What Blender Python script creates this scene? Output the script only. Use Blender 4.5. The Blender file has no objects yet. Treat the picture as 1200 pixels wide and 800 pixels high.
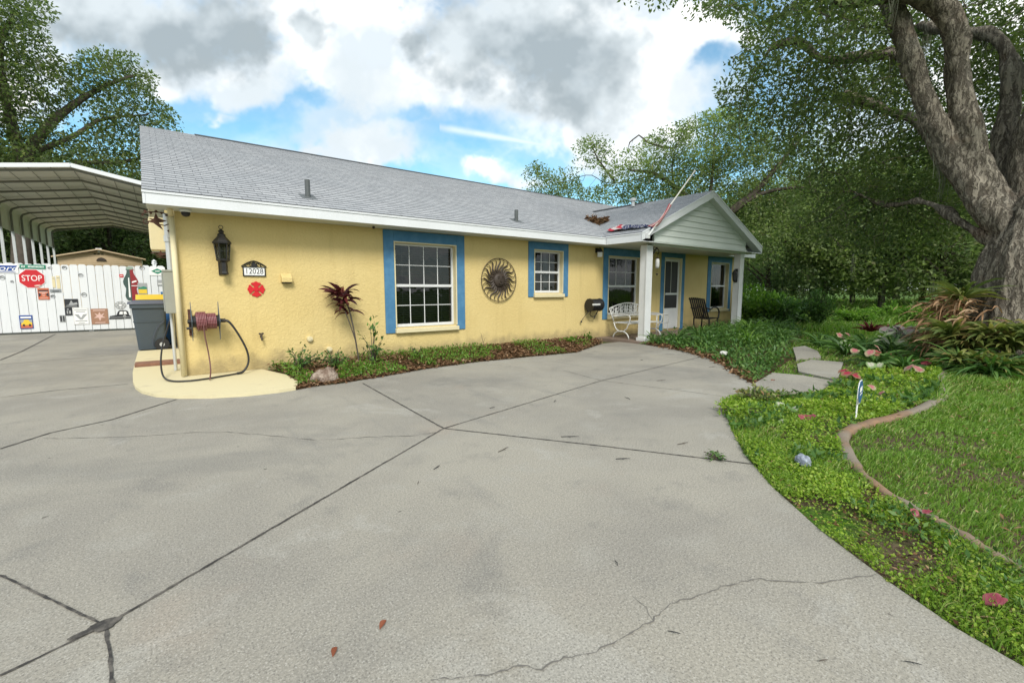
import bpy, bmesh, math, random
import numpy as np
from mathutils import Vector, Matrix
R = math.radians
rng = np.random.default_rng(7)
random.seed(7)
scn = bpy.context.scene
col = scn.collection

# ------------------------------------------------------------------ survey of the place (camera constants used to measure points)
F, CH = 533.0, 1.28
PT, YW = math.atan(60.5 / F), R(37.62)
FW = np.array((math.sin(YW) * math.cos(PT), math.cos(YW) * math.cos(PT), -math.sin(PT)))
RT = np.array((math.cos(YW), -math.sin(YW), 0.0))
UP = np.cross(RT, FW)
ORG = np.array((0, 0, CH))
def ray(x, y): return FW + (x - 600) / F * RT + (400 - y) / F * UP
def g(x, y, z=0.0):
    d = ray(x, y); return ORG + d * ((z - CH) / d[2])
def gy(x, y, Y):
    d = ray(x, y); return ORG + d * (Y / d[1])
def gr(x, y, rngm):
    d = ray(x, y); h = math.hypot(d[0], d[1]); return ORG + d * (rngm / h)
def pr(P):
    v = np.atleast_2d(P) - ORG
    z = v @ FW
    z = np.where(np.abs(z) < 1e-3, 1e-3, z)
    return np.stack((600 + F * (v @ RT) / z, 400 - F * (v @ UP) / z, z), 1)

# ------------------------------------------------------------------ object helpers
LOCAL = set()      # things whose parts are modelled about the thing's own base
def empty(name, loc=(0, 0, 0), label=None, cat=None, group=None, rz=0):
    o = bpy.data.objects.new(name, None); col.objects.link(o)
    o.location = loc; o.rotation_euler = (0, 0, rz); o.empty_display_size = .1
    tag(o, label, cat, group)
    return o
def tag(o, label=None, cat=None, group=None, kind=None):
    if label: o['label'] = label
    if cat: o['category'] = cat
    if group: o['group'] = group
    if kind: o['kind'] = kind
    return o
def put(name, me, mat, parent=None):
    o = bpy.data.objects.new(name, me); col.objects.link(o)
    if mat is not None:
        for m in (mat if isinstance(mat, (list, tuple)) else (mat,)): me.materials.append(m)
    if parent is not None:
        o.parent = parent
        if parent.type == 'EMPTY':
            o.matrix_parent_inverse = Matrix.Translation(-Vector(parent.location)) if parent.name not in LOCAL else Matrix.Identity(4)
    return o
def copy_tree(o, parent=None):
    c = o.copy(); col.objects.link(c)
    if parent is not None: c.parent = parent
    for ch in list(o.children): copy_tree(ch, c)
    return c

class MB:
    """collects shapes into one mesh"""
    def __init__(s): s.v = []; s.f = []; s.m = []; s.uv = None; s.cm = 0
    def add(s, vs, fs):
        b = len(s.v); s.v += [tuple(map(float, p)) for p in vs]
        for f in fs: s.f.append(tuple(b + i for i in f)); s.m.append(s.cm)
        return s
    def box(s, a, b):
        (x0, y0, z0), (x1, y1, z1) = a, b
        if x0 > x1: x0, x1 = x1, x0
        if y0 > y1: y0, y1 = y1, y0
        if z0 > z1: z0, z1 = z1, z0
        return s.add([(x0, y0, z0), (x1, y0, z0), (x1, y1, z0), (x0, y1, z0), (x0, y0, z1), (x1, y0, z1), (x1, y1, z1), (x0, y1, z1)],
                     [(0, 3, 2, 1), (4, 5, 6, 7), (0, 1, 5, 4), (1, 2, 6, 5), (2, 3, 7, 6), (3, 0, 4, 7)])
    def bar(s, a, b, w, h, up=(0, 0, 1)):
        a, b = Vector(a), Vector(b); d = (b - a).normalized(); u = Vector(up)
        if abs(d.dot(u)) > .98: u = Vector((0, 1, 0))
        r = d.cross(u).normalized(); u = r.cross(d)
        vs = [p + r * (sx * w / 2) + u * (sy * h / 2) for p in (a, b) for sx, sy in ((-1, -1), (1, -1), (1, 1), (-1, 1))]
        return s.add(vs, [(0, 1, 2, 3), (7, 6, 5, 4), (0, 4, 5, 1), (1, 5, 6, 2), (2, 6, 7, 3), (3, 7, 4, 0)])
    def tube(s, pts, r, n=8, cap=True, closed=False, flat=1.0):
        P = [Vector(p) for p in pts]; k = len(P)
        rr = [r] * k if isinstance(r, (int, float)) else list(r)
        u = None; vs = []
        for i in range(k):
            if closed: d = P[(i + 1) % k] - P[i - 1]
            else: d = P[min(i + 1, k - 1)] - P[max(i - 1, 0)]
            d = d.normalized() if d.length > 1e-9 else Vector((0, 0, 1))
            if u is None:
                u = Vector((0, 0, 1)) if abs(d.z) < .9 else Vector((1, 0, 0))
            u = (u - d * u.dot(d)); u = u.normalized() if u.length > 1e-6 else d.orthogonal().normalized()
            w = d.cross(u)
            for j in range(n):
                a = 2 * math.pi * j / n
                vs.append(P[i] + (u * math.cos(a) + w * math.sin(a) * flat) * rr[i])
        fs = []
        for i in range(k if closed else k - 1):
            i2 = (i + 1) % k
            for j in range(n):
                fs.append((i * n + j, i * n + (j + 1) % n, i2 * n + (j + 1) % n, i2 * n + j))
        if cap and not closed:
            fs.append(tuple(range(n - 1, -1, -1))); fs.append(tuple((k - 1) * n + j for j in range(n)))
        return s.add(vs, fs)
    def lathe(s, prof, o=(0, 0, 0), n=16, axis='z'):
        vs = []
        for (r, h) in prof:
            for j in range(n):
                a = 2 * math.pi * j / n; c, q = r * math.cos(a), r * math.sin(a)
                p = {'z': (c, q, h), 'x': (h, c, q), 'y': (c, h, q)}[axis]
                vs.append((o[0] + p[0], o[1] + p[1], o[2] + p[2]))
        fs = [(i * n + j, i * n + (j + 1) % n, (i + 1) * n + (j + 1) % n, (i + 1) * n + j) for i in range(len(prof) - 1) for j in range(n)]
        fs.append(tuple(range(n - 1, -1, -1))); fs.append(tuple((len(prof) - 1) * n + j for j in range(n)))
        return s.add(vs, fs)
    def prism(s, poly, d0, d1, plane='xz'):
        """polygon in a plane pushed from d0 to d1 along the third axis"""
        def mk(p, d): return {'xz': (p[0], d, p[1]), 'xy': (p[0], p[1], d), 'yz': (d, p[0], p[1])}[plane]
        n = len(poly)
        return s.add([mk(p, d0) for p in poly] + [mk(p, d1) for p in poly],
                     [tuple(range(n)), tuple(range(2 * n - 1, n - 1, -1))] + [(i, n + i, n + (i + 1) % n, (i + 1) % n) for i in range(n)])
    def mesh(s, name, smooth=False, weld=False):
        me = bpy.data.meshes.new(name)
        me.from_pydata(s.v, [], s.f)
        if any(s.m): me.polygons.foreach_set('material_index', s.m)
        bm = bmesh.new(); bm.from_mesh(me)
        if weld: bmesh.ops.remove_doubles(bm, verts=bm.verts, dist=1e-5)
        bmesh.ops.recalc_face_normals(bm, faces=bm.faces); bm.to_mesh(me); bm.free()
        if smooth:
            me.polygons.foreach_set('use_smooth', [True] * len(me.polygons))
        me.update(); return me
    def build(s, name, mat, parent=None, smooth=False, bevel=0, autosmooth=False):
        o = put(name, s.mesh(name, smooth or autosmooth), mat, parent)
        if autosmooth:
            try: o.data.set_sharp_from_angle(angle=R(40))
            except Exception: pass
        if bevel:
            md = o.modifiers.new('bevel', 'BEVEL'); md.width = bevel; md.segments = 2; md.limit_method = 'ANGLE'
        return o

def npmesh(name, V, Fq, smooth=False):
    """mesh from numpy arrays: V (n,3), Fq (m,k)"""
    V = np.asarray(V, np.float32); Fq = np.asarray(Fq, np.int32); m, k = Fq.shape
    me = bpy.data.meshes.new(name)
    me.vertices.add(len(V)); me.vertices.foreach_set('co', V.ravel())
    me.loops.add(m * k); me.loops.foreach_set('vertex_index', Fq.ravel())
    me.polygons.add(m); me.polygons.foreach_set('loop_start', np.arange(0, m * k, k, dtype=np.int32))
    try: me.polygons.foreach_set('loop_total', np.full(m, k, np.int32))
    except Exception: pass
    if smooth: me.polygons.foreach_set('use_smooth', np.ones(m, bool))
    me.update(calc_edges=True); me.validate(); return me
def norm(a): return a / np.maximum(np.linalg.norm(a, axis=-1, keepdims=True), 1e-9)
def leaf_quads(P, D, Nn, L, W, fold=0.0):
    """rhombic leaves: base P, direction D, normal Nn, length L, width W -> V, F"""
    D = norm(D); S = norm(np.cross(D, Nn)); Nn = np.cross(S, D)
    L = np.reshape(L, (-1, 1)); W = np.reshape(W, (-1, 1)); n = len(P)
    V = np.stack((P, P + D * L * .45 + S * W * .5 + Nn * W * fold, P + D * L - Nn * L * .12, P + D * L * .45 - S * W * .5 + Nn * W * fold), 1).reshape(-1, 3)
    return V, np.arange(4 * n).reshape(n, 4)
def rand_dirs(n, up=0.0):
    d = rng.normal(size=(n, 3)); d = norm(d); d[:, 2] += up; return norm(d)
def inpoly(P, poly):
    x, y = P[:, 0], P[:, 1]; ins = np.zeros(len(P), bool); n = len(poly)
    for i in range(n):
        (x0, y0), (x1, y1) = poly[i][:2], poly[i - 1][:2]
        if y0 == y1: continue
        c = ((y0 > y) != (y1 > y)) & (x < (x1 - x0) * (y - y0) / (y1 - y0) + x0)
        ins ^= c
    return ins
_tab = rng.random((64, 64)).astype(np.float32)
def vnoise(x, y, s):
    """smooth value noise 0..1 on numpy arrays"""
    x = np.asarray(x, np.float32) * np.float32(s) + np.float32(100); y = np.asarray(y, np.float32) * np.float32(s) + np.float32(100)
    xi, yi = np.floor(x).astype(np.int32), np.floor(y).astype(np.int32); fx, fy = x - xi, y - yi
    fx = fx * fx * (3 - 2 * fx); fy = fy * fy * (3 - 2 * fy)
    t = lambda a, b: _tab[a & 63, b & 63]
    return (t(xi, yi) * (1 - fx) + t(xi + 1, yi) * fx) * (1 - fy) + (t(xi, yi + 1) * (1 - fx) + t(xi + 1, yi + 1) * fx) * fy

# ------------------------------------------------------------------ materials
class NT:
    def __init__(s, tree): s.t = tree; s.n = tree.nodes; s.l = tree.links
    def node(s, typ, **kw):
        n = s.n.new(typ)
        for k, v in kw.items(): setattr(n, k, v)
        return n
    def set(s, sock, v):
        if isinstance(v, bpy.types.NodeSocket): s.l.new(v, sock)
        elif isinstance(v, (tuple, list)) and len(v) == 3 and sock.type == 'RGBA': sock.default_value = (*v, 1)
        else: sock.default_value = v
    def math(s, op, a, b=0.0, c=None, clamp=False):
        n = s.node('ShaderNodeMath', operation=op); n.use_clamp = clamp
        s.set(n.inputs[0], a); s.set(n.inputs[1], b)
        if c is not None: s.set(n.inputs[2], c)
        return n.outputs[0]
    def vmath(s, op, a, b=None, scale=None):
        n = s.node('ShaderNodeVectorMath', operation=op); s.set(n.inputs[0], a)
        if b is not None: s.set(n.inputs[1], b)
        if scale is not None: s.set(n.inputs['Scale'], scale)
        return n.outputs[1] if op in ('LENGTH', 'DISTANCE', 'DOT_PRODUCT') else n.outputs[0]
    def mix(s, fac, a, b, mode='MIX'):
        n = s.node('ShaderNodeMix', data_type='RGBA', blend_type=mode); n.clamp_factor = True
        s.set(n.inputs[0], fac); s.set(n.inputs[6], a); s.set(n.inputs[7], b); return n.outputs[2]
    def step(s, x, a, b):
        n = s.node('ShaderNodeMapRange', interpolation_type='SMOOTHSTEP'); s.set(n.inputs[0], x)
        s.set(n.inputs[1], a); s.set(n.inputs[2], b); return n.outputs[0]
    def noise(s, vec, scale, detail=4, rough=.55, dist=0.0, out=0):
        n = s.node('ShaderNodeTexNoise'); s.set(n.inputs['Vector'], vec); s.set(n.inputs['Scale'], scale)
        n.inputs['Detail'].default_value = detail; n.inputs['Roughness'].default_value = rough; n.inputs['Distortion'].default_value = dist
        return n.outputs[out]
    def mapped(s, vec, scale=(1, 1, 1), rot=(0, 0, 0), loc=(0, 0, 0)):
        n = s.node('ShaderNodeMapping'); s.set(n.inputs[0], vec)
        n.inputs['Location'].default_value = loc; n.inputs['Rotation'].default_value = rot; n.inputs['Scale'].default_value = scale
        return n.outputs[0]
    def ramp(s, fac, stops):
        n = s.node('ShaderNodeValToRGB'); s.set(n.inputs[0], fac); cr = n.color_ramp
        while len(cr.elements) < len(stops): cr.elements.new(.5)
        for e, (p, c) in zip(cr.elements, stops): e.position = p; e.color = (*c, 1)
        return n.outputs[0]
    def bump(s, h, strength=.5, dist=.01, normal=None):
        n = s.node('ShaderNodeBump'); s.set(n.inputs['Height'], h); n.inputs['Strength'].default_value = strength; n.inputs['Distance'].default_value = dist
        if normal is not None: s.set(n.inputs['Normal'], normal)
        return n.outputs[0]
MATS = {}
def mat(name, base=(.5, .5, .5), rough=.6, metal=0.0, spec=.5, fn=None):
    m = bpy.data.materials.new(name); m.use_nodes = True; nt = NT(m.node_tree)
    b = nt.n['Principled BSDF']; b.inputs['Base Color'].default_value = (*base, 1); b.inputs['Roughness'].default_value = rough
    b.inputs['Metallic'].default_value = metal; b.inputs['Specular IOR Level'].default_value = spec
    if fn: fn(nt, b)
    MATS[name] = m; return m
def geo(nt): return nt.node('ShaderNodeNewGeometry')
def pos(nt): return geo(nt).outputs['Position']
def objc(nt): return nt.node('ShaderNodeTexCoord').outputs['Object']
def dirty(base, amt=.25, scale=3.0, dark=.6, bumpy=0.0, rough=.6, spec=.4, metal=0.0):
    """plain surface with uneven tone"""
    def fn(nt, b):
        p = pos(nt); n1 = nt.noise(p, scale, 6, .65); n2 = nt.noise(p, scale * 9, 3)
        f = nt.math('ADD', nt.math('MULTIPLY', n1, .7), nt.math('MULTIPLY', n2, .3))
        c = nt.mix(nt.math('MULTIPLY', nt.step(f, .35, .68), amt), base, tuple(x * dark for x in base))
        nt.set(b.inputs['Base Color'], c)
        if bumpy: nt.set(b.inputs['Normal'], nt.bump(n2, bumpy, .004))
    return lambda name: mat(name, base, rough, metal, spec, fn)

def stucco(name, base):
    def fn(nt, b):
        p = pos(nt)
        big = nt.noise(p, .9, 5, .6); streak = nt.noise(nt.mapped(p, (5, 5, .5)), 1.2, 4); fine = nt.noise(p, 30, 5, .6)
        c = nt.mix(nt.math('MULTIPLY', nt.step(big, .35, .7), .28), base, (base[0] * .80, base[1] * .74, base[2] * .58))
        c = nt.mix(nt.math('MULTIPLY', nt.step(streak, .52, .75), .24), c, (base[0] * .62, base[1] * .58, base[2] * .5))
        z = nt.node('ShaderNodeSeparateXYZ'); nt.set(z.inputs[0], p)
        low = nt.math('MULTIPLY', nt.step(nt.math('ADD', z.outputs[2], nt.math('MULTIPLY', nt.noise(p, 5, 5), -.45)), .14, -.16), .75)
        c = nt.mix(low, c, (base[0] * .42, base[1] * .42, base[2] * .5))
        c = nt.mix(nt.math('MULTIPLY', nt.step(fine, .45, .62), .12), c, tuple(min(1, x * 1.14) for x in base))
        nt.set(b.inputs['Base Color'], c)
        lumps = nt.step(nt.noise(p, 30, 4, .6, .3), .42, .62)
        h = nt.math('ADD', nt.math('MULTIPLY', lumps, .8), nt.math('MULTIPLY', nt.noise(p, 70, 3), .3))
        nt.set(b.inputs['Normal'], nt.bump(h, .45, .008))
    return mat(name, base, .85, 0, .2, fn)
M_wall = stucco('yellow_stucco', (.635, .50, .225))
M_cream = dirty((.66, .58, .36), .25, 4, .75, .2, .75)('cream_paint')
def fn_blue(nt, b):
    p = pos(nt); n = nt.noise(p, 6, 5, .6)
    nt.set(b.inputs['Base Color'], nt.mix(nt.step(n, .35, .7), (.060, .175, .31), (.085, .215, .355)))
    nt.set(b.inputs['Normal'], nt.bump(nt.noise(p, 50, 4), .35, .006))
M_blue = mat('blue_trim_paint', rough=.7, spec=.25, fn=fn_blue)
M_white = dirty((.66, .67, .66), .35, 3, .72, 0, .55)('white_paint')
M_fascia = dirty((.66, .68, .69), .25, 2.5, .75, 0, .5)('white_fascia')
M_whitemetal = dirty((.60, .60, .57), .4, 8, .6, 0, .45)('white_iron')
M_vinyl = dirty((.58, .62, .575), .3, 1.5, .8, 0, .5)('vinyl_siding')
M_black = dirty((.018, .017, .016), .4, 10, .5, .2, .45)('black_iron')
M_rust = dirty((.085, .035, .022), .6, 20, .4, .4, .8)('rusty_iron')
M_bronze = dirty((.050, .036, .026), .5, 25, .5, .3, .6)('bronze_metal')
M_dark = mat('dark_gap', (.02, .02, .02), .9)
M_rubber = mat('black_rubber', (.015, .015, .016), .5)
M_grey = dirty((.30, .31, .27), .3, 6, .75, 0, .5)('grey_steel')
M_galv = dirty((.55, .57, .57), .3, 10, .75, 0, .45, .5, .3)('galvanised_pipe')
def fn_concrete(nt, b):
    p = pos(nt)
    big = nt.noise(p, .55, 6, .6, .3); mid = nt.noise(p, 2.3, 6, .65); fine = nt.noise(p, 70, 4, .75); grit = nt.noise(p, 130, 2)
    streak = nt.noise(nt.mapped(p, (2.2, .35, 1), (0, 0, .5)), 1.4, 5, .6)
    c = nt.mix(nt.step(big, .34, .66), (.36, .335, .272), (.268, .250, .210))
    c = nt.mix(nt.math('MULTIPLY', nt.step(mid, .52, .68), .55), c, (.36, .345, .295))
    c = nt.mix(nt.math('MULTIPLY', nt.step(mid, .46, .30), .45), c, (.175, .168, .15))
    c = nt.mix(nt.math('MULTIPLY', nt.step(streak, .56, .74), .45), c, (.19, .185, .168))
    stain = nt.noise(nt.mapped(p, loc=(3, 9, 0)), .8, 5, .7, .6)
    c = nt.mix(nt.math('MULTIPLY', nt.step(stain, .57, .64), .55), c, (.40, .385, .335))
    c = nt.mix(nt.math('MULTIPLY', nt.step(nt.noise(nt.mapped(p, loc=(7, 1, 0)), .45, 5, .65, .5), .54, .66), .5), c, (.185, .178, .158))
    warm = nt.noise(nt.mapped(p, loc=(13, 2, 0)), 1.1, 4)
    c = nt.mix(nt.math('MULTIPLY', nt.step(warm, .62, .76), .22), c, (.40, .30, .22))
    c = nt.mix(nt.math('MULTIPLY', nt.step(fine, .40, .60), .55), nt.mix(.38, c, (.10, .10, .095)), nt.mix(.10, c, (.7, .68, .62)))
    c = nt.mix(nt.math('MULTIPLY', nt.step(grit, .57, .66), .55), c, (.075, .07, .062))
    c = nt.mix(nt.math('MULTIPLY', nt.step(grit, .42, .33), .42), c, (.52, .505, .46))
    sp = nt.node('ShaderNodeTexVoronoi'); nt.set(sp.inputs['Vector'], p); sp.inputs['Scale'].default_value = 2.6
    spot = nt.step(nt.math('ADD', sp.outputs['Distance'], nt.math('MULTIPLY', nt.noise(p, 40, 2), .05)), .062, .045)
    c = nt.mix(nt.math('MULTIPLY', spot, .75), c, (.07, .062, .052))
    nt.set(b.inputs['Base Color'], c)
    nt.set(b.inputs['Normal'], nt.bump(nt.math('ADD', fine, grit), .35, .004))
M_conc = mat('driveway_concrete', rough=.88, spec=.2, fn=fn_concrete)
def fn_joint(nt, b):
    p = pos(nt); n = nt.noise(p, 14, 5, .7)
    nt.set(b.inputs['Base Color'], nt.mix(nt.step(n, .42, .62), (.030, .028, .026), (.11, .10, .085)))
M_joint = mat('joint_filler', rough=.95, fn=fn_joint)
M_crack = mat('crack_dark', (.13, .122, .108), .95)
def fn_pad(nt, b):
    p = pos(nt); n = nt.noise(p, 3, 7, .7); f = nt.noise(p, 60, 3, .7); w = nt.noise(p, 1.2, 4)
    c = nt.mix(nt.math('MULTIPLY', nt.step(f, .35, .7), .3), (.60, .535, .34), (.52, .46, .28))
    c = nt.mix(nt.math('MULTIPLY', nt.step(n, .56, .72), .5), c, (.42, .36, .25))
    c = nt.mix(nt.math('MULTIPLY', nt.step(w, .58, .72), .35), c, (.55, .47, .30))
    nt.set(b.inputs['Base Color'], c); nt.set(b.inputs['Normal'], nt.bump(f, .3, .003))
M_pad = mat('cream_painted_concrete', rough=.7, spec=.3, fn=fn_pad)
def fn_ground(nt, b):
    p = pos(nt)
    n = nt.noise(p, 1.6, 7, .7); f = nt.noise(p, 28, 4, .7); w = nt.noise(p, .35, 4)
    soil = nt.mix(nt.step(f, .35, .65), (.060, .042, .026), (.14, .105, .07))
    gr_ = nt.mix(nt.step(f, .35, .65), (.035, .085, .012), (.085, .17, .022))
    c = nt.mix(nt.step(nt.math('ADD', n, nt.math('MULTIPLY', w, .3)), .52, .68), gr_, soil)
    ln = nt.vmath('LENGTH', p)
    c = nt.mix(nt.step(ln, 9, 16), c, nt.mix(.15, gr_, soil))
    nt.set(b.inputs['Base Color'], c); nt.set(b.inputs['Normal'], nt.bump(f, .8, .03))
M_ground = mat('lawn_soil', rough=.95, spec=.1, fn=fn_ground)
def fn_mulch(nt, b):
    p = pos(nt); f = nt.noise(p, 35, 5, .7); n = nt.noise(p, 3, 4)
    c = nt.mix(nt.step(f, .35, .65), (.030, .018, .010), (.12, .07, .04)); c = nt.mix(nt.math('MULTIPLY', nt.step(n, .45, .6), .5), c, (.03, .06, .012))
    nt.set(b.inputs['Base Color'], c); nt.set(b.inputs['Normal'], nt.bump(f, .9, .03))
M_mulch = mat('bed_mulch', rough=.95, spec=.1, fn=fn_mulch)
def fn_roof(nt, b):
    uv = nt.node('ShaderNodeTexCoord').outputs['UV']
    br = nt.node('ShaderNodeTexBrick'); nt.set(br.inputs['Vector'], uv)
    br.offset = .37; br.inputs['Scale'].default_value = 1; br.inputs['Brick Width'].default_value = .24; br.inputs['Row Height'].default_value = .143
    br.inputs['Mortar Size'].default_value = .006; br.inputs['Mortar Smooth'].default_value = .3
    br.inputs['Color1'].default_value = (.272, .282, .294, 1); br.inputs['Color2'].default_value = (.36, .37, .38, 1); br.inputs['Mortar'].default_value = (.115, .12, .13, 1)  # dark Mortar paints in the course shadow lines as well as the tab joints
    p = pos(nt); n = nt.noise(p, .7, 5, .6); f = nt.noise(p, 60, 3, .7)
    c = nt.mix(nt.math('MULTIPLY', nt.step(n, .4, .7), .28), br.outputs[0], (.22, .24, .26))
    c = nt.mix(nt.math('MULTIPLY', nt.step(f, .5, .65), .35), c, (.50, .52, .53)); c = nt.mix(nt.math('MULTIPLY', nt.step(f, .5, .35), .3), c, (.17, .18, .19))
    nt.set(b.inputs['Base Color'], c)
    nt.set(b.inputs['Normal'], nt.bump(nt.math('ADD', br.outputs[1], nt.math('MULTIPLY', f, -.4)), -.5, .008))
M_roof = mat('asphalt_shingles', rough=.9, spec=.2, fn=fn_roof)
M_ridge = mat('ridge_vent_dark', (.05, .055, .06), .8)
def fn_glass(nt, b):
    out = nt.n['Material Output']; fr = nt.node('ShaderNodeFresnel'); fr.inputs[0].default_value = 1.5
    gl = nt.node('ShaderNodeBsdfGlossy'); gl.inputs['Roughness'].default_value = .03
    tr = nt.node('ShaderNodeBsdfTransparent'); tr.inputs[0].default_value = (.38, .42, .41, 1)
    nt.set(gl.inputs['Normal'], nt.bump(nt.noise(pos(nt), 3, 2), .06, .05))
    mx = nt.node('ShaderNodeMixShader'); nt.set(mx.inputs[0], nt.math('ADD', nt.math('MULTIPLY', fr.outputs[0], .9), .02))
    nt.l.new(tr.outputs[0], mx.inputs[1]); nt.l.new(gl.outputs[0], mx.inputs[2]); nt.l.new(mx.outputs[0], out.inputs[0])
M_glass = mat('window_glass', fn=fn_glass)
M_screen = mat('door_screen', (.020, .021, .022), .6)
M_blind = mat('blind_slats', (.20, .20, .19), .8, spec=.1)
M_curtain = mat('pale_curtain', (.55, .58, .62), .9)
M_room = mat('room_lining', (.10, .10, .10), .9)
def fn_tan(nt, b):
    p = pos(nt); nt.set(b.inputs['Base Color'], nt.mix(nt.noise(p, 4, 4), (.44, .33, .20), (.56, .43, .27)))
M_tan = mat('tan_metal', rough=.6, fn=fn_tan)
M_carroof = dirty((.80, .77, .68), .25, 1.0, .8, 0, .5, .4)('carport_sheet')
M_carframe = dirty((.20, .20, .17), .3, 3, .7, 0, .5)('carport_frame')
M_post = dirty((.50, .52, .52), .3, 5, .7, 0, .5)('carport_post')
M_fence = None
def fn_fence(nt, b):
    p = pos(nt); v = nt.mapped(p, (9, 9, .7)); n = nt.noise(v, 1.5, 5, .65); d = nt.noise(p, 5, 5, .7)
    c = nt.mix(nt.math('MULTIPLY', nt.step(n, .45, .72), .35), (.66, .68, .69), (.50, .52, .53))
    c = nt.mix(nt.math('MULTIPLY', nt.step(d, .63, .75), .5), c, (.42, .40, .38))
    nt.set(b.inputs['Base Color'], c)
M_fence = mat('white_fence_paint', rough=.6, fn=fn_fence)
M_bin = dirty((.060, .078, .092), .3, 4, .75, 0, .5)('grey_bin_plastic')
M_binlid = dirty((.085, .095, .125), .3, 5, .75, 0, .45)('bin_lid_plastic')
M_yellow = mat('yellow_plastic', (.72, .50, .04), .45)
M_bluep = mat('blue_plastic', (.03, .12, .32), .45)
M_red = dirty((.56, .012, .018), .3, 15, .7, .2, .5)('red_enamel')
M_signred = mat('sign_red', (.50, .012, .02), .4)
M_signwhite = mat('sign_white', (.80, .80, .78), .45)
M_signblue = mat('sign_blue', (.015, .06, .26), .4)
M_signgreen = mat('sign_green', (.03, .21, .13), .4)
M_signblack = mat('sign_black', (.02, .022, .026), .45)
M_signorange = mat('sign_orange', (.50, .13, .06), .5)
M_signbrown = dirty((.34, .19, .12), .4, 12, .6)('sign_brown')
M_signgrey = mat('sign_grey', (.32, .33, .33), .5)
M_signpink = mat('sign_pink', (.62, .42, .36), .5)
M_chrome = mat('worn_chrome', (.32, .33, .34), .35, .7)
M_stake = mat('white_stake', (.75, .76, .72), .5)
def fn_pink(nt, b):
    p = objc(nt); w = nt.node('ShaderNodeTexNoise'); nt.set(w.inputs['Vector'], nt.mapped(p, (1, 40, 40))); w.inputs['Scale'].default_value = 3
    nt.set(b.inputs['Base Color'], nt.mix(nt.step(w.outputs[0], .42, .58), (.27, .125, .13), (.15, .03, .033)))
M_hose = mat('red_hose', rough=.45, fn=fn_pink)
M_hosebrown = mat('maroon_hose', (.12, .045, .04), .45)
def fn_rock(nt, b):
    p = objc(nt); n = nt.noise(p, 9, 6, .7); v = nt.noise(p, 40, 4)
    nt.set(b.inputs['Base Color'], nt.mix(nt.step(n, .38, .62), (.15, .10, .07), (.36, .29, .23))); nt.set(b.inputs['Normal'], nt.bump(nt.math('ADD', n, v), .8, .03))
M_rock = mat('brown_rock', rough=.9, fn=fn_rock)
def fn_rock2(nt, b):
    p = objc(nt); n = nt.noise(p, 25, 6, .7)
    nt.set(b.inputs['Base Color'], nt.mix(nt.step(n, .38, .62), (.12, .14, .18), (.36, .40, .47))); nt.set(b.inputs['Normal'], nt.bump(n, .8, .02))
M_rock2 = mat('blue_grey_rock', rough=.85, fn=fn_rock2)
def fn_curb(nt, b):
    p = pos(nt); n = nt.noise(p, 6, 6, .7); f = nt.noise(p, 70, 3); w = nt.noise(p, 1.3, 4)
    c = nt.mix(nt.step(n, .35, .65), (.25, .155, .095), (.165, .12, .085)); c = nt.mix(nt.step(w, .40, .60), c, (.20, .175, .14))
    c = nt.mix(nt.math('MULTIPLY', nt.step(n, .6, .7), .6), c, (.06, .08, .03))
    nt.set(b.inputs['Base Color'], c); nt.set(b.inputs['Normal'], nt.bump(f, .5, .006))
M_curb = mat('edging_concrete', rough=.9, spec=.2, fn=fn_curb)
def fn_bark(nt, b):
    p = pos(nt); v = nt.mapped(p, (1, 1, .22)); n = nt.noise(v, 13, 7, .7, .6); f = nt.noise(p, 55, 4, .7); m = nt.noise(p, 1.1, 5, .6)
    q = nt.vmath('ADD', p, nt.vmath('SCALE', nt.noise(p, 6, 4, out=1), scale=.16))
    wv = nt.noise(nt.mapped(q, (1, 1, .12)), 20, 3, .6, .3); wv2 = nt.noise(nt.mapped(q, (1, 1, .2)), 44, 3, .6)
    crack = nt.step(nt.math('ADD', nt.math('MULTIPLY', wv, .7), nt.math('MULTIPLY', wv2, .3)), .40, .56)
    c = nt.mix(nt.step(n, .3, .7), (.175, .152, .118), (.33, .295, .238))
    c = nt.mix(nt.math('MULTIPLY', nt.math('SUBTRACT', 1.0, crack), .75), c, (.05, .041, .032))
    c = nt.mix(nt.math('MULTIPLY', nt.step(m, .5, .68), .5), c, (.30, .28, .235))
    c = nt.mix(nt.math('MULTIPLY', nt.step(nt.noise(p, 1.6, 4), .58, .70), .45), c, (.14, .085, .055))
    nt.set(b.inputs['Base Color'], c)
    h = nt.math('ADD', nt.math('MULTIPLY', crack, 1.0), nt.math('ADD', nt.math('MULTIPLY', n, .7), nt.math('MULTIPLY', f, .25)))
    nt.set(b.inputs['Normal'], nt.bump(h, .9, .04))
M_bark = mat('oak_bark', rough=.95, spec=.1, fn=fn_bark)
def fn_twig(nt, b):
    p = pos(nt); nt.set(b.inputs['Base Color'], nt.mix(nt.noise(p, 5, 5), (.045, .037, .03), (.13, .11, .09)))
M_twig = mat('branch_bark', rough=.95, spec=.1, fn=fn_twig)

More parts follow.
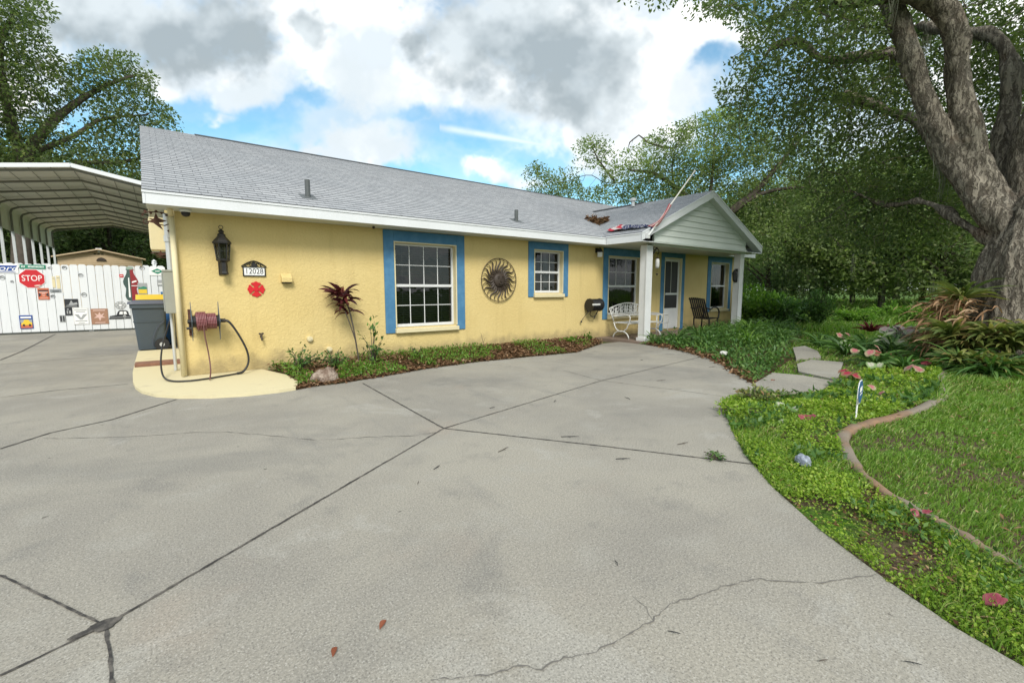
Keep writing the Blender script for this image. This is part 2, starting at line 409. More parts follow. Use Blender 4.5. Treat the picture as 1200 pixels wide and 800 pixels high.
def leafmat(name, stops, transl=.3, rough=.5, spec=.35, patch=0.0, patchcol=None, pscale=.5):
    def fn(nt, b):
        rnd = geo(nt).outputs['Random Per Island']
        c = nt.ramp(rnd, stops)
        if patch:
            n = nt.noise(pos(nt), pscale, 4, .6)
            c = nt.mix(nt.math('MULTIPLY', nt.step(n, .42, .66), patch), c, patchcol)
        nt.set(b.inputs['Base Color'], c)
        tr = nt.node('ShaderNodeBsdfTranslucent'); nt.set(tr.inputs[0], nt.mix(1.0, c, (1.55, 1.75, 1.05), 'MULTIPLY'))
        mx = nt.node('ShaderNodeMixShader'); mx.inputs[0].default_value = transl
        nt.l.new(b.outputs[0], mx.inputs[1]); nt.l.new(tr.outputs[0], mx.inputs[2]); nt.l.new(mx.outputs[0], nt.n['Material Output'].inputs[0])
    return mat(name, rough=rough, spec=spec, fn=fn)
L_oak = leafmat('oak_leaves', [(0, (.045, .075, .028)), (.5, (.080, .120, .042)), (.85, (.125, .165, .058)), (1, (.20, .21, .085))], .48, patch=.75, patchcol=(.155, .20, .06), pscale=1.5)
L_light = leafmat('light_leaves', [(0, (.06, .095, .035)), (.5, (.13, .18, .066)), (.9, (.20, .25, .095)), (1, (.27, .25, .14))], .5, patch=.8, patchcol=(.24, .30, .11), pscale=.5)
L_dark = leafmat('dark_leaves', [(0, (.05, .085, .04)), (.5, (.12, .175, .08)), (1, (.19, .24, .105))], .5, patch=.8, patchcol=(.23, .285, .12), pscale=.45)
L_bright = leafmat('bright_green_leaves', [(0, (.065, .15, .018)), (.5, (.115, .23, .03)), (1, (.20, .32, .055))], .4)
L_cover = leafmat('ground_cover_leaves', [(0, (.11, .20, .018)), (.5, (.20, .32, .028)), (.85, (.29, .40, .045)), (1, (.34, .34, .09))], .35, patch=.45, patchcol=(.13, .22, .025), pscale=1.4)
L_grass = leafmat('grass_blades', [(0, (.075, .16, .02)), (.5, (.135, .25, .03)), (.80, (.21, .31, .05)), (1, (.40, .36, .18))], .35, patch=.6, patchcol=(.17, .30, .045), pscale=.9)
L_plant = leafmat('garden_leaves', [(0, (.035, .085, .02)), (.5, (.065, .15, .03)), (1, (.13, .22, .05))], .25)
L_brom = leafmat('bromeliad_leaves', [(0, (.065, .10, .025)), (.5, (.14, .175, .042)), (.8, (.23, .235, .07)), (1, (.26, .15, .07))], .28)
L_dry = leafmat('dry_leaves', [(0, (.05, .028, .015)), (.4, (.13, .068, .035)), (.8, (.22, .13, .07)), (1, (.33, .23, .14))], .1, .8, .1)
L_tan = leafmat('dry_fronds', [(0, (.16, .085, .045)), (.5, (.30, .18, .10)), (1, (.42, .30, .19))], .15, .8, .1)
L_maroon = leafmat('maroon_leaves', [(0, (.028, .008, .010)), (.6, (.075, .014, .018)), (1, (.15, .035, .030))], .2, .35)
L_redbrom = leafmat('red_bromeliad', [(0, (.05, .008, .010)), (.6, (.13, .018, .02)), (1, (.30, .09, .06))], .2, .4)
L_moss = leafmat('hanging_moss', [(0, (.14, .15, .115)), (1, (.26, .27, .21))], .2, .9, .05)
def caladium(name, mid, edge):
    def fn(nt, b):
        uv = nt.node('ShaderNodeTexCoord').outputs['UV']; s = nt.node('ShaderNodeSeparateXYZ'); nt.set(s.inputs[0], uv)
        r = s.outputs[0]; n = nt.noise(pos(nt), 60, 3)
        c = nt.mix(nt.step(nt.math('ADD', r, nt.math('MULTIPLY', n, .3)), .62, .95), mid, edge)
        vein = nt.math('ABSOLUTE', nt.math('SINE', nt.math('MULTIPLY', s.outputs[1], 34.5)))
        c = nt.mix(nt.math('MULTIPLY', nt.step(vein, .28, .05), .75), c, tuple(x * .35 for x in mid))
        nt.set(b.inputs['Base Color'], c)
    return mat(name, rough=.45, spec=.35, fn=fn)
K_red = caladium('caladium_red', (.30, .025, .05), (.22, .12, .07))
K_pink = caladium('caladium_pink', (.36, .12, .13), (.27, .24, .14))
K_white = caladium('caladium_pale', (.36, .36, .27), (.16, .24, .09))
K_mauve = caladium('leaf_mauve', (.30, .22, .23), (.20, .24, .16))
K_dkred = caladium('caladium_deep_red', (.22, .035, .055), (.25, .06, .075))

# ------------------------------------------------------------------ render, camera, light, sky
scn.render.engine = 'CYCLES'
scn.cycles.use_denoising = True
scn.cycles.max_bounces = 7; scn.cycles.transparent_max_bounces = 12; scn.cycles.diffuse_bounces = 5; scn.cycles.glossy_bounces = 3
scn.cycles.caustics_reflective = False; scn.cycles.caustics_refractive = False
scn.view_settings.view_transform = 'Standard'; scn.view_settings.look = 'None'
scn.view_settings.exposure = 0.45; scn.view_settings.gamma = 1
cam = bpy.data.objects.new('camera', bpy.data.cameras.new('camera')); col.objects.link(cam)
cam.data.sensor_width = 36; cam.data.lens = F / 1200 * 36; cam.data.clip_end = 2000; cam.data.clip_start = .05
cam.location = (0, 0, CH); cam.rotation_euler = (math.pi / 2 - PT, 0, -YW); scn.camera = cam
SUN_AZ, SUN_EL = R(207), R(43)      # azimuth from +Y clockwise: behind the viewer to the left
sun = bpy.data.objects.new('sun', bpy.data.lights.new('sun', 'SUN')); col.objects.link(sun)
sun.data.energy = 2.8; sun.data.angle = R(20); sun.data.color = (1, .96, .90)
sdir = Vector((math.sin(SUN_AZ) * math.cos(SUN_EL), math.cos(SUN_AZ) * math.cos(SUN_EL), math.sin(SUN_EL)))
sun.rotation_euler = (-sdir).to_track_quat('-Z', 'Y').to_euler(); sun.location = sdir * 60

w = bpy.data.worlds.new('World'); scn.world = w; w.use_nodes = True
nt = NT(w.node_tree); bg = nt.n['Background']
sky = nt.node('ShaderNodeTexSky', sky_type='NISHITA'); sky.sun_disc = False; sky.sun_elevation = SUN_EL; sky.sun_rotation = SUN_AZ
sky.air_density = 1.0; sky.dust_density = .6; sky.ozone_density = 1.4
# clouds: coverage and tone worked out for every direction of the upper sky, mixed over the Sky Texture
def cloud_maps(Wd=2560, Hd=1280):
    h0 = Hd // 2
    u = (np.arange(Wd) + .5) / Wd; v = (np.arange(h0) + .5) / Hd + .5
    ph = (2 * math.pi * u)[None, :]; th = (math.pi * (v - .5))[:, None]
    ph = ph.astype(np.float32); th = th.astype(np.float32)
    X = -np.cos(ph) * np.cos(th); Y = np.sin(ph) * np.cos(th); Z = np.broadcast_to(np.sin(th), X.shape)
    def fbm(x, y, s, octv, rough=.55):
        o = 0; a = 1.0; t = 0
        for k in range(octv):
            o = o + a * vnoise(x + 17.3 * k, y - 9.1 * k, s); t += a; a *= rough; s *= 2.03
        return o / t
    px_, py_ = X / (Z + .20), Y / (Z + .20)
    w1 = fbm(px_, py_, 1.7, 5) - .5; w2 = fbm(px_ + 40, py_ + 11, 1.7, 5) - .5
    big = fbm(px_ + w1 * .6, py_ + w2 * .6, 1.15, 6)
    fine = fbm(px_ - w2 * .5, py_ + w1 * .5, 4.0, 5, .6)
    # where the direction falls, measured on the tangent plane of the view
    z = X * FW[0] + Y * FW[1] + Z * FW[2]; ok = z > .15; z = np.maximum(z, .15)
    x = 600 + F * (X * RT[0] + Y * RT[1]) / z; y = 400 - F * (X * UP[0] + Y * UP[1] + Z * UP[2]) / z
    n1 = fbm(x, y, .011, 6, .58) - .5; n2 = fbm(x + 900, y + 300, .011, 6, .58) - .5; n3 = fbm(x, y + 700, .035, 5, .62) - .5; n4 = fbm(x + 70, y, .11, 3, .6) - .5
    xw, yw = x + n1 * 95, y + n2 * 75
    def field(lst, hard):
        o = np.full(x.shape, -9.0)
        for cx, cy, rx, ry in lst:
            o = np.maximum(o, 1 - np.sqrt(((xw - cx) / rx) ** 2 + ((yw - cy) / ry) ** 2))
        o = o + n3 * .75 + n4 * .30
        t = np.clip(o / hard + .5, 0, 1); return t * t * (3 - 2 * t) * ok
    grey = field([(120, 8, 95, 55), (215, 30, 100, 52), (275, 22, 48, 48), (40, -30, 90, 60), (540, 50, 62, 55), (615, 40, 95, 78), (690, 70, 70, 62), (665, 105, 55, 35), (472, 50, 26, 20), (620, -30, 130, 60), (357, 46, 24, 19)], .85)
    mid = field([(388, 90, 26, 22), (412, 112, 40, 30), (440, 150, 55, 42), (370, 150, 62, 36), (500, 152, 40, 22), (300, 100, 50, 22), (820, 112, 50, 35), (590, 142, 42, 24), (700, 120, 60, 30)], .75)
    white = field([(390, 30, 110, 70), (430, 85, 90, 45), (250, 100, 70, 30), (230, 80, 100, 35), (560, 112, 90, 34), (690, 160, 120, 46), (760, 95, 80, 60), (790, 40, 110, 50), (420, 178, 85, 26), (590, 205, 48, 16), (700, -10, 120, 50), (480, 100, 60, 40), (330, 185, 60, 10), (0, 60, 70, 90), (240, 132, 34, 7)], .7)
    blue = field([(545, 165, 80, 30), (290, 142, 48, 20), (215, 128, 30, 20), (625, 190, 40, 20), (352, 122, 26, 15), (845, 80, 20, 20), (480, 140, 30, 16)], .9)
    white = white * (1 - .88 * blue); mid = mid * (1 - .8 * blue)
    gen = np.clip((big - .46) / .16, 0, 1); gen = gen * gen * (3 - 2 * gen)
    wis = np.clip((fine - .50) / .22, 0, 1) * .55
    infr = np.clip(1 - np.maximum(np.abs(x - 400) / 640, np.abs(y - 100) / 420), 0, 1) * ok; infr = np.clip(infr * 4, 0, 1)
    trail = np.exp(-((y - (150 + (x - 520) * .17)) / (3.0 + 2 * (n3 + .5))) ** 2) * ((x > 515) & (x < 645)) * ok * .55
    W_ = np.maximum((.72 + .28 * gen) * (1 - infr), np.maximum(white, wis * (.35 + .5 * white)))  # outside the view: bright white cloud added as fill light on viewer-facing sides
    W_ = np.maximum(W_, trail * infr)
    gout = np.clip((fbm(px_ + 5, py_ + 3, .9, 5) - .52) / .16, 0, 1) * (1 - infr)
    G_ = np.maximum(grey, gout * .25)
    tone = fbm(x, y, .017, 5) if True else 0
    cov = 1 - (1 - W_) * (1 - mid * .62) * (1 - G_ * .97)
    def mixc(a, b, t): return a * (1 - t[..., None]) + np.array(b) * t[..., None]
    tt = np.clip((tone - .33) / .34, 0, 1)
    wc = np.array((.62, .69, .74)) + (np.array((1.0, 1.0, .985)) - np.array((.62, .69, .74))) * tt[..., None]
    gc = np.array((.33, .385, .415)) + (np.array((.60, .66, .69)) - np.array((.33, .385, .415))) * tt[..., None]
    c = mixc(wc, (.60, .665, .70), np.clip(mid * .75, 0, 1)); c = c * (1 - G_[..., None]) + gc * G_[..., None]
    def image(name, rgb, below):
        A = np.ones((Hd, Wd, 4), np.float32); A[h0:, :, :3] = rgb; A[:h0, :, :3] = below
        im = bpy.data.images.new(name, Wd, Hd, float_buffer=True); im.colorspace_settings.name = 'Linear Rec.709'
        im.pixels.foreach_set(A.ravel()); im.update(); return im
    return image('cloud_tone', c, (.12, .13, .09)), image('cloud_cover', cov[..., None], 1.0)
tc = nt.node('ShaderNodeTexCoord').outputs['Generated']; cl, cv = [], []
for im in cloud_maps():
    e_ = nt.node('ShaderNodeTexEnvironment'); e_.image = im; nt.l.new(tc, e_.inputs[0]); cl.append(e_.outputs[0])
skyc = nt.mix(1.0, sky.outputs[0], (1.15, 1.60, 1.50), 'MULTIPLY')
c = nt.mix(cl[1], skyc, nt.vmath('SCALE', cl[0], scale=10.0))
nt.set(bg.inputs['Color'], c); bg.inputs['Strength'].default_value = .1

# ================================================================== GROUND, DRIVEWAY
def structure(name, mb_or_me, m, smooth=False):
    o = mb_or_me.build(name, m, None, smooth) if isinstance(mb_or_me, MB) else put(name, mb_or_me, m)
    o['kind'] = 'structure'; return o
mb = MB()
nr, na = 26, 64
rad = [0] + [0.8 * 1.32 ** i for i in range(nr)]
vs = [(0, 0, -.035)]; fs = []
for i in range(1, len(rad)):
    for j in range(na):
        a = 2 * math.pi * j / na
        vs.append((rad[i] * math.cos(a), rad[i] * math.sin(a), -.035))
for j in range(na): fs.append((0, 1 + j, 1 + (j + 1) % na))
for i in range(1, len(rad) - 1):
    for j in range(na):
        a = 1 + (i - 1) * na; fs.append((a + j, a + na + j, a + na + (j + 1) % na, a + (j + 1) % na))
structure('ground', MB().add(vs, fs), M_ground)

DRV_R = [(2.20, -3.0), (2.20, -.6), (2.256, .058), (2.319, .235), (2.469, .476), (2.725, .827), (3.091, 1.219), (3.504, 1.579), (4.051, 1.966), (4.45, 2.22), (4.75, 2.42), (5.08, 2.60), (5.64, 2.62)]
PATH_IN = [(5.64, 2.62), (6.246, 2.758)]
BED_FRONT = [(6.30, 2.80), (6.9, 3.35), (7.6, 3.95), (8.15, 4.55), (8.55, 5.2), (8.85, 5.85), (8.95, 6.55)]
WALLBED = [(8.3, 7.25), (7.4, 6.85), (6.692, 6.529), (5.545, 6.657), (4.42, 6.735), (3.368, 6.652), (2.559, 6.44), (1.9, 6.32), (1.55, 6.33), (1.30, 6.24)]
drv = DRV_R + [(6.246, 2.758)] + BED_FRONT + [(8.95, 7.25)] + WALLBED + [(1.1, 8.0), (.3, 8.3), (.3, 34.5), (-12, 34.5), (-12, -3)]  # extended unseen beyond the fence to bounce light up under the carport roof
def slab(name, poly, z0, z1, m):
    bm = bmesh.new(); vsb = [bm.verts.new((x, y, z1)) for x, y in poly]; f = bm.faces.new(vsb)
    bm.normal_update()
    if f.normal.z < 0: f.normal_flip()
    r = bmesh.ops.extrude_face_region(bm, geom=[f])
    for v in r['geom']:
        if isinstance(v, bmesh.types.BMVert): v.co.z = z0
    bmesh.ops.recalc_face_normals(bm, faces=bm.faces)
    bmesh.ops.triangulate(bm, faces=bm.faces[:])
    me = bpy.data.meshes.new(name); bm.to_mesh(me); bm.free()
    return structure(name, me, m)
slab('driveway', drv, -.14, 0.0, M_conc)
PAD = [(.30, 12.0), (-.43, 12.0), (-.42, 10.2), (-.405, 8.9), (-.37, 8.0), (-.33, 7.55), (-.26, 7.2), (-.12, 6.85), (.10, 6.58), (.40, 6.36), (.75, 6.23), (1.10, 6.20), (1.30, 6.24), (1.42, 6.6), (1.40, 7.3), (1.2, 8.04), (.30, 8.04)]
slab('painted_pad', PAD, -.10, .035, M_pad)
slab('bed_soil', WALLBED + [(1.42, 6.6), (1.40, 7.3), (1.2, 8.04), (8.3, 8.04)], -.12, .012, M_mulch)

def ribbon(pts, w, z=.004, jit=.0, sub=.08, wj=.0):
    """thin strip on the ground following pts (world xy)"""
    P = [Vector((p[0], p[1], 0)) for p in pts]; Q = []
    for a, b in zip(P, P[1:]):
        n = max(1, int((b - a).length / sub))
        for i in range(n): Q.append(a.lerp(b, i / n))
    Q.append(P[-1]); vs = []; k = len(Q)
    for i in range(k):
        d = (Q[min(i + 1, k - 1)] - Q[max(i - 1, 0)]).normalized(); s = Vector((-d.y, d.x, 0))
        o = s * random.uniform(-jit, jit); ww = w * (1 + random.uniform(-wj, wj)) / 2
        for sg in (-1, 1):
            p = Q[i] + o + s * sg * ww; vs.append((p.x, p.y, z))
    return vs, [(2 * i, 2 * i + 1, 2 * i + 3, 2 * i + 2) for i in range(k - 1)]
jm = MB()
J = lambda *p: [tuple(g(x, y)[:2]) for x, y in p]
for pts, wd in ((J((123, 733), (520, 502)), .022), (J((520, 502), (425, 449)), .026), (J((520, 502), (705, 446), (822, 418)), .020), (J((520, 502), (700, 522), (884, 544)), .024),
                (J((0, 674), (60, 703), (123, 733)), .017), (J((123, 733), (0, 792)), .016), (J((123, 733), (129, 768), (133, 815)), .018),
                (J((0, 526), (60, 507), (130, 492), (207, 468)), .030), (J((0, 466), (60, 458), (150, 450)), .020), (J((0, 422), (25, 412), (65, 391.5)), .05), (J((0, 427), (50, 423), (156, 414)), .028),
                (J((660, 434), (705, 446), (800, 458), (851, 465)), .012)):
    jm.add(*ribbon(pts, wd * .62, .004, .0018, .03, .35))
structure('driveway_joints', jm, M_joint)
jm = MB(); c0 = g(123, 733)
jm.add([(c0[0] + .045 * math.cos(a) * (1 + .3 * math.sin(3 * a)), c0[1] + .038 * math.sin(a), .006) for a in np.linspace(0, 2 * math.pi, 14)[:-1]], [tuple(range(13))])
jm.add([(c0[0] - .06 + .045 * math.cos(a), c0[1] - .01 + .018 * math.sin(a + .4), .0065) for a in np.linspace(0, 2 * math.pi, 12)[:-1]], [tuple(range(11))])
structure('joint_patch', jm, M_joint)
cm = MB()
ck = lambda pts: [tuple(g(x, y)[:2]) for x, y in pts]
cm.add(*ribbon(ck([(505, 798), (545, 793), (580, 790), (610, 780), (635, 785), (655, 773), (690, 766), (720, 755), (740, 742), (765, 727), (785, 707), (810, 701), (845, 688), (885, 678), (920, 682), (960, 684), (1000, 677), (1030, 673)]), .0042, .004, .007, .022, .9))
cm.add(*ribbon(ck([(50, 514), (110, 513), (170, 511), (225, 507), (265, 506), (300, 509), (345, 513), (372, 516), (430, 512), (480, 511), (515, 506)]), .005, .004, .012, .05, .9))
cm.add(*ribbon(ck([(765, 727), (758, 712), (742, 700)]), .003, .003, .006, .03, .7))
structure('concrete_cracks', cm, M_crack)
# walk to the front door: broken slabs, each a little raised
steps = [J((882, 451), (905, 459), (930, 459), (962, 458), (979, 447), (940, 440), (905, 437)), J((981, 446), (988, 425), (950, 422), (934, 427), (936, 436)), J((933, 421), (962, 419), (958, 412), (943, 406), (929, 408))]
for i, s_ in enumerate(steps): slab('walk_slab', s_, -.1, .008 + .006 * i, M_conc)

# ================================================================== THE HOUSE
WY, WX0, WX1 = 8.05, .24, 16.4
EAVE_Y, EAVE_Z, SL = 7.55, 2.545, .42
RY = 12.70; RZ = EAVE_Z + SL * (RY - EAVE_Y); BY = 2 * RY - WY; BEY = 2 * RY - EAVE_Y
RX0, RX1 = -.09, 16.52
house = empty('yellow_house', (WX0, WY, 0), 'long single storey yellow stucco house with blue window trim and a grey shingle roof', 'house')
def wall_with_holes(mbx, x0, x1, z0, z1, holes, yf, yb):
    xs = sorted({x0, x1, *[h[0] for h in holes], *[h[1] for h in holes]}); zs = sorted({z0, z1, *[h[2] for h in holes], *[h[3] for h in holes]})
    for a, b in zip(xs, xs[1:]):
        for c_, d in zip(zs, zs[1:]):
            cx, cz = (a + b) / 2, (c_ + d) / 2
            if any(h[0] < cx < h[1] and h[2] < cz < h[3] for h in holes): continue
            mbx.add([(a, yf, c_), (b, yf, c_), (b, yf, d), (a, yf, d)], [(0, 1, 2, 3)])
            mbx.add([(a, yb, c_), (b, yb, c_), (b, yb, d), (a, yb, d)], [(3, 2, 1, 0)])
WINS = [dict(o=(3.26, 4.97, .475, 2.362), i=(3.455, 4.78, .575, 2.165), cols=4, rows=2, inside='blind'),
        dict(o=(6.665, 7.92, 1.115, 2.368), i=(6.83, 7.75, 1.205, 2.20), cols=3, rows=2, inside='curtain'),
        dict(o=(9.20, 10.92, .50, 2.362), i=(9.39, 10.73, .605, 2.17), cols=3, rows=2, inside='half'),
        dict(o=(14.32, 15.88, .54, 2.372), i=(14.53, 15.68, .65, 2.19), cols=1, rows=1, inside='plain')]
DOOR = dict(o=(11.74, 12.97, .06, 2.372), i=(11.90, 12.80, .10, 2.235))
mb = MB()
wall_with_holes(mb, WX0, WX1, -.1, 2.42, [w_['i'] for w_ in WINS] + [DOOR['i']], WY, WY + .2)
for x in (WX0, WX1):
    sg = 1 if x == WX0 else -1
    mb.add([(x, WY, -.1), (x, BY, -.1), (x, BY, 2.42), (x, RY, RZ - .22), (x, WY, 2.42)], [(0, 1, 2, 3, 4)])
mb.add([(WX0, BY, -.1), (WX1, BY, -.1), (WX1, BY, 2.42), (WX0, BY, 2.42)], [(0, 1, 2, 3)])
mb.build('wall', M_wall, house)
rm = MB(); rm.add([(WX0 + .01, WY + .21, -.05), (WX1 - .01, WY + .21, -.05), (WX1 - .01, BY - .01, -.05), (WX0 + .01, BY - .01, -.05), (WX0 + .01, WY + .21, 2.41), (WX1 - .01, WY + .21, 2.41), (WX1 - .01, BY - .01, 2.41), (WX0 + .01, BY - .01, 2.41)], [(0, 1, 2, 3), (4, 5, 6, 7)])
rm.build('floor_and_ceiling', M_room, house)

def make_window(W):
    ox0, ox1, oz0, oz1 = W['o']; ix0, ix1, iz0, iz1 = W['i']; b = MB(); yf = WY - .022
    b.box((ox0, yf, oz0), (ix0, WY + .001, oz1)); b.box((ix1, yf, oz0), (ox1, WY + .001, oz1)); b.box((ix0, yf, iz1), (ix1, WY + .001, oz1))
    win = b.build('window', M_blue, house, bevel=.006)
    # cream reveal and sill
    r = MB(); d0, d1 = WY - .026, WY + .135
    r.box((ix0, d0, iz0), (ix0 + .022, d1, iz1)); r.box((ix1 - .022, d0, iz0), (ix1, d1, iz1)); r.box((ix0 + .022, d0, iz1 - .022), (ix1 - .022, d1, iz1))
    r.build('reveal', M_cream, win)
    s_ = MB(); s_.add([(ix0 - .015, WY - .075, iz0 - .10), (ix1 + .015, WY - .075, iz0 - .10), (ix1 + .015, d1, iz0 - .10), (ix0 - .015, d1, iz0 - .10),
                       (ix0 - .015, WY - .075, iz0 - .025), (ix1 + .015, WY - .075, iz0 - .025), (ix1 + .015, d1, iz0), (ix0 - .015, d1, iz0)],
                      [(0, 3, 2, 1), (4, 5, 6, 7), (0, 1, 5, 4), (1, 2, 6, 5), (2, 3, 7, 6), (3, 0, 4, 7)])
    s_.build('sill', M_cream, win, bevel=.006)
    fx0, fx1, fz0, fz1 = ix0 + .023, ix1 - .023, iz0 + .002, iz1 - .023; fy0, fy1 = WY + .085, WY + .15; t = .038; zm = (fz0 + fz1) / 2
    f = MB()
    f.box((fx0, fy0, fz0), (fx0 + t, fy1, fz1)); f.box((fx1 - t, fy0, fz0), (fx1, fy1, fz1)); f.box((fx0 + t, fy0, fz0), (fx1 - t, fy1, fz0 + .055)); f.box((fx0 + t, fy0, fz1 - t), (fx1 - t, fy1, fz1))
    f.box((fx0 + t, fy0 - .012, zm - .025), (fx1 - t, fy1, zm + .025))
    gy0, gy1 = WY + .112, WY + .128
    for q, (za, zb) in enumerate(((fz0 + .055, zm - .025), (zm + .025, fz1 - t))):
        if W['inside'] in ('plain',) or (W['inside'] == 'half' and q == 0): continue
        n = W['cols']
        for k in range(1, n): x = fx0 + t + (fx1 - fx0 - 2 * t) * k / n; f.box((x - .008, gy0, za), (x + .008, gy1, zb))
        z = (za + zb) / 2
        for k in range(n):
            xa = fx0 + t + (fx1 - fx0 - 2 * t) * k / n + .008; xb = fx0 + t + (fx1 - fx0 - 2 * t) * (k + 1) / n - .008
            f.box((xa, gy0, z - .007), (xb, gy1, z + .007))
    f.build('frame', M_white, win, bevel=.003)
    p = MB(); p.add([(fx0 + t, WY + .1195, fz0 + .055), (fx1 - t, WY + .1195, fz0 + .055), (fx1 - t, WY + .1195, fz1 - t), (fx0 + t, WY + .1195, fz1 - t)], [(0, 1, 2, 3)])
    p.build('pane', M_glass, win)
    if W['inside'] == 'blind':
        bl = MB(); z = fz0 + .08
        while z < fz1 - .03:
            bl.add([(fx0, WY + .20, z), (fx1, WY + .20, z), (fx1, WY + .235, z + .022), (fx0, WY + .235, z + .022)], [(0, 1, 2, 3)]); z += .044
        for x in (fx0 + .22, (fx0 + fx1) / 2, fx1 - .22): bl.box((x - .008, WY + .192, fz0 + .05), (x + .008, WY + .194, fz1))
        bl.build('blind', M_blind, win)
    elif W['inside'] == 'curtain':
        cu = MB(); n = 14
        for (xa, xb) in ((fx0 + .47, fx0 + .60),):
            vs = []
            for k in range(n + 1):
                x = xa + (xb - xa) * k / n; y = WY + .23 + .02 * math.sin(k * 1.7)
                vs += [(x, y, fz0), (x, y, fz1)]
            cu.add(vs, [(2 * k, 2 * k + 2, 2 * k + 3, 2 * k + 1) for k in range(n)])
        cu.build('curtain', M_curtain, win)
    else:
        cu = MB(); vs = []; n = 40
        for k in range(n + 1):
            x = fx0 + (fx1 - fx0) * k / n; y = WY + .30 + .03 * math.sin(k * 1.3); vs += [(x, y, fz0), (x, y, fz1)]
        cu.add(vs, [(2 * k, 2 * k + 2, 2 * k + 3, 2 * k + 1) for k in range(n)])
        cu.build('curtain', mat('dark_curtain', (.03, .035, .035), .95, spec=0), win)
    return win
for W in WINS: make_window(W)
# front door
ox0, ox1, oz0, oz1 = DOOR['o']; ix0, ix1, iz0, iz1 = DOOR['i']
b = MB(); yf = WY - .022
b.box((ox0, yf, oz0), (ix0, WY + .001, oz1)); b.box((ix1, yf, oz0), (ox1, WY + .001, oz1)); b.box((ix0, yf, iz1), (ix1, WY + .001, oz1))
b.build('door_trim', M_blue, house, bevel=.006)
r = MB(); r.box((ix0, WY - .026, iz0), (ix0 + .03, WY + .14, iz1)); r.box((ix1 - .05, WY - .026, iz0), (ix1, WY + .14, iz1)); r.box((ix0 + .03, WY - .026, iz1 - .03), (ix1 - .05, WY + .14, iz1))
r.build('door_jamb', M_cream, house)
dx0, dx1, dz0, dz1 = ix0 + .032, ix1 - .052, iz0 + .005, iz1 - .032; y0, y1 = WY + .03, WY + .07
b = MB(); st = .075; zp = dz0 + .62; zr = dz0 + 1.02
b.box((dx0, y0, dz0), (dx0 + st, y1, dz1)); b.box((dx1 - st, y0, dz0), (dx1, y1, dz1)); b.box((dx0 + st, y0, dz1 - .08), (dx1 - st, y1, dz1))
b.box((dx0 + st, y0, zr), (dx1 - st, y1, zr + .06)); b.box((dx0 + st, y0 + .004, dz0), (dx1 - st, y1, zp))
door = b.build('door', M_white, house, bevel=.004)
b = MB(); b.box((dx0 + st, y0 + .012, zp), (dx1 - st, y0 + .02, zr)); b.box((dx0 + st, y0 + .012, zr + .06), (dx1 - st, y0 + .02, dz1 - .08)); b.build('screen', M_screen, door)
b = MB(); b.box((dx0 + st + .30, y0 + .004, zr + .06), (dx0 + st + .33, y0 + .011, dz1 - .08)); b.build('screen_bar', M_grey, door)
b = MB(); b.tube([(dx0 + .035, y0, zr + .02), (dx0 + .035, y0 - .045, zr + .02), (dx0 + .035, y0 - .05, zr + .13)], .010, 6); b.box((dx0 + .015, y0 - .004, zr), (dx0 + .055, y0, zr + .16)); b.build('handle', M_black, door)
b = MB(); b.box((dx0 - .02, y0 - .02, dz1 - .30), (dx0 + .03, y0 + .004, dz1 - .23)); b.build('closer', M_black, door)

# roof: shingle courses as thin overlapping steps
def courses(mbx, uvs, A, B, C, Dd, exp=.143, lift=.009):
    """A-B lower edge, Dd-C upper edge; steps going up"""
    A, B, C, Dd = map(Vector, (A, B, C, Dd)); n = max(1, int(round(((Dd - A).length + (C - B).length) / 2 / exp)))
    nrm = (B - A).cross(Dd - A).normalized()
    if nrm.z < 0: nrm = -nrm
    for k in range(n):
        t0, t1 = k / n, (k + 1) / n + .004
        a, b_ = A.lerp(Dd, t0), B.lerp(C, t0); c_, d = B.lerp(C, min(t1, 1)), A.lerp(Dd, min(t1, 1))
        up = nrm * lift; L = (B - A).normalized()
        u = lambda p: (p - A).dot(L)
        mbx.add([a + up, b_ + up, c_, d], [(0, 1, 2, 3)]); uvs += [(u(a), k * exp + .004), (u(b_), k * exp + .004), (u(c_), (k + 1) * exp), (u(d), (k + 1) * exp)]
        mbx.add([a, b_, b_ + up, a + up], [(0, 1, 2, 3)]); uvs += [(u(a), k * exp)] * 4
rf, uvs = MB(), []
courses(rf, uvs, (RX0, EAVE_Y, EAVE_Z), (RX1, EAVE_Y, EAVE_Z), (RX1, RY, RZ), (RX0, RY, RZ))
courses(rf, uvs, (RX1, BEY, EAVE_Z), (RX0, BEY, EAVE_Z), (RX0, RY, RZ), (RX1, RY, RZ))
PX, PHW, PY, PZ, PEZ = 11.675, 2.95, 6.50, 3.86, 2.575; PSL = (PZ - PEZ) / PHW
yv = lambda z: (z + .626) / SL + .05
for sg in (-1, 1):
    xe = PX + sg * PHW
    q = [(xe, PY, PEZ), (xe, yv(PEZ), PEZ), (PX, yv(PZ), PZ), (PX, PY, PZ)]
    if sg == 1: q = [q[1], q[0], q[3], q[2]]
    courses(rf, uvs, *q)
me = bpy.data.meshes.new('roof'); me.from_pydata(rf.v, [], rf.f)
uvl = me.uv_layers.new(name='UVMap'); uvl.data.foreach_set('uv', np.array(uvs, np.float32).ravel())
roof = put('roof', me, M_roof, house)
b = MB()
for xx in (np.arange(.86, 13.7, 1.22)):
    b.add([(xx, RY - .13, RZ - .028), (xx + 1.21, RY - .13, RZ - .028), (xx + 1.21, RY, RZ + .022), (xx, RY, RZ + .022), (xx + 1.21, RY + .13, RZ - .028), (xx, RY + .13, RZ - .028),
           (xx, RY - .13, RZ - .055), (xx + 1.21, RY - .13, RZ - .055)], [(0, 1, 2, 3), (3, 2, 4, 5), (6, 7, 1, 0)])
b.build('ridge_vent', M_ridge, roof)
b = MB(); yy = PY + 2.2
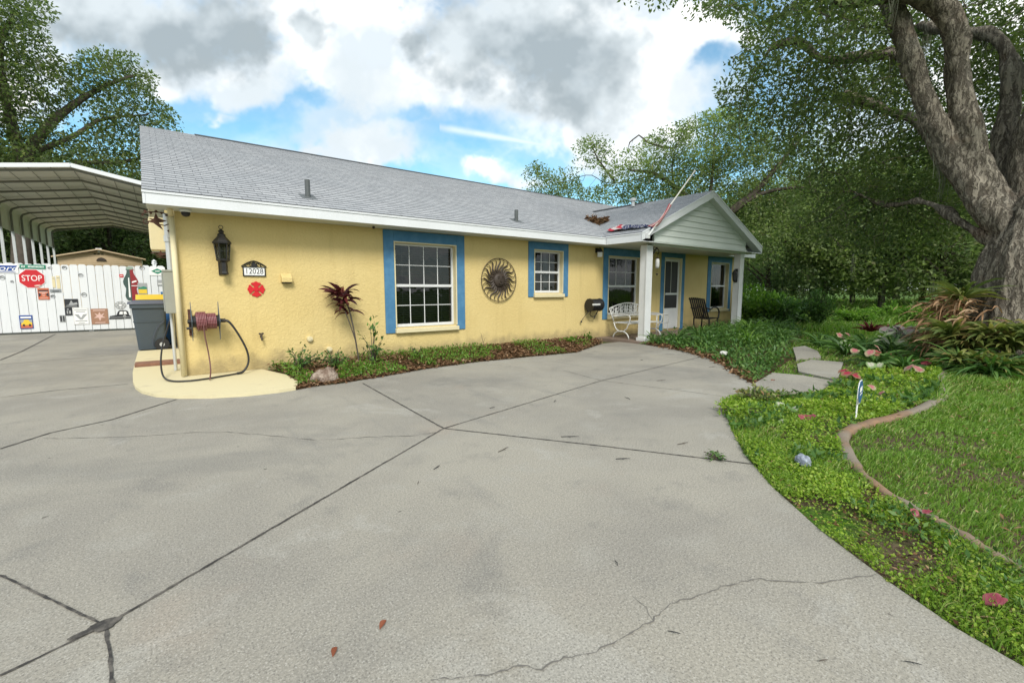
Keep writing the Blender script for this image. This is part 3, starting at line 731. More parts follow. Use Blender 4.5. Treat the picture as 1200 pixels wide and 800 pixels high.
while yy < 10.6:
    b.add([(PX - .11, yy, PZ - .02), (PX - .11, yy + 1.0, PZ - .02), (PX, yy + 1.0, PZ + .035), (PX, yy, PZ + .035), (PX + .11, yy + 1.0, PZ - .02), (PX + .11, yy, PZ - .02)], [(0, 1, 2, 3), (3, 2, 4, 5)]); yy += 1.01
b.build('ridge_vent', M_ridge, roof)
for (x, y, h, rr) in ((2.04, 8.14, .27, .042), (6.41, 8.16, .24, .042)):
    z = -.626 + SL * y; b = MB(); b.lathe([(rr, z - .03), (rr, z + h), (rr * .7, z + h), (rr * .7, z + h - .03)], (x, y, 0), 12)
    b.add([(x - .12, y - .14, z - .05), (x + .12, y - .14, z - .05), (x + .12, y + .12, z + .06), (x - .12, y + .12, z + .06)], [(0, 1, 2, 3)])
    b.build('vent_pipe', dirty((.09, .10, .10), .3, 10)('vent_pipe_metal') if 'vent_pipe_metal' not in MATS else MATS['vent_pipe_metal'], roof)
b = MB(); b.lathe([(.05, 3.9), (.05, 4.05), (.09, 4.06), (.09, 4.13), (.0, 4.15)], (PX - .35, 8.8, -.16), 10); b.build('exhaust_cap', M_galv, roof)
# fascia, soffit
fz0, fz1 = 2.372, 2.538
b = MB()
b.box((PX + PHW + .02, EAVE_Y, fz0), (RX1 - .032, EAVE_Y + .022, fz1)); b.box((PX + PHW - .022, PY + .02, fz0), (PX + PHW, EAVE_Y + .021, PEZ - .008))
b.build('fascia', M_fascia, house)
b = MB()
b.box((RX0 + .032, EAVE_Y, fz0), (PX - PHW - .02, EAVE_Y + .022, fz1))
b.box((RX0 - .004, EAVE_Y - .012, fz1 - .028), (PX - PHW - .02, EAVE_Y, fz1))
b.box((PX - PHW, PY + .02, fz0), (PX - PHW + .022, EAVE_Y + .021, PEZ - .008))
b.box((PX - PHW - .012, PY + .02, PEZ - .036), (PX - PHW, EAVE_Y + .02, PEZ - .008))
b.build('fascia', M_fascia, house)
for x in (RX0, RX1 - .03):
    b = MB()
    for sg in (-1, 1):
        ye = RY + sg * (RY - EAVE_Y)
        b.prism([(ye, fz0), (ye, fz1), (RY, RZ - .008), (RY, RZ - .174)], x, x + .03, 'yz')
    b.build('rake_board', M_fascia, house)
b = MB()
b.box((RX0 + .03, EAVE_Y + .022, fz0 + .002), (PX - PHW + .02, WY - .002, fz0 + .014))
b.build('soffit', M_vinyl, house); b = MB(); b.box((PX + PHW - .02, EAVE_Y + .022, fz0 + .002), (RX1 - .03, WY - .002, fz0 + .014))
b.build('soffit', M_vinyl, house); b = MB()
for sg in (-1, 1):
    ye = RY + sg * (RY - EAVE_Y - .02)
    b.add([(RX0 + .03, ye, fz0 + .05), (WX0, ye, fz0 + .05), (WX0, RY, RZ - .16), (RX0 + .03, RY, RZ - .16)], [(0, 1, 2, 3)])
b.build('rake_soffit', M_vinyl, house)
# porch gable: siding, rake boards, sloped soffits, beam, columns
SY = PY + .20; bx0, bx1 = PX - 2.24, PX + 2.30
b = MB(); z = 2.44; k = 0
while z < PZ - .12:
    h = .148; za, zb = z, min(z + h, PZ - .10)
    f = lambda zz: max(0.02, (PZ - .09 - zz) / PSL)
    xa0, xa1, xb0, xb1 = max(bx0, PX - f(za)), min(bx1, PX + f(za)), max(bx0, PX - f(zb)), min(bx1, PX + f(zb))
    b.add([(xa0, SY - .022, za), (xa1, SY - .022, za), (xb1, SY - .002, zb), (xb0, SY - .002, zb), (xa0, SY, za), (xa1, SY, za)], [(0, 1, 2, 3), (4, 5, 1, 0)])
    z += h
b.box((bx0, SY + .02, 2.42), (bx1, SY + .03, 2.6))
b.build('gable_siding', M_vinyl, house)
b = MB()
for sg in (-1, 1):
    xe = PX + sg * PHW; dz = .185
    b.prism([(PX, PZ - .006), (xe, PEZ - .006), (xe, PEZ - dz), (PX, PZ - dz)], PY, PY + .025)
    b.prism([(PX, PZ + .006), (xe + sg * .01, PEZ + .004), (xe + sg * .01, PEZ - .03), (PX, PZ - .03)], PY - .010, PY - .001)
b.box((bx1 + .02, PY + .002, fz0 - .01), (PX + PHW - .002, PY + .022, PEZ - .188)); b.box((PX - PHW + .002, PY + .002, fz0), (bx0 - .02, PY + .022, PEZ - .188))
b.build('gable_rake', M_fascia, house)
b = MB()
for sg in (-1, 1):
    xe = PX + sg * PHW
    b.add([(PX, PY + .025, PZ - .175), (xe, PY + .025, PEZ - .175), (xe, SY + .02, PEZ - .175), (PX, SY + .02, PZ - .175)], [(0, 1, 2, 3)])
b.box((PX - PHW + .022, PY + .025, fz0 + .002), (PX + PHW - .022, WY - .002, fz0 + .012))
b.build('porch_ceiling', M_vinyl, house)
b = MB(); b.box((bx0 - .02, SY - .03, 2.335), (bx1 + .02, SY + .15, 2.44)); b.box((bx0 - .03, SY - .045, 2.425), (bx1 + .03, SY - .022, 2.452)); b.build('porch_beam', M_vinyl, house)
b = MB(); b.box((8.95, 6.62, -.12), (14.8, WY, .045)); b.build('porch_floor', dirty((.20, .15, .12), .5, 3, .6)('porch_floor_concrete'), house)
for cx in (9.30, 13.83):
    b = MB(); b.box((cx - .10, SY + .0, .05), (cx + .10, SY + .20, 2.334)); c_ = b.build('porch_column', M_white, house, bevel=.008)
    b = MB()
    for sx in (-1, 1):
        b.box((cx + sx * .103 - .012, SY - .004, .2), (cx + sx * .103 + .012, SY + .02, 2.33))
    b.box((cx - .125, SY - .02, .045), (cx + .125, SY + .225, .12)); b.build('column_trim', M_white, c_)
# end wall: corner board, downpipe
b = MB(); b.tube([(.20, 7.99, .05), (.20, 7.99, 2.30)], .034, 10); b.tube([(.20, 7.99, 2.30), (.18, 7.80, 2.40)], .034, 10); b.build('downpipe', M_cream, house, smooth=True)

# ================================================================== THINGS ON AND BY THE HOUSE
def text_part(name, body, mat_, parent, loc, size, rot=(math.pi / 2, 0, 0), ext=.002, shear=0.0, sx=1.0, align='CENTER'):
    cu = bpy.data.curves.new(name + '_curve', 'FONT'); cu.body = body; cu.size = size; cu.extrude = ext; cu.align_x = align; cu.align_y = 'CENTER'; cu.shear = shear
    o = bpy.data.objects.new(name + '_tmp', cu); col.objects.link(o); dg = bpy.context.evaluated_depsgraph_get()
    me = bpy.data.meshes.new_from_object(o.evaluated_get(dg)); bpy.data.objects.remove(o)
    me.transform(Matrix.Translation(loc) @ Matrix.Rotation(rot[2], 4, 'Z') @ Matrix.Rotation(rot[0], 4, 'X') @ Matrix.Diagonal((sx, 1, 1, 1)))
    for m_ in list(me.materials): pass
    me.materials.clear()
    return put(name, me, mat_, parent)
def arc(cx, cz, r, a0, a1, n, y, plane='xz'):
    return [((cx + r * math.cos(a), y, cz + r * math.sin(a)) if plane == 'xz' else (y, cx + r * math.cos(a), cz + r * math.sin(a))) for a in np.linspace(a0, a1, n)]
def swirl(mb, P, r=.006, n=5): mb.tube(P, r, n)

# coach lantern
L = empty('wall_lantern', (.77, WY, 1.80), 'tall black coach lantern with candle bulbs on the yellow wall beside the house corner', 'wall lantern')
lx, ly = .77, WY - .125
b = MB(); b.box((lx - .055, WY - .022, 1.50), (lx + .055, WY, 1.74)); b.tube([(lx, WY - .02, 1.60), (lx, WY - .09, 1.57), (lx, ly, 1.66)], .014, 6); b.lathe([(.052, 1.50), (.06, 1.52), (.052, 1.545), (.05, 1.68), (.085, 1.70)], (lx, ly, 0), 6); b.build('bracket', M_black, L)
b = MB(); b.lathe([(.085, 1.70), (.09, 1.725), (.08, 1.73)], (lx, ly, 0), 6)
for k in range(6):
    a = math.pi / 3 * k; b.bar((lx + .078 * math.cos(a), ly + .078 * math.sin(a), 1.72), (lx + .102 * math.cos(a), ly + .102 * math.sin(a), 1.95), .012, .012)
    a2 = a + math.pi / 3; b.bar((lx + .09 * math.cos(a), ly + .09 * math.sin(a), 1.835), (lx + .09 * math.cos(a2), ly + .09 * math.sin(a2), 1.835), .007, .007)
b.lathe([(.118, 1.945), (.122, 1.965), (.07, 2.03), (.05, 2.055), (.052, 2.075), (.028, 2.10), (.04, 2.125), (.012, 2.15), (.0, 2.155)], (lx, ly, 0), 6)
b.tube([(lx + .026 * math.cos(a), ly, 2.18 + .026 * math.sin(a)) for a in np.linspace(0, 2 * math.pi, 13)[:-1]], .005, 5, closed=True)
b.build('cage', M_black, L)
b = MB(); b.lathe([(.072, 1.73), (.094, 1.945)], (lx, ly, 0), 6); b.build('glass', mat('lantern_glass', fn=fn_glass), L)
for dx in (-.032, .032):
    b = MB(); b.lathe([(.012, 1.73), (.012, 1.82), (.016, 1.83), (.020, 1.865), (.006, 1.905), (0, 1.91)], (lx + dx, ly, 0), 8); b.build('candle_bulb', M_cream, L, smooth=True)

# house number plaque
Pq = empty('house_number_plaque', (1.18, WY, 1.56), 'small arched black plaque with white tiles reading 12028', 'number plaque')
b = MB(); hw, z0, z1 = .155, 1.487, 1.632; y0, y1 = WY - .022, WY - .002; cx = 1.18
b.box((cx - hw, y0, z0), (cx + hw, y1, z0 + .014)); b.box((cx - hw, y0, z1 - .012), (cx + hw, y1, z1)); b.box((cx - hw, y0, z0 + .014), (cx - hw + .014, y1, z1 - .012)); b.box((cx + hw - .014, y0, z0 + .014), (cx + hw, y1, z1 - .012))
b.tube([(cx + x, WY - .012, z1 + .085 * (1 - (abs(x) / .17) ** 1.6)) for x in np.linspace(-.17, .17, 15)], .009, 5)
for x in (-.10, -.05, 0, .05, .10):
    zc = z1 + .042 * (1 - (abs(x) / .17) ** 1.6); b.tube(arc(cx + x, zc, .018, 0, 5.2, 9, WY - .012), .006, 5)
b.prism([(cx - .04, z1), (cx + .04, z1), (cx + .03, z1 + .05), (cx, z1 + .078), (cx - .03, z1 + .05)], WY - .016, WY - .006)
b.build('frame', M_black, Pq)
b = MB(); b.box((cx - hw + .014, WY - .012, z0 + .014), (cx + hw - .014, WY - .004, z1 - .012)); b.build('tile', M_signwhite, Pq)
text_part('numerals', '12028', M_signblack, Pq, (cx, WY - .0135, (z0 + z1) / 2), .115, ext=.0012, sx=.88)

# red firefighter cross
cx, cz = 1.192, 1.288; b = MB(); n = 4
for k in range(4):
    a = math.pi / 2 * k; ca, sa = math.cos(a), math.sin(a)
    pts = [(.018, -.012), (.045, -.028), (.088, -.075), (.105, -.066), (.112, -.03), (.128, -.012), (.128, .012), (.112, .03), (.105, .066), (.088, .075), (.045, .028), (.018, .012)]
    b.prism([(cx + .93 * (p * ca - q * sa), cz + .93 * (p * sa + q * ca)) for p, q in pts], WY - .016, WY - .004)
b.lathe([(.040, WY - .018), (.040, WY - .003)], (cx, 0, cz), 18, axis='y'); b.lathe([(.026, WY - .022), (.030, WY - .018)], (cx, 0, cz), 14, axis='y')
tag(b.build('fire_cross', M_red), 'red metal cross emblem with flared arms under the number plaque', 'wall emblem')

# dryer vent hood, hose bib, two small wall plugs
v = empty('vent_hood', (1.62, WY, 1.45), 'small square cream vent hood on the yellow wall right of the number plaque', 'vent hood')
b = MB(); b.prism([(WY, 1.54), (WY - .10, 1.47), (WY - .10, 1.40), (WY, 1.40)], 1.545, 1.70, 'yz'); b.build('hood', M_wall, v, bevel=.005)
b = MB(); b.box((1.56, WY - .085, 1.385), (1.685, WY - .01, 1.399)); b.build('flap', M_dark, v)
v = empty('hose_bib', (1.215, WY, .52), 'small bronze outdoor tap low on the yellow wall', 'tap')
b = MB(); b.tube([(1.215, WY, .545), (1.215, WY - .07, .545), (1.215, WY - .10, .50)], .014, 8); b.lathe([(.02, .56), (.018, .585)], (1.215, WY - .055, 0), 8); b.build('spout', M_bronze, v)
b = MB(); b.tube([(1.215 + .032 * math.cos(a), WY - .055, .6 + .01 * math.sin(2 * a)) for a in np.linspace(0, 6.28, 11)[:-1]], .007, 5, closed=True); b.bar((1.18, WY - .055, .6), (1.25, WY - .055, .6), .01, .008); b.build('tap_wheel', M_bronze, v)
for (x, z, lab) in ((1.93, .47, 'round cream pipe cap on the wall just above the low green weeds'), (2.235, .27, 'tiny cream pipe stub low on the wall beside the maroon leaved plant')):
    b = MB(); b.lathe([(.045, WY - .05), (.045, WY)], (x, 0, z), 12, axis='y'); b.lathe([(.028, WY - .062), (.028, WY - .05)], (x, 0, z), 6, axis='y'); tag(b.build('pipe_cap', M_cream, smooth=False), lab, 'pipe cap')

# hose reel with wound hose, leader hose and ground loop
H = empty('hose_reel', (.60, WY, .85), 'dark wall mounted hose reel wound with a faded red hose near the house corner', 'hose reel')
hy, hz = WY - .22, .835
def flange(x):
    b = MB(); pts = []
    for k in range(16):
        a = 2 * math.pi * k / 16; r = .125 + (.15 if k % 8 == 4 else .025 if k % 4 == 0 else 0)
        pts.append((hy + r * math.cos(a), hz + r * math.sin(a)))
    b.prism(pts, x - .006, x + .006, 'yz')
    return b.build('flange', dirty((.075, .095, .115), .4, 9, .6)('reel_flange') if 'reel_flange' not in MATS else MATS['reel_flange'], H)
flange(.405); flange(.875)
b = MB(); b.lathe([(.03, .33), (.03, .95)], (0, hy, hz), 10, axis='x'); b.lathe([(.085, .415), (.085, .865)], (0, hy, hz), 14, axis='x'); b.build('drum', M_black, H)
b = MB(); hel = []
turns = 13
for k in range(turns * 14 + 1):
    a = 2 * math.pi * k / 14; x = .475 + .35 * k / (turns * 14); hel.append((x, hy + .105 * math.cos(a), hz + .105 * math.sin(a)))
b.tube(hel, .0135, 6)
hel2 = [(.49 + .16 * k / 84, hy + .128 * math.cos(2 * math.pi * k / 14), hz + .128 * math.sin(2 * math.pi * k / 14)) for k in range(85)]
b.tube(hel2, .0135, 6)
b.build('wound_hose', M_hose, H, smooth=True)
b = MB(); b.box((.36, WY - .03, .62), (.42, WY, 1.0)); b.bar((.385, WY - .02, .96), (.385, hy, hz), .035, .012); b.bar((.385, WY - .02, .66), (.385, hy, hz), .035, .012); b.build('wall_bracket', M_rust, H); b = MB(); b.bar((.885, WY - .005, hz), (.885, hy, hz), .03, .012); b.build('support_arm', M_rust, H)
b = MB(); b.tube([(.40, hy, hz - .03), (.365, hy, hz - .05), (.365, hy - .07, hz - .09)], .012, 6); b.tube([(.30, hy - .07, hz - .09), (.385, hy - .07, hz - .09)], .017, 8); b.build('crank', M_black, H)
def smooth_path(pts, n=10):
    P = [Vector(p) for p in pts]; out = []
    for i in range(len(P) - 1):
        p0, p1, p2, p3 = P[max(i - 1, 0)], P[i], P[i + 1], P[min(i + 2, len(P) - 1)]
        for k in range(n):
            t = k / n; out.append(.5 * ((2 * p1) + (p2 - p0) * t + (2 * p0 - 5 * p1 + 4 * p2 - p3) * t * t + (3 * p1 - p0 - 3 * p2 + p3) * t ** 3))
    out.append(P[-1]); return out
b = MB(); b.tube(smooth_path([(.59, hy - .12, hz - .05), (.60, hy - .14, .62), (.635, hy - .16, .38), (.64, hy - .25, .17), (.60, hy - .42, .055)]), .0125, 7); b.build('hanging_hose', M_hosebrown, H, smooth=True)
b = MB(); b.tube(smooth_path([(.89, hy, hz), (.97, hy, hz), (1.06, hy - .02, .80), (1.20, hy - .04, .62), (1.33, hy - .05, .38), (1.345, hy - .05, .20), (1.24, hy - .08, .075), (1.10, hy - .12, .055), (.85, hy - .20, .052), (.55, hy - .30, .052), (.25, hy - .33, .052), (.05, hy - .2, .052), (-.04, hy + .1, .09), (-.05, 8.25, .28), (.0, 8.6, .52), (.10, 8.95, .80)]), [.019] * 70 + [.012] * 81, 8)
tag(b.build('leader_hose', M_rubber, smooth=True), 'long black hose looping from the reel down onto the cream pad and round the corner', 'hose')
b = MB(); b.lathe([(.024, .90), (.024, .955), (.03, .955), (.03, .985)], (0, hy, hz), 8, axis='x'); b.build('coupling', M_bronze, H)
for o in list(H.children) + [o for o in col.objects if o.name.startswith('leader_hose')]:      # the reel is narrow: about 0.33 m between its flanges
    for v_ in o.data.vertices:
        x = v_.co.x; v_.co.x = x if x < .2 else .2 + (x - .2) * .634 if x < .405 else .33 + (x - .405) * .70

# electrical panel, conduit, cream cabinet and iron bird bracket at the end wall
e = empty('electrical_panel', (WX0, 8.6, 1.2), 'grey metal electrical box on the end wall above the bin', 'electrical box')
b = MB(); b.box((.055, 8.50, .93), (WX0, 8.86, 1.56)); b.box((.048, 8.49, 1.545), (WX0, 8.87, 1.575)); b.build('box', M_grey, e, bevel=.006)
b = MB(); b.box((.040, 8.52, .96), (.054, 8.84, 1.53)); b.build('cover', M_grey, e, bevel=.003)
b = MB(); b.tube([(.16, 8.72, 1.57), (.16, 8.72, 2.42)], .042, 12); b.lathe([(.055, 2.0), (.055, 2.09)], (.16, 8.72, 0), 12); b.box((.15, 8.66, 2.06), (WX0, 8.68, 2.10)); b.build('conduit', M_galv, e); b = MB(); b.tube([(.12, 8.70, .93), (.12, 8.70, .04)], .022, 8); b.build('lower_conduit', M_galv, e)
c_ = empty('meter_cabinet', (WX0, 9.6, 2.2), 'pale cream cabinet high on the end wall behind the conduit', 'cabinet')
b = MB(); b.box((-.06, 9.55, 1.93), (WX0, 9.95, 2.45)); b.build('body', M_cream, c_, bevel=.01)
b = MB(); b.box((-.068, 9.58, 1.96), (-.061, 9.92, 2.42)); b.build('lid', M_cream, c_)
I = empty('bird_bracket', (.2, 8.0, 2.25), 'rusty iron scroll bracket with a bird and leaves at the house corner under the eave', 'iron bracket')
b = MB(); yb = 8.02
b.bar((.20, yb, 2.05), (.20, yb, 2.33), .014, .014); b.tube([(.20, yb, 2.29), (.10, yb, 2.335), (-.04, yb, 2.33), (-.11, yb, 2.30)], .007, 5)
b.tube([(.20, yb, 2.20), (.12, yb, 2.16), (.06, yb, 2.17), (.02, yb, 2.23), (-.04, yb, 2.24)], .008, 5)
b.tube([(-.04 + (.045 - .003 * k) * math.cos(k * .5 + 1.5) - .03, yb, 2.19 + (.045 - .003 * k) * math.sin(k * .5 + 1.5)) for k in range(12)], .006, 5)
for (x, z, s_) in ((-.08, 2.335, .022), (-.02, 2.315, .020), (.04, 2.345, .022), (.10, 2.325, .02), (.15, 2.30, .02), (.165, 2.09, .024), (-.11, 2.28, .016)):
    b.prism([(x - s_, z), (x, z - s_ * .7), (x + s_, z), (x, z + s_ * .9)], yb - .006, yb + .006)
b.build('scroll', M_rust, I)
b = MB(); b.prism([(-.09, 2.20), (-.03, 2.215), (.01, 2.25), (.035, 2.33), (.055, 2.26), (.10, 2.24), (.15, 2.225), (.10, 2.205), (.06, 2.195), (.10, 2.10), (.05, 2.14), (.0, 2.185), (-.05, 2.195)], yb - .012, yb + .012); b.build('bird', M_rust, I)
I = empty('bird_ornament', (.1, 9.55, 1.85), 'small rusty iron bird ornament below the cream cabinet', 'iron ornament')
b = MB(); b.bar((-.07, 9.50, 1.875), (.20, 9.50, 1.875), .018, .012); b.bar((.0, 9.50, 1.81), (.22, 9.50, 1.805), .014, .012); b.bar((.2, 9.5, 1.8), (.2, 9.5, 1.89), .014, .012); b.build('arm', M_rust, I)
b = MB(); b.prism([(-.02, 1.845), (.03, 1.86), (.06, 1.92), (.085, 1.875), (.16, 1.865), (.10, 1.84), (.05, 1.825)], 9.485, 9.515); b.build('bird', M_rust, I)
s_ = empty('security_camera', (.33, 7.9, 2.34), 'black domed security camera under the eave near the corner', 'camera')
b = MB(); b.lathe([(.07, 2.372), (.072, 2.352), (.06, 2.335)], (.36, 7.80, 0), 16); b.build('mount', M_white, s_, smooth=True)
b = MB(); b.lathe([(.055, 2.335), (.052, 2.305), (.036, 2.282), (.0, 2.272)], (.36, 7.80, 0), 16); b.build('dome', M_black, s_, smooth=True)
b = MB(); b.lathe([(.022, 2.372), (.024, 2.345), (.012, 2.33)], (3.02, 7.85, 0), 10); tag(b.build('soffit_sensor', M_black), 'tiny black sensor under the eave left of the first window', 'sensor')
b = MB(); b.box((-.40, 9.45, .036), (.20, 9.78, .085)); o = b.build('paver_board', dirty((.17, .085, .055), .6, 9, 1.9, .4, .8)('brown_board'), bevel=.004); tag(o, 'weathered reddish brown board lying on the cream pad beside the end wall', 'board')

# wall sun
sx, sz, sr = 5.83, 1.487, .462
S = empty('wall_sun', (sx, WY, sz), 'round bronze metal sun with wavy rays inside a hoop on the yellow wall', 'wall decoration')
b = MB(); b.tube(arc(sx, sz, sr, 0, 2 * math.pi, 49, WY - .035)[:-1], .0085, 6, closed=True); b.build('hoop', M_bronze, S, smooth=True)
b = MB()
for k in range(24):
    a0 = 2 * math.pi * k / 24 + .05; big = k % 2 == 0; ptsL, ptsR = [], []
    for t in np.linspace(0, 1, 10):
        r = .15 + t * (sr - .15 - (.0 if big else .015)); a = a0 + .16 * math.sin(t * 6.0) * (1 - .2 * t); wd = (.031 if big else .020) * (1 - t * .78) * (.8 + .6 * math.sin(t * 3.1))
        ptsL.append((sx + r * math.cos(a) - wd * math.sin(a), sz + r * math.sin(a) + wd * math.cos(a))); ptsR.append((sx + r * math.cos(a) + wd * math.sin(a), sz + r * math.sin(a) - wd * math.cos(a)))
    vs = [(p[0], WY - .040 - .006 * (i % 2), p[1]) for i, p in enumerate(ptsL)] + [(p[0], WY - .030, p[1]) for p in ptsR]
    m_ = [((ptsL[i][0] + ptsR[i][0]) / 2, WY - .048, (ptsL[i][1] + ptsR[i][1]) / 2) for i in range(10)]
    vs = [(p[0], WY - .032, p[1]) for p in ptsL] + m_ + [(p[0], WY - .032, p[1]) for p in ptsR]
    b.add(vs, [(i, i + 1, 11 + i, 10 + i) for i in range(9)] + [(10 + i, 11 + i, 21 + i, 20 + i) for i in range(9)])
b.build('rays', M_bronze, S)
b = MB(); b.lathe([(.150, WY - .028), (.155, WY - .045), (.135, WY - .065), (.09, WY - .085), (.04, WY - .094), (0, WY - .096)], (sx, 0, sz), 24, axis='y'); face = b.build('face', M_bronze, S, smooth=True)
b = MB(); b.prism([(sx - .014, sz - .03), (sx + .014, sz - .03), (sx + .006, sz + .04), (sx - .006, sz + .04)], WY - .12, WY - .085)
for q in (-1, 1): b.tube(arc(sx + q * .05, sz + .03, .024, .3, 2.8, 7, WY - .093), .007, 5); b.lathe([(.012, WY - .10), (.014, WY - .085)], (sx + q * .05, 0, sz + .03), 8, axis='y'); b.tube(arc(sx + q * .052, sz + .048, .032, .4, 2.7, 7, WY - .09), .006, 5)
b.tube(arc(sx, sz - .04, .05, math.pi + .5, 2 * math.pi - .5, 9, WY - .092), .008, 5)
b.build('features', M_bronze, face)

# porch wall light, second reel
P_ = empty('porch_light', (8.93, WY, 2.2), 'small black wall light with a white glass shade beside the porch window', 'wall light')
b = MB(); b.box((8.89, WY - .02, 2.22), (8.97, WY, 2.34)); b.tube([(8.93, WY - .02, 2.30), (8.93, WY - .10, 2.32)], .012, 6); b.lathe([(.03, 2.34), (.10, 2.24), (.105, 2.225)], (8.93, WY - .12, 0), 4); b.build('bracket', M_black, P_)
b = MB(); b.lathe([(.085, 2.225), (.085, 2.11), (.06, 2.105)], (8.93, WY - .12, 0), 4); b.build('shade', M_white, P_)
H2 = empty('porch_hose_reel', (8.75, WY, .86), 'black cable reel with dangling cords mounted low beside the porch window', 'cable reel')
b = MB(); b.lathe([(.16, 8.50), (.165, 8.52), (.13, 8.53), (.13, 8.86), (.165, 8.87), (.16, 8.89)], (0, WY - .19, .90), 20, axis='x'); b.build('drum', M_black, H2, smooth=False)
b = MB()
for k in range(6): b.tube([(8.55 + .055 * k + .004 * j, WY - .19 + .142 * math.cos(a), .90 + .142 * math.sin(a)) for j, a in enumerate(np.linspace(0, 6.28, 15)[:-1])], .014, 5, closed=True)
b.build('wound_cord', M_rubber, H2, smooth=True)
b = MB(); b.box((8.44, WY - .36, .895), (8.72, WY - .345, .94)); b.build('handle_plate', M_whitemetal, H2)
b = MB(); b.box((8.62, WY - .05, .72), (8.70, WY, 1.05)); b.bar((8.66, WY - .03, .86), (8.66, WY - .19, .9), .05, .03); b.build('mount', M_black, H2)
b = MB(); b.tube(smooth_path([(8.56, WY - .2, .78), (8.58, WY - .15, .66), (8.70, WY - .13, .60), (8.82, WY - .14, .66), (8.86, WY - .18, .79)]), .009, 5); b.tube(smooth_path([(8.84, WY - .2, .78), (8.83, WY - .12, .66), (8.78, WY - .1, .54)]), .012, 5); b.tube(smooth_path([(8.52, WY - .2, .78), (8.44, WY - .1, .62), (8.36, WY - .06, .50)]), .008, 5); b.lathe([(.02, .46), (.022, .50)], (8.36, WY - .06, 0), 6); b.build('cord', M_rubber, H2, smooth=True)

# porch furniture
Bn = empty('garden_bench', (9.9, 7.5, .045), 'white ironwork garden bench with a lattice back behind the porch column', 'bench')
bx0_, bx1_, byf, byb, bz = 9.27, 10.62, 7.22, 7.72, .045
b = MB(); nb = 13
top = lambda x: .80 + .13 * math.sin(math.pi * min(1, max(0, (x - bx0_ + .05) / (bx1_ - bx0_ + .1))))
pl = [(x, byb + .10, top(x)) for x in np.linspace(bx0_ - .05, bx1_ + .05, nb)]
b.tube(pl, .017, 6); b.tube([(bx0_ - .05, byb + .10, .80), (bx0_ + .03, byb + .02, .47)], .017, 6); b.tube([(bx1_ + .05, byb + .10, .80), (bx1_ - .03, byb + .02, .47)], .017, 6)
b.tube([(bx0_ + .0, byb + .05, .60), (bx1_, byb + .05, .60)], .018, 6)
k = 0; x = bx0_ + .06
while x < bx1_ - .03:
    zt = top(x) - .02
    for (cz_, r_) in ((.665, .048), (.76, .046), (.845, .034)):
        if cz_ + r_ < zt + .02: b.tube(arc(x + (.03 if k % 2 else -.01), cz_, r_, .4 * k, .4 * k + 5.0, 10, byb + .055 + (cz_ - .6) * .15), .010, 5)
    b.bar((x - .04, byb + .05, .60), (x + .05, byb + .09, zt), .014, .01); k += 1; x += .095
b.build('backrest', M_whitemetal, Bn, smooth=True)
b = MB()
for yy in np.linspace(byf + .02, byb, 9): b.bar((bx0_ + .02, yy, .435), (bx1_ - .02, yy, .435), .035, .012)
b.tube([(bx0_, byf, .435), (bx1_, byf, .435)], .015, 6); b.tube([(bx0_, byb, .435), (bx1_, byb, .435)], .015, 6); b.build('seat', M_whitemetal, Bn)
for x in (bx0_, bx1_):
    b = MB(); mid = (byf + byb) / 2
    b.tube([(x, byf, .435)] + [(x, mid - .22 * math.cos(a) * 1.0, .435 - .215 * math.sin(a)) for a in np.linspace(.15, math.pi - .15, 11)] + [(x, byb, .435)], .017, 6)
    b.tube([(x, mid - .25 * math.cos(a), bz + .19 * math.sin(a)) for a in np.linspace(.0, math.pi, 11)], .017, 6); b.build('leg', M_whitemetal, Bn, smooth=True)
    b = MB(); b.tube(smooth_path([(x, byb + .06, .64), (x, mid, .66), (x, byf - .01, .62), (x, byf, .44)], 6), .014, 6); b.build('armrest', M_whitemetal, Bn, smooth=True)
T = empty('side_table', (11.0, 7.6, .045), 'low white wire side table between the garden bench and the front door', 'side table')
b = MB(); b.tube([(10.75, 7.45, .60), (11.26, 7.45, .60), (11.30, 7.45, .56), (11.30, 7.45, .36)], .013, 6); b.tube([(10.75, 7.82, .60), (11.26, 7.82, .60), (11.30, 7.82, .56), (11.30, 7.82, .36)], .013, 6)
b.tube([(10.75, 7.45, .60), (10.75, 7.82, .60)], .013, 6); b.tube([(11.28, 7.45, .585), (11.28, 7.82, .585)], .013, 6)
for x in np.linspace(10.80, 11.2, 7): b.tube([(x, 7.45, .60), (x, 7.82, .60)], .005, 4)
b.tube([(10.75, 7.45, .37), (11.30, 7.45, .37)], .011, 6); b.build('top_frame', M_whitemetal, T, smooth=True)
for x in (10.76, 11.29):
    for y in (7.46, 7.81):
        b = MB(); b.tube([(x, y, .59), (x, y, .045)], .011, 6); b.build('leg', M_whitemetal, T, smooth=True)
Rk = empty('porch_chair', (13.25, 7.5, .045), 'dark reclined porch chair with curved arms beside the front door', 'chair')
b = MB()
for y in np.linspace(7.26, 7.72, 8): b.bar((13.10, y, .42), (12.78, y, 1.02 + .03 * math.sin(6 * y)), .045, .018, (1, 0, 0))
b.bar((12.78, 7.24, 1.0), (12.78, 7.74, 1.0), .05, .03); b.build('backrest', M_black, Rk)
b = MB()
for x in np.linspace(13.08, 13.60, 9): b.bar((x, 7.24, .40 + .04 * (x - 13.08)), (x, 7.74, .40 + .04 * (x - 13.08)), .045, .018)
b.build('seat', M_black, Rk)
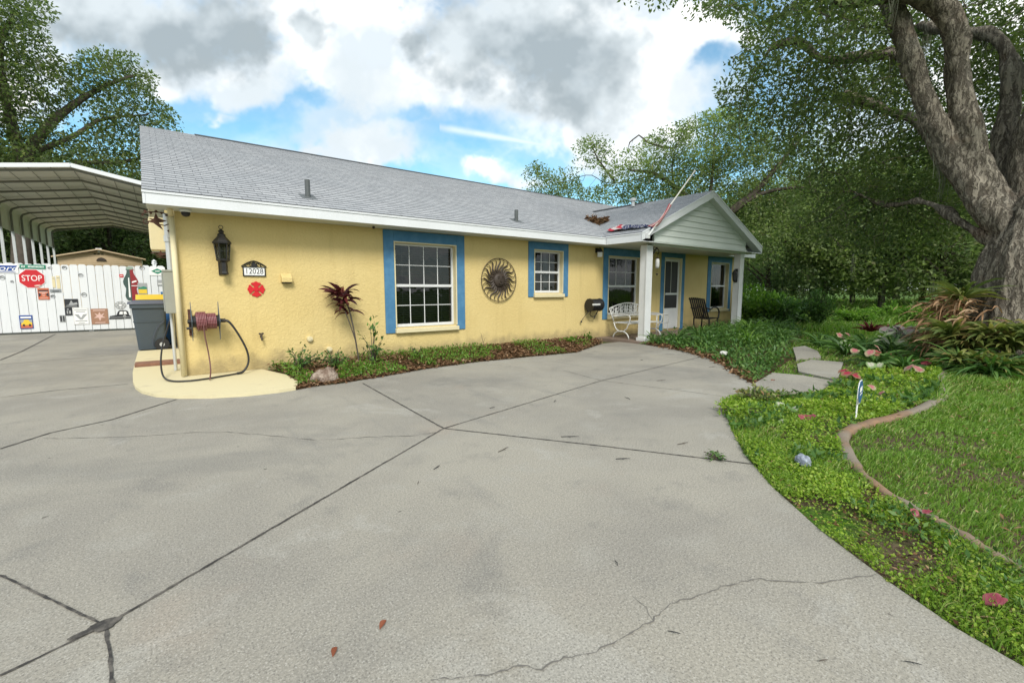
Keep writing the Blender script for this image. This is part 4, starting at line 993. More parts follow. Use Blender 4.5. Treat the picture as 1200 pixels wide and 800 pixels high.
for y in (7.24, 7.74):
    b = MB(); b.tube(smooth_path([(12.92, y, .74), (13.15, y, .70), (13.35, y, .76), (13.55, y, .72), (13.66, y, .60), (13.62, y, .40)], 6), .024, 6); b.build('armrest', M_black, Rk, smooth=True)
    b = MB(); b.tube(smooth_path([(12.75, y, .10), (13.0, y, .062), (13.3, y, .056), (13.6, y, .075), (13.85, y, .14)], 6), .02, 6); b.bar((13.12, y, .07), (13.10, y, .42), .035, .03); b.bar((13.55, y, .08), (13.58, y, .42), .035, .03); b.build('rocker', M_black, Rk)
# hanging bracket and wind chime on the left column, lantern on the right column
Hb = empty('hanging_bracket', (9.42, SY + .05, 2.2), 'black iron scroll bracket on the left porch column', 'iron bracket')
b = MB(); yb = SY + .06; b.bar((9.41, yb, 2.02), (9.41, yb, 2.31), .016, .012); b.tube(smooth_path([(9.41, yb, 2.28), (9.60, yb, 2.30), (9.74, yb, 2.24), (9.73, yb, 2.15), (9.66, yb, 2.16)], 6), .010, 5); b.tube(smooth_path([(9.41, yb, 2.06), (9.52, yb, 2.14), (9.56, yb, 2.22), (9.50, yb, 2.25), (9.46, yb, 2.20)], 6), .009, 5)
for (x, z) in ((9.50, 2.27), (9.60, 2.24), (9.66, 2.28), (9.56, 2.18)): b.prism([(x - .035, z), (x, z - .025), (x + .035, z), (x, z + .03)], yb - .008, yb + .008)
b.build('scroll', M_black, Hb)
Wc = empty('wind_chime', (9.72, SY + .06, 2.0), 'pale glass wind chime hanging beside the left porch column', 'wind chime')
b = MB(); b.tube([(9.70, yb, 2.155), (9.70, yb, 2.06)], .003, 4); b.lathe([(.01, 2.07), (.05, 2.05), (.045, 2.04)], (9.70, yb, 0), 10); b.build('cap', M_bronze, Wc); b = MB(); b.tube([(9.70, yb, 1.80), (9.70, yb, 1.70)], .003, 4); b.lathe([(.0, 1.69), (.025, 1.67), (.025, 1.65), (0, 1.63)], (9.70, yb, 0), 8); b.build('clapper', M_bronze, Wc)
b = MB(); b.lathe([(.03, 2.04), (.05, 1.99), (.052, 1.86), (.035, 1.80)], (9.70, yb, 0), 12); b.build('jar', M_whitemetal, Wc, smooth=True)
Ll = empty('column_lantern', (13.7, SY + .1, 1.7), 'small black lantern fixed on the left side of the right porch column', 'lantern')
b = MB(); b.box((13.70, SY + .06, 1.50), (13.727, SY + .14, 1.90)); b.build('bracket', M_black, Ll)
b = MB(); b.lathe([(.03, 1.52), (.055, 1.56), (.07, 1.74), (.085, 1.76), (.03, 1.86), (.0, 1.88)], (13.63, SY + .10, 0), 6); b.build('cage', M_black, Ll)
# flag pole and fallen flag on the porch roof
Fp = empty('flag_pole', (8.95, PY - .02, 2.62), 'thin pale flagpole leaning up from the porch gable corner', 'flagpole')
p0, p1 = Vector((8.88, PY - .05, 2.50)), Vector((10.05, 6.08, 4.02))
b = MB(); b.tube([p0, p1], .016, 8); b.lathe([(.0, -.03), (.026, 0), (0, .03)], tuple(p1), 8); b.build('pole', mat('pale_pole', (.66, .64, .58), .5), Fp, smooth=True)
b = MB(); b.box((8.84, PY - .06, 2.44), (8.93, PY - .013, 2.56)); b.tube([p0, p0.lerp(p1, .10)], .024, 8); b.build('socket', M_white, Fp)
def fn_flag(nt, b):
    uv = nt.node('ShaderNodeTexCoord').outputs['UV']; s = nt.node('ShaderNodeSeparateXYZ'); nt.set(s.inputs[0], uv)
    st = nt.math('FRACT', nt.math('MULTIPLY', s.outputs[1], 6.5)); c = nt.mix(nt.math('GREATER_THAN', st, .5), (.38, .025, .04), (.46, .42, .40))
    canton = nt.math('MULTIPLY', nt.math('LESS_THAN', s.outputs[0], .74), nt.math('GREATER_THAN', nt.math('ADD', s.outputs[0], nt.math('MULTIPLY', s.outputs[1], .12)), .34))
    vo = nt.node('ShaderNodeTexVoronoi'); vo.inputs['Randomness'].default_value = .0; vo.inputs['Scale'].default_value = 1; nt.set(vo.inputs['Vector'], nt.mapped(uv, (26, 18, 1)))
    star = nt.math('LESS_THAN', vo.outputs['Distance'], .27); c = nt.mix(canton, c, nt.mix(star, (.015, .022, .07), (.40, .40, .42)))
    nt.set(b.inputs['Base Color'], c)
M_flag = mat('faded_flag', rough=.8, spec=.2, fn=fn_flag)
Fg = None
nU, nV = 60, 14
path = smooth_path([p0.lerp(p1, .46) + Vector((0, -.005, .02)), p0.lerp(p1, .30) + Vector((.01, 0, .0)), p0.lerp(p1, .14) + Vector((.0, .05, .03)), Vector((8.90, 6.75, 2.69)), Vector((8.92, 7.0, 2.70)), Vector((8.90, 7.28, 2.70)), Vector((8.93, 7.55, 2.70)), Vector((9.0, 7.78, 2.715))], 10)
vs, uvf = [], []
for i in range(nU):
    t = i / (nU - 1); q = path[int(t * (len(path) - 1))]
    wd = .06 + .05 * math.sin(t * 3) if t < .36 else .06 + .17 * (t - .36) / .64
    for j in range(nV):
        s_ = j / (nV - 1) - .5
        if t < .36:
            ang = s_ * 6.0; off = Vector((math.cos(ang) * .045, math.sin(ang) * .03, -.10 * (j / nV) * math.sin(t * 8)))
            off.z += .02 * math.sin(9 * s_ + 20 * t)
        else:
            up = max(0, (s_ + .5)) * wd * 2
            xx = up * .9; off = Vector((xx, .05 * math.sin(5 * s_ + 9 * t), xx * PSL + .030 * abs(math.sin(17 * s_ + 13 * t)) + .012))
        vs.append(tuple(q + off)); uvf.append((t, j / (nV - 1)))
fcs = [(i * nV + j, i * nV + j + 1, (i + 1) * nV + j + 1, (i + 1) * nV + j) for i in range(nU - 1) for j in range(nV - 1)]
me = bpy.data.meshes.new('fallen_flag'); me.from_pydata(vs, [], fcs); ul = me.uv_layers.new(); ul.data.foreach_set('uv', np.array([uvf[v_] for f_ in fcs for v_ in f_], np.float32).ravel())
me.polygons.foreach_set('use_smooth', [True] * len(fcs))
tag(put('fallen_flag', me, M_flag), 'faded striped red, white and blue flag crumpled on the porch roof edge', 'flag')

# low walk and garden rocks etc
def rock(name, c, r, mat_, lab, seed, cat='rock'):
    bm = bmesh.new(); bmesh.ops.create_icosphere(bm, subdivisions=4, radius=1); rr = np.random.default_rng(seed); ks = rr.normal(size=(9, 3)); ph = rr.random(9) * 6
    for v_ in bm.verts:
        d = v_.co.normalized(); f = 1 + sum(.11 / (1 + .3 * k_) * math.sin(ks[k_] @ np.array(d) * (1.5 + k_ * .8) + ph[k_]) for k_ in range(9))
        v_.co = Vector((d.x * r[0] * f, d.y * r[1] * f, max(d.z * f, -.35) * r[2]))
    me = bpy.data.meshes.new(name); bm.to_mesh(me); bm.free(); me.polygons.foreach_set('use_smooth', [True] * len(me.polygons))
    o = put(name, me, mat_); o.location = c; tag(o, lab, cat); return o
rk = g(380, 449); rock('rock', (rk[0] + .05, rk[1] + .08, .03), (.17, .13, .17), M_rock, 'jagged brown rock at the front corner of the weedy bed by the house', 3)
rk = g(940, 545); rock('rock', (rk[0], rk[1], .035), (.055, .05, .05), M_rock2, 'small blue grey stone lying in the bright green ground cover', 5)
rk = g(860, 421); rock('rock', (rk[0] + .1, rk[1] + .25, .06), (.06, .06, .06), mat('pale_stone', (.50, .50, .47), .8), 'small white round stone at the edge of the porch plants', 8)
# yard security sign
st = g(1003, 490); Sg = empty('security_yard_sign', (st[0], st[1], 0), 'small blue octagonal security sign on a white stake in the lawn', 'yard sign')
ang = R(5); ca, sa = math.cos(ang), math.sin(ang); zc = .27
def sp(u, d, z): return (st[0] + .02 + u * ca - d * sa, st[1] + u * sa + d * ca, z)
b = MB(); b.tube([(st[0] - .01, st[1], -.03), (st[0] + .015, st[1], .36)], .008, 6); b.build('stake', M_stake, Sg)
def oct_(r, d0, d1):
    m = MB(); pts = [(r * math.cos(R(22.5 + 45 * k)), r * 1.15 * math.sin(R(22.5 + 45 * k))) for k in range(8)]; n = 8
    m.add([sp(u, d0, zc + z) for u, z in pts] + [sp(u, d1, zc + z) for u, z in pts], [tuple(range(8)), tuple(range(15, 7, -1))] + [(i, 8 + i, 8 + (i + 1) % 8, (i + 1) % 8) for i in range(8)]); return m
oct_(.112, -.012, -.008).build('border', M_signwhite, Sg); oct_(.103, -.016, -.0125).build('panel', mat('security_blue', (.018, .085, .20), .5), Sg)
b = MB()
for (u0, u1, z0_, z1_) in ((-.05, .05, -.005, .045), (-.04, .06, -.035, -.022)):
    b.add([sp(u0, -.0175, zc + z0_), sp(u1, -.0175, zc + z0_ + .015), sp(u1, -.0175, zc + z1_ + .015), sp(u0, -.0175, zc + z1_)], [(0, 1, 2, 3)])
b.build('emblem', M_signwhite, Sg)

# ================================================================== LEFT YARD: bins, fence, signs, carport, shed
Bi = empty('wheelie_bin', (-.2, 12.5, 0), 'grey blue wheeled rubbish bin at the end of the cream pad', 'wheelie bin')
bx_, by_ = -.20, 12.48
def frus(mb_, cx, cy, z0, z1, w0, d0, w1, d1, n=6):
    """rounded rectangle frustum"""
    ring = []
    for (z, wd, dp) in ((z0, w0, d0), (z1, w1, d1)):
        for k in range(32):
            a = 2 * math.pi * k / 32; c, s = math.cos(a), math.sin(a); q = .22
            ring.append((cx + wd / 2 * math.copysign(abs(c) ** q, c), cy + dp / 2 * math.copysign(abs(s) ** q, s), z))
    mb_.add(ring, [(k, (k + 1) % 32, 32 + (k + 1) % 32, 32 + k) for k in range(32)] + [tuple(range(31, -1, -1)), tuple(range(32, 64))])
b = MB(); frus(b, bx_, by_, .03, .93, .46, .46, .58, .60); frus(b, bx_, by_, .90, .985, .63, .65, .63, .65); frus(b, bx_, by_, .60, .625, .552, .566, .556, .570); b.build('body', M_bin, Bi, autosmooth=True)
b = MB(); frus(b, bx_ - .01, by_, .985, 1.03, .68, .69, .66, .67); frus(b, bx_ - .01, by_, 1.03, 1.06, .60, .60, .50, .50); b.build('lid', M_binlid, Bi, autosmooth=True)
b = MB(); b.tube([(bx_ + .33, by_ - .25, .96), (bx_ + .40, by_ - .22, .99), (bx_ + .40, by_ + .22, .99), (bx_ + .33, by_ + .25, .96)], .018, 6); b.build('handle', M_bin, Bi)
for dy in (-.27, .27):
    b = MB(); b.lathe([(.05, -.03), (.125, -.03), (.13, -.02), (.13, .02), (.125, .03), (.05, .03)], (bx_ + .17, by_ + dy, .125), 20, axis='y'); wq = b.build('wheel', M_rubber, Bi)
    b = MB(); b.lathe([(.045, -.034), (.05, .0), (.045, .034)], (bx_ + .17, by_ + dy, .125), 12, axis='y'); b.build('hub', M_galv, wq)
b = MB(); b.tube(smooth_path([(bx_ + .24, by_ - .30, .62), (bx_ + .12, by_ - .30, .50), (bx_ + .03, by_ - .285, .25), (bx_ + .02, by_ - .27, .10)], 6), .006, 4); b.build('strap', M_binlid, Bi)
B2 = empty('recycling_tote', (-.14, 13.5, 0), 'blue recycling tote with a yellow lid behind the grey wheeled bin', 'recycling bin')
b = MB(); frus(b, -.10, 13.45, .03, 1.06, .50, .48, .60, .56); b.build('body', M_bluep, B2, autosmooth=True)
b = MB(); frus(b, -.10, 13.45, 1.06, 1.17, .68, .64, .66, .62); b.build('lid', M_yellow, B2, autosmooth=True)
b = MB(); b.box((.02, 13.50, 1.17), (.26, 13.75, 1.235)); b.build('lid_hinge', M_bluep, B2, bevel=.01)

FY = 19.0
fe = empty('board_fence', (-2, FY, 0), 'tall white board fence covered with old signs across the back of the driveway', 'fence')
b = MB(); x = -7.0; k = 0
while x < .12:
    wd = .178; zt = 2.03 + .012 * math.sin(k * 1.7) + (.0 if x < -.4 else .03); lean = .0
    b.prism([(x, .06), (x + wd, .06), (x + wd, zt - .03), (x + wd - .035, zt), (x + .035, zt), (x, zt - .03)], FY + .004 * math.sin(k * 2.3), FY + .022 + .004 * math.sin(k * 2.3)); x += wd + .011; k += 1
b.build('board_panel', M_fence, fe)
b = MB()
for z in (.35, 1.1, 1.75): b.box((-7, FY + .032, z), (.12, FY + .07, z + .09))
b.build('rail', M_fence, fe)
for x in (-6.2, -4.0, -1.8, -.12):
    b = MB(); b.box((x, FY + .072, 0), (x + .1, FY + .17, 2.0 if x < -1 else 2.12))
    if x > -1: b.lathe([(.075, 2.12), (.075, 2.14), (.05, 2.16), (.07, 2.2), (.0, 2.27)], (x + .05, FY + .12, 0), 4)
    b.build('post', M_fence, fe)
def fp(x, y): p = gy(x, y, FY - .012); return p[0], p[2]
def fbox(mb_, x0, y0, x1, y1, d0=.010, d1=.003):
    X0, Z1 = fp(x0, (y0 + y0) / 2); X1, _ = fp(x1, y0); _, Z0 = fp(x0, y1)
    mb_.box((X0, FY - d0 - .003, Z0), (X1, FY - d1 - .003, Z1)); return X0, X1, Z0, Z1
def sign(name, box, m, lab, cat='sign', d0=.010):
    X0, Z1 = fp(box[0], box[1]); X1, _ = fp(box[2], box[1]); xm, Z0 = fp(box[0], box[3])
    o = empty(name, ((X0 + X1) / 2, FY, (Z0 + Z1) / 2), lab, cat, 'old signs on the white fence'); b = MB(); b.box((X0, FY - d0 - .006, Z0), (X1, FY - .006, Z1)); b.build('plate', m, o)
    return o, X0, X1, Z0, Z1
def art(o, name, m, rects, X0, X1, Z0, Z1, d=.0195):
    """flat shapes on a plate; rects in 0..1 of the plate, polygons as point lists"""
    b = MB(); dd = [0]
    for r_ in rects:
        if len(r_) == 4 and not hasattr(r_[0], '__len__'): r_ = [(r_[0], r_[1]), (r_[2], r_[1]), (r_[2], r_[3]), (r_[0], r_[3])]
        b.prism([(X0 + (X1 - X0) * u, Z0 + (Z1 - Z0) * v_) for u, v_ in r_], FY - d, FY - d + .003)
    b.build(name, m, o)
def ell(cx, cy, rx, ry, n=18): return [(cx + rx * math.cos(a), cy + ry * math.sin(a)) for a in np.linspace(0, 2 * math.pi, n + 1)[:-1]]
# stop sign
X0, Zc = fp(21.6, 326.3); X1, _ = fp(52.8, 326.3); r = (X1 - X0) / 2 / math.cos(R(22.5)); xc = (X0 + X1) / 2
o = empty('stop_sign', (xc, FY, Zc), 'red octagonal STOP sign fixed to the white fence', 'stop sign', 'old signs on the white fence')
for nm, rr_, d, m_ in (('border', r, .012, M_signwhite), ('panel', r * .95, .016, M_signred)):
    b = MB(); b.prism([(xc + rr_ * math.cos(R(22.5 + 45 * k)), Zc + rr_ * math.sin(R(22.5 + 45 * k))) for k in range(8)], FY - d, FY - d + .004); b.build(nm, m_, o)
text_part('lettering', 'STOP', M_signwhite, o, (xc, FY - .018, Zc + .005), .235, ext=.002, sx=.74)
b = MB(); b.prism([(xc + .10 + .075 * u, Zc - .20 + .03 * v_) for u, v_ in [(-1, 0), (-.3, .8), (.6, 1), (1, .3), (.4, -.8), (-.5, -1)]], FY - .023, FY - .019); b.build('sticker', M_signpink, o)
# blue car maker sign
o, *q = sign('blue_car_sign', (-14, 308.5, 20.5, 319.5), M_signwhite, 'white and blue car sign with slanted script at the left end of the fence')
art(o, 'blue_field', M_signblue, [[(0, .22), (.84, .22), (.98, .82), (.12, .82)]], *q)
text_part('lettering', 'Ford', M_signwhite, o, (q[0] + (q[1] - q[0]) * .52, FY - .021, q[2] + (q[3] - q[2]) * .5), .21, ext=.001, shear=.35, sx=1.25)
art(o, 'underline', M_signblue, [(.1, .06, .9, .13)], *q)
o, *q = sign('street_name_sign', (22.7, 309.8, 53, 314.6), M_signgreen, 'narrow green street name sign above the STOP sign')
art(o, 'lettering', M_signwhite, [(.06 + .052 * k, .32, .09 + .052 * k, .70) for k in range(17) if k not in (3, 4)], *q)
o, *q = sign('warning_sign', (43.6, 337.5, 56.8, 351), M_signorange, 'square orange and black notice below the STOP sign')
art(o, 'black_bands', M_signblack, [(.05, .72, .95, .84), [(.05, .22), (.32, .42), (.05, .62)], [(.95, .22), (.68, .42), (.95, .62)]], *q); art(o, 'lettering', M_signpink, [(.12, .60, .88, .68), (.35, .48, .65, .55), (.38, .30, .62, .36), (.15, .10, .85, .15)], *q)
o, *q = sign('picture_sign', (22, 369.5, 37.8, 385.5), M_signblue, 'square picture sign with a yellow vehicle and red base low on the fence')
art(o, 'sky_band', M_signgrey, [(.06, .45, .94, .68)], *q); art(o, 'red_band', M_signorange, [(.06, .06, .94, .36)], *q); art(o, 'vehicle', M_yellow, [[(.12, .28), (.9, .28), (.95, .45), (.78, .5), (.68, .68), (.36, .68), (.26, .48), (.12, .44)]], *q, d=.022); art(o, 'wheels', M_signblack, [ell(.3, .27, .09, .09, 10), ell(.75, .27, .09, .09, 10)], *q, d=.024); art(o, 'lettering', M_signwhite, [(.1, .78, .9, .9)], *q)
o, *q = sign('hood_badge', (58.5, 339, 71.5, 342.5), M_chrome, 'wide chrome hood badge right of the STOP sign', 'badge'); art(o, 'relief', M_signblack, [(.2, .2, .8, .45)], *q)
for (bx, lab) in (((60.5, 324, 64, 337), 'left of two tall cream plates right of the STOP sign'), ((65.5, 323, 69.5, 338), 'right of two tall cream plates right of the STOP sign')):
    o, *q = sign('cream_plate', bx, M_cream, lab, 'plate'); art(o, 'marks', M_signgrey, [(.2, .8, .8, .86)], *q)
o, *q = sign('black_sign', (75, 350.3, 91.2, 360), M_signblack, 'wide black sign with a white drawing at the middle of the fence')
art(o, 'drawing', M_signgrey, [[(.08, .25), (.3, .3), (.5, .85), (.62, .5), (.92, .6), (.94, .3), (.5, .22)], (.08, .06, .9, .14)], *q)
o, *q = sign('small_black_sign', (75.6, 360.3, 84.2, 369.5), M_signblack, 'small black sign directly under the wide black one'); art(o, 'marks', M_signgrey, [(.3, .7, .55, .85), (.25, .2, .42, .6), (.55, .2, .8, .6)], *q)
o, *q = sign('winged_sign', (84.6, 360.6, 103, 380.5), M_signwhite, 'pale square sign with a pair of grey wings')
art(o, 'wings', M_signgrey, [[(.08, .62), (.35, .60), (.48, .42), (.52, .42), (.65, .60), (.92, .62), (.74, .45), (.58, .30), (.42, .30), (.26, .45)], (.1, .84, .9, .88), (.2, .74, .8, .78), (.12, .19, .88, .24), (.3, .08, .7, .11), (.03, .03, .97, .045), (.03, .955, .97, .97), (.03, .05, .045, .95), (.955, .05, .97, .95)], *q)
o, *q = sign('grey_plate', (69.5, 369.3, 76.2, 377.5), M_signgrey, 'small grey printed plate left of the winged sign'); art(o, 'marks', M_signblack, [(.1, .1, .4, .9), (.6, .1, .85, .9)], *q)
o, *q = sign('brown_sign', (105.7, 361.8, 126, 380), M_signbrown, 'square rusty brown sign right of the winged sign')
art(o, 'relief', M_signpink, [[(.5, .8), (.58, .6), (.8, .72), (.66, .52), (.85, .4), (.6, .42), (.5, .2), (.42, .42), (.16, .4), (.34, .54), (.2, .72), (.42, .6)], (.15, .86, .85, .92), (.2, .07, .8, .12)], *q)
o, *q = sign('round_sign', (133.8, 353, 147.5, 362.3), M_signgrey, 'round grey sign above the car cut-out', d0=.004); bpy.data.objects.remove(o.children[0])
b = MB(); b.prism([(q[0] + (q[1] - q[0]) * u, q[2] + (q[3] - q[2]) * v_) for u, v_ in ell(.5, .5, .5, .5, 20)], FY - .014, FY - .004); b.build('plate', M_signgrey, o); art(o, 'spokes', M_signwhite, [ell(.5, .5, .13, .13, 10)] + [[(.5 + .42 * math.cos(a - .1), .5 + .42 * math.sin(a - .1)), (.5 + .42 * math.cos(a + .1), .5 + .42 * math.sin(a + .1)), (.5 + .22 * math.cos(a), .5 + .22 * math.sin(a))] for a in np.linspace(0, 6.28, 9)[:-1]], *q)
o, *q = sign('car_cutout', (126.8, 363.8, 152.5, 374.5), M_signblack, 'black old car cut-out sign low on the fence beside the bin'); bpy.data.objects.remove(o.children[0])
b = MB(); b.prism([(q[0] + (q[1] - q[0]) * u, q[2] + (q[3] - q[2]) * v_) for u, v_ in [(0, .05), (1, .05), (.99, .4), (.93, .45), (.9, .85), (.8, 1), (.5, 1), (.42, .8), (.36, .5), (.05, .38)]], FY - .014, FY - .004); b.build('plate', M_signblack, o); art(o, 'windows', M_signwhite, [[(.48, .55), (.52, .86), (.65, .88), (.65, .55)], [(.69, .55), (.69, .88), (.8, .88), (.85, .55)]], *q); art(o, 'trim', M_signgrey, [(.03, .2, .97, .26), ell(.72, .3, .08, .2, 10)], *q)
# bottle shaped sign
o = empty('bottle_sign', (fp(151, 330)[0], FY, 1.4), 'tall bottle shaped sign, green glass left and red right, above the bin', 'sign', 'old signs on the white fence')
def bottle(side):
    prof = [(.0, .46), (.06, .62), (.14, .70), (.26, .60), (.36, .56), (.48, .78), (.56, .82), (.66, .68), (.78, .42), (.86, .34), (.90, .34), (.905, .42), (.93, .42), (.935, .36), (.99, .34)]
    Xc, Zt = fp(151.5, 312.5); _, Zb = fp(151.5, 352); wd = (fp(160.5, 330)[0] - fp(142.5, 330)[0]) / 2 / .82
    pts = [(Xc, Zb + (Zt - Zb) * v_) for v_ in (0, .99)]
    return [(Xc, Zb)] + [(Xc + side * wd * u, Zb + (Zt - Zb) * v_) for v_, u in prof] + [(Xc, Zt)], Xc, Zb, Zt, wd
pts, Xc, Zb, Zt, wd = bottle(-1); b = MB(); b.prism(pts, FY - .014, FY - .004); b.build('left_half', mat('bottle_green', (.05, .085, .075), .35), o)
pts, *_ = bottle(1); b = MB(); b.prism(pts, FY - .014, FY - .004); b.build('right_half', mat('bottle_red', (.24, .02, .025), .4), o)
b = MB(); b.prism([(Xc - .075, Zb + .10), (Xc - .03, Zb + .10), (Xc - .03, Zb + .72), (Xc - .055, Zb + .72)], FY - .019, FY - .0145); b.prism([(Xc + .01, Zb + .455), (Xc + wd * .74, Zb + .455), (Xc + wd * .74, Zb + .475), (Xc + .01, Zb + .475)], FY - .018, FY - .0145); b.prism([(Xc + .03, Zb + .55), (Xc + .15, Zb + .60), (Xc + .14, Zb + .64), (Xc + .03, Zb + .60)], FY - .018, FY - .0145); b.build('highlights', M_signwhite, o)
b = MB(); b.prism([(Xc - wd * .34, Zt - .09), (Xc + wd * .34, Zt - .09), (Xc + wd * .34, Zt), (Xc - wd * .34, Zt)], FY - .019, FY - .0145); b.build('cap', mat('cap_green', (.25, .33, .27), .4), o)
o, *q = sign('green_oval_sign', (174.8, 312.8, 193, 322.5), M_signwhite, 'white sign with a green oval at the right end of the fence'); art(o, 'oval', M_signgreen, [[(.1, .5), (.3, .68), (.5, .84), (.7, .68), (.9, .5), (.7, .32), (.5, .16), (.3, .32)]], *q); art(o, 'stripe', M_signwhite, [(.35, .45, .65, .55)], *q, d=.022)
o, *q = sign('small_plate', (183.8, 328, 191.5, 335), M_signgrey, 'small grey plate below the green oval sign', 'plate'); art(o, 'marks', M_signwhite, [(.15, .3, .85, .45)], *q)
o, *q = sign('truck_picture_sign', (161, 331.5, 172, 344.5), M_signgrey, 'upright picture sign with a yellow truck right of the bottle sign'); art(o, 'truck', M_yellow, [(.05, .05, .95, .42)], *q); art(o, 'trees', M_signgreen, [[(.05, .44), (.95, .44), (.95, .62), (.6, .7), (.3, .6), (.05, .66)]], *q)
o, *q = sign('red_badge', (139.6, 321.4, 144.4, 324.8), M_signred, 'small red badge left of the bottle sign', 'badge'); art(o, 'bar', M_signwhite, [(.2, .4, .8, .6)], *q)
for (x, y, rx, ry, lab) in ((94.5, 322.5, 2.6, 1.8, 'oval chrome badge high in the middle of the fence'), (98.5, 345.3, 2.8, 2.2, 'oval chrome badge above the winged sign'), (75.3, 313.5, 2.6, 1.5, 'chrome badge at the fence top left of centre'), (58.4, 313.8, 2.4, .8, 'thin chrome badge right of the green street sign'),
                           (62, 347.2, 2.4, 1.6, 'small dark square badge under the wide hood badge'), (2.4, 325.2, 3.0, 2.0, 'dark ring badge under the blue car sign'), (166.5, 314, 2.8, 2.0, 'ring badge at the fence top right of the bottle sign'), (14, 330, 1.5, 1.0, 'faint chrome badge left of the STOP sign')):
    Xc, Zc_ = fp(x, y); Xr = fp(x + rx, y)[0] - Xc; Zr = Zc_ - fp(x, y + ry)[1]
    b = MB(); b.tube([(Xc + Xr * math.cos(a), FY - .012, Zc_ + Zr * math.sin(a)) for a in np.linspace(0, 6.283, 15)[:-1]], .009, 5, closed=True); b.box((Xc - Xr * .5, FY - .014, Zc_ - Zr * .2), (Xc + Xr * .5, FY - .006, Zc_ + Zr * .2)); tag(b.build('chrome_badge', M_chrome), lab, 'badge', 'old signs on the white fence')

# carport behind the fence: steel hoops under a folded sheet roof
cp = empty('metal_carport', (-1.7, 25, 0), 'large open metal carport with dark roof ribs behind the white fence', 'carport')
KC = 1.10
def cpt(X, Z): return X * KC, CH + (Z - CH) * KC
hoop = [cpt(*p) for p in ((-3.78, 3.24), (-3.78, 3.90), (-3.74, 4.0), (-3.56, 4.085), (-1.56, 4.41), (.42, 4.04), (.60, 3.96), (.64, 3.86), (.64, 3.24))]
CY = [18.35 + 1.655 * i for i in range(10)]
b = MB(); off = lambda p, i: (p[0] * 1.012 - .01, p[1] + .05) if 1 <= i <= 7 else (p[0] * 1.012 - .01, p[1])
hs = [off(p, i) for i, p in enumerate(hoop)]; ny = 60; ys = np.linspace(CY[0] - .2, CY[-1] + .2, ny)
vs = [(p[0], y, p[1] + .010 * (j % 2)) for j, y in enumerate(ys) for p in hs]; n = len(hs)
b.add(vs, [(j * n + i, j * n + i + 1, (j + 1) * n + i + 1, (j + 1) * n + i) for j in range(ny - 1) for i in range(n - 1)])
sheet = b.build('roof_sheet', M_carroof, cp)
b = MB()
for i in (3, 4, 5): b.bar((hs[i][0], ys[0], hs[i][1] - .02), (hs[i][0], ys[-1], hs[i][1] - .02), .01, .01)
for t in (.2, .4, .6, .8):
    for i in (3, 4):
        X = hs[i][0] * (1 - t) + hs[i + 1][0] * t; Z = hs[i][1] * (1 - t) + hs[i + 1][1] * t - .006; b.bar((X, ys[0], Z), (X, ys[-1], Z), .012, .008)
b.build('sheet_seams', M_carframe, sheet)
for y in CY:
    b = MB()
    for p, q in zip(hoop, hoop[1:]): b.bar((p[0], y, p[1] - .03), (q[0], y, q[1] - .03), .062, .07, (0, 1, 0))
    b.build('hoop', M_carframe, cp)
    for X, Z in (hoop[0], hoop[-1]):
        b = MB(); b.box((X - .04, y - .04, 0), (X + .04, y + .04, Z)); b.build('post', M_post, cp)
b = MB(); yf = CY[0] - .21
for p, q in zip(hs[2:], hs[3:7]): b.bar((p[0], yf, p[1] + .0), (q[0], yf, q[1] + .0), .03, .11, (0, 0, 1))
b.build('front_trim', M_fascia, cp)

sh = empty('garden_shed', (-2.6, 36.5, 0), 'low tan gabled shed beyond the carport', 'shed')
b = MB(); yS = 35.5; sx0, sx1, spk = -4.35, -.72, -2.62
b.add([(sx0, yS, 0), (sx1, yS, 0), (sx1, yS, 3.1), (spk, yS, 3.50), (sx0, yS, 3.1), (sx0, yS + 3, 0), (sx1, yS + 3, 0), (sx1, yS + 3, 3.1), (spk, yS + 3, 3.5), (sx0, yS + 3, 3.1)], [(0, 1, 2, 3, 4), (9, 8, 7, 6, 5), (1, 6, 7, 2), (0, 4, 9, 5)])
for k in range(14): z = 2.0 + .115 * k; b.box((sx0 + max(0, (z - 3.1) * 4.2), yS - .012, z), (sx1 - max(0, (z - 3.1) * 4.2), yS, z + .02))
b.build('wall', M_tan, sh)
b = MB()
for xe in (sx0 - .2, sx1 + .2): b.add([(spk, yS - .25, 3.6), (xe, yS - .25, 3.12), (xe, yS + 3.2, 3.12), (spk, yS + 3.2, 3.6), (spk, yS - .25, 3.53), (xe, yS - .25, 3.05)], [(0, 1, 2, 3), (0, 4, 5, 1)])
b.build('roof', M_tan, sh)
b = MB(); b.box((spk - .10, yS - .14, 3.56), (spk + .16, yS + .0, 3.64)); b.box((spk - .02, yS - .1, 3.40), (spk + .08, yS - .013, 3.56)); b.build('floodlight', M_white, sh)
b = MB()
for k in (-1, 0, 1): b.box((spk + .16 * k - .05, yS - .02, 3.28), (spk + .16 * k + .05, yS - .013, 3.34))
b.build('gable_vent', M_dark, sh)
b = MB(); b.prism([(spk + .1 + .22 * math.cos(a), 2.92 + .2 * math.sin(a)) for a in np.linspace(0, math.pi, 9)], yS - .05, yS - .013); b.build('wreath', M_bronze, sh)

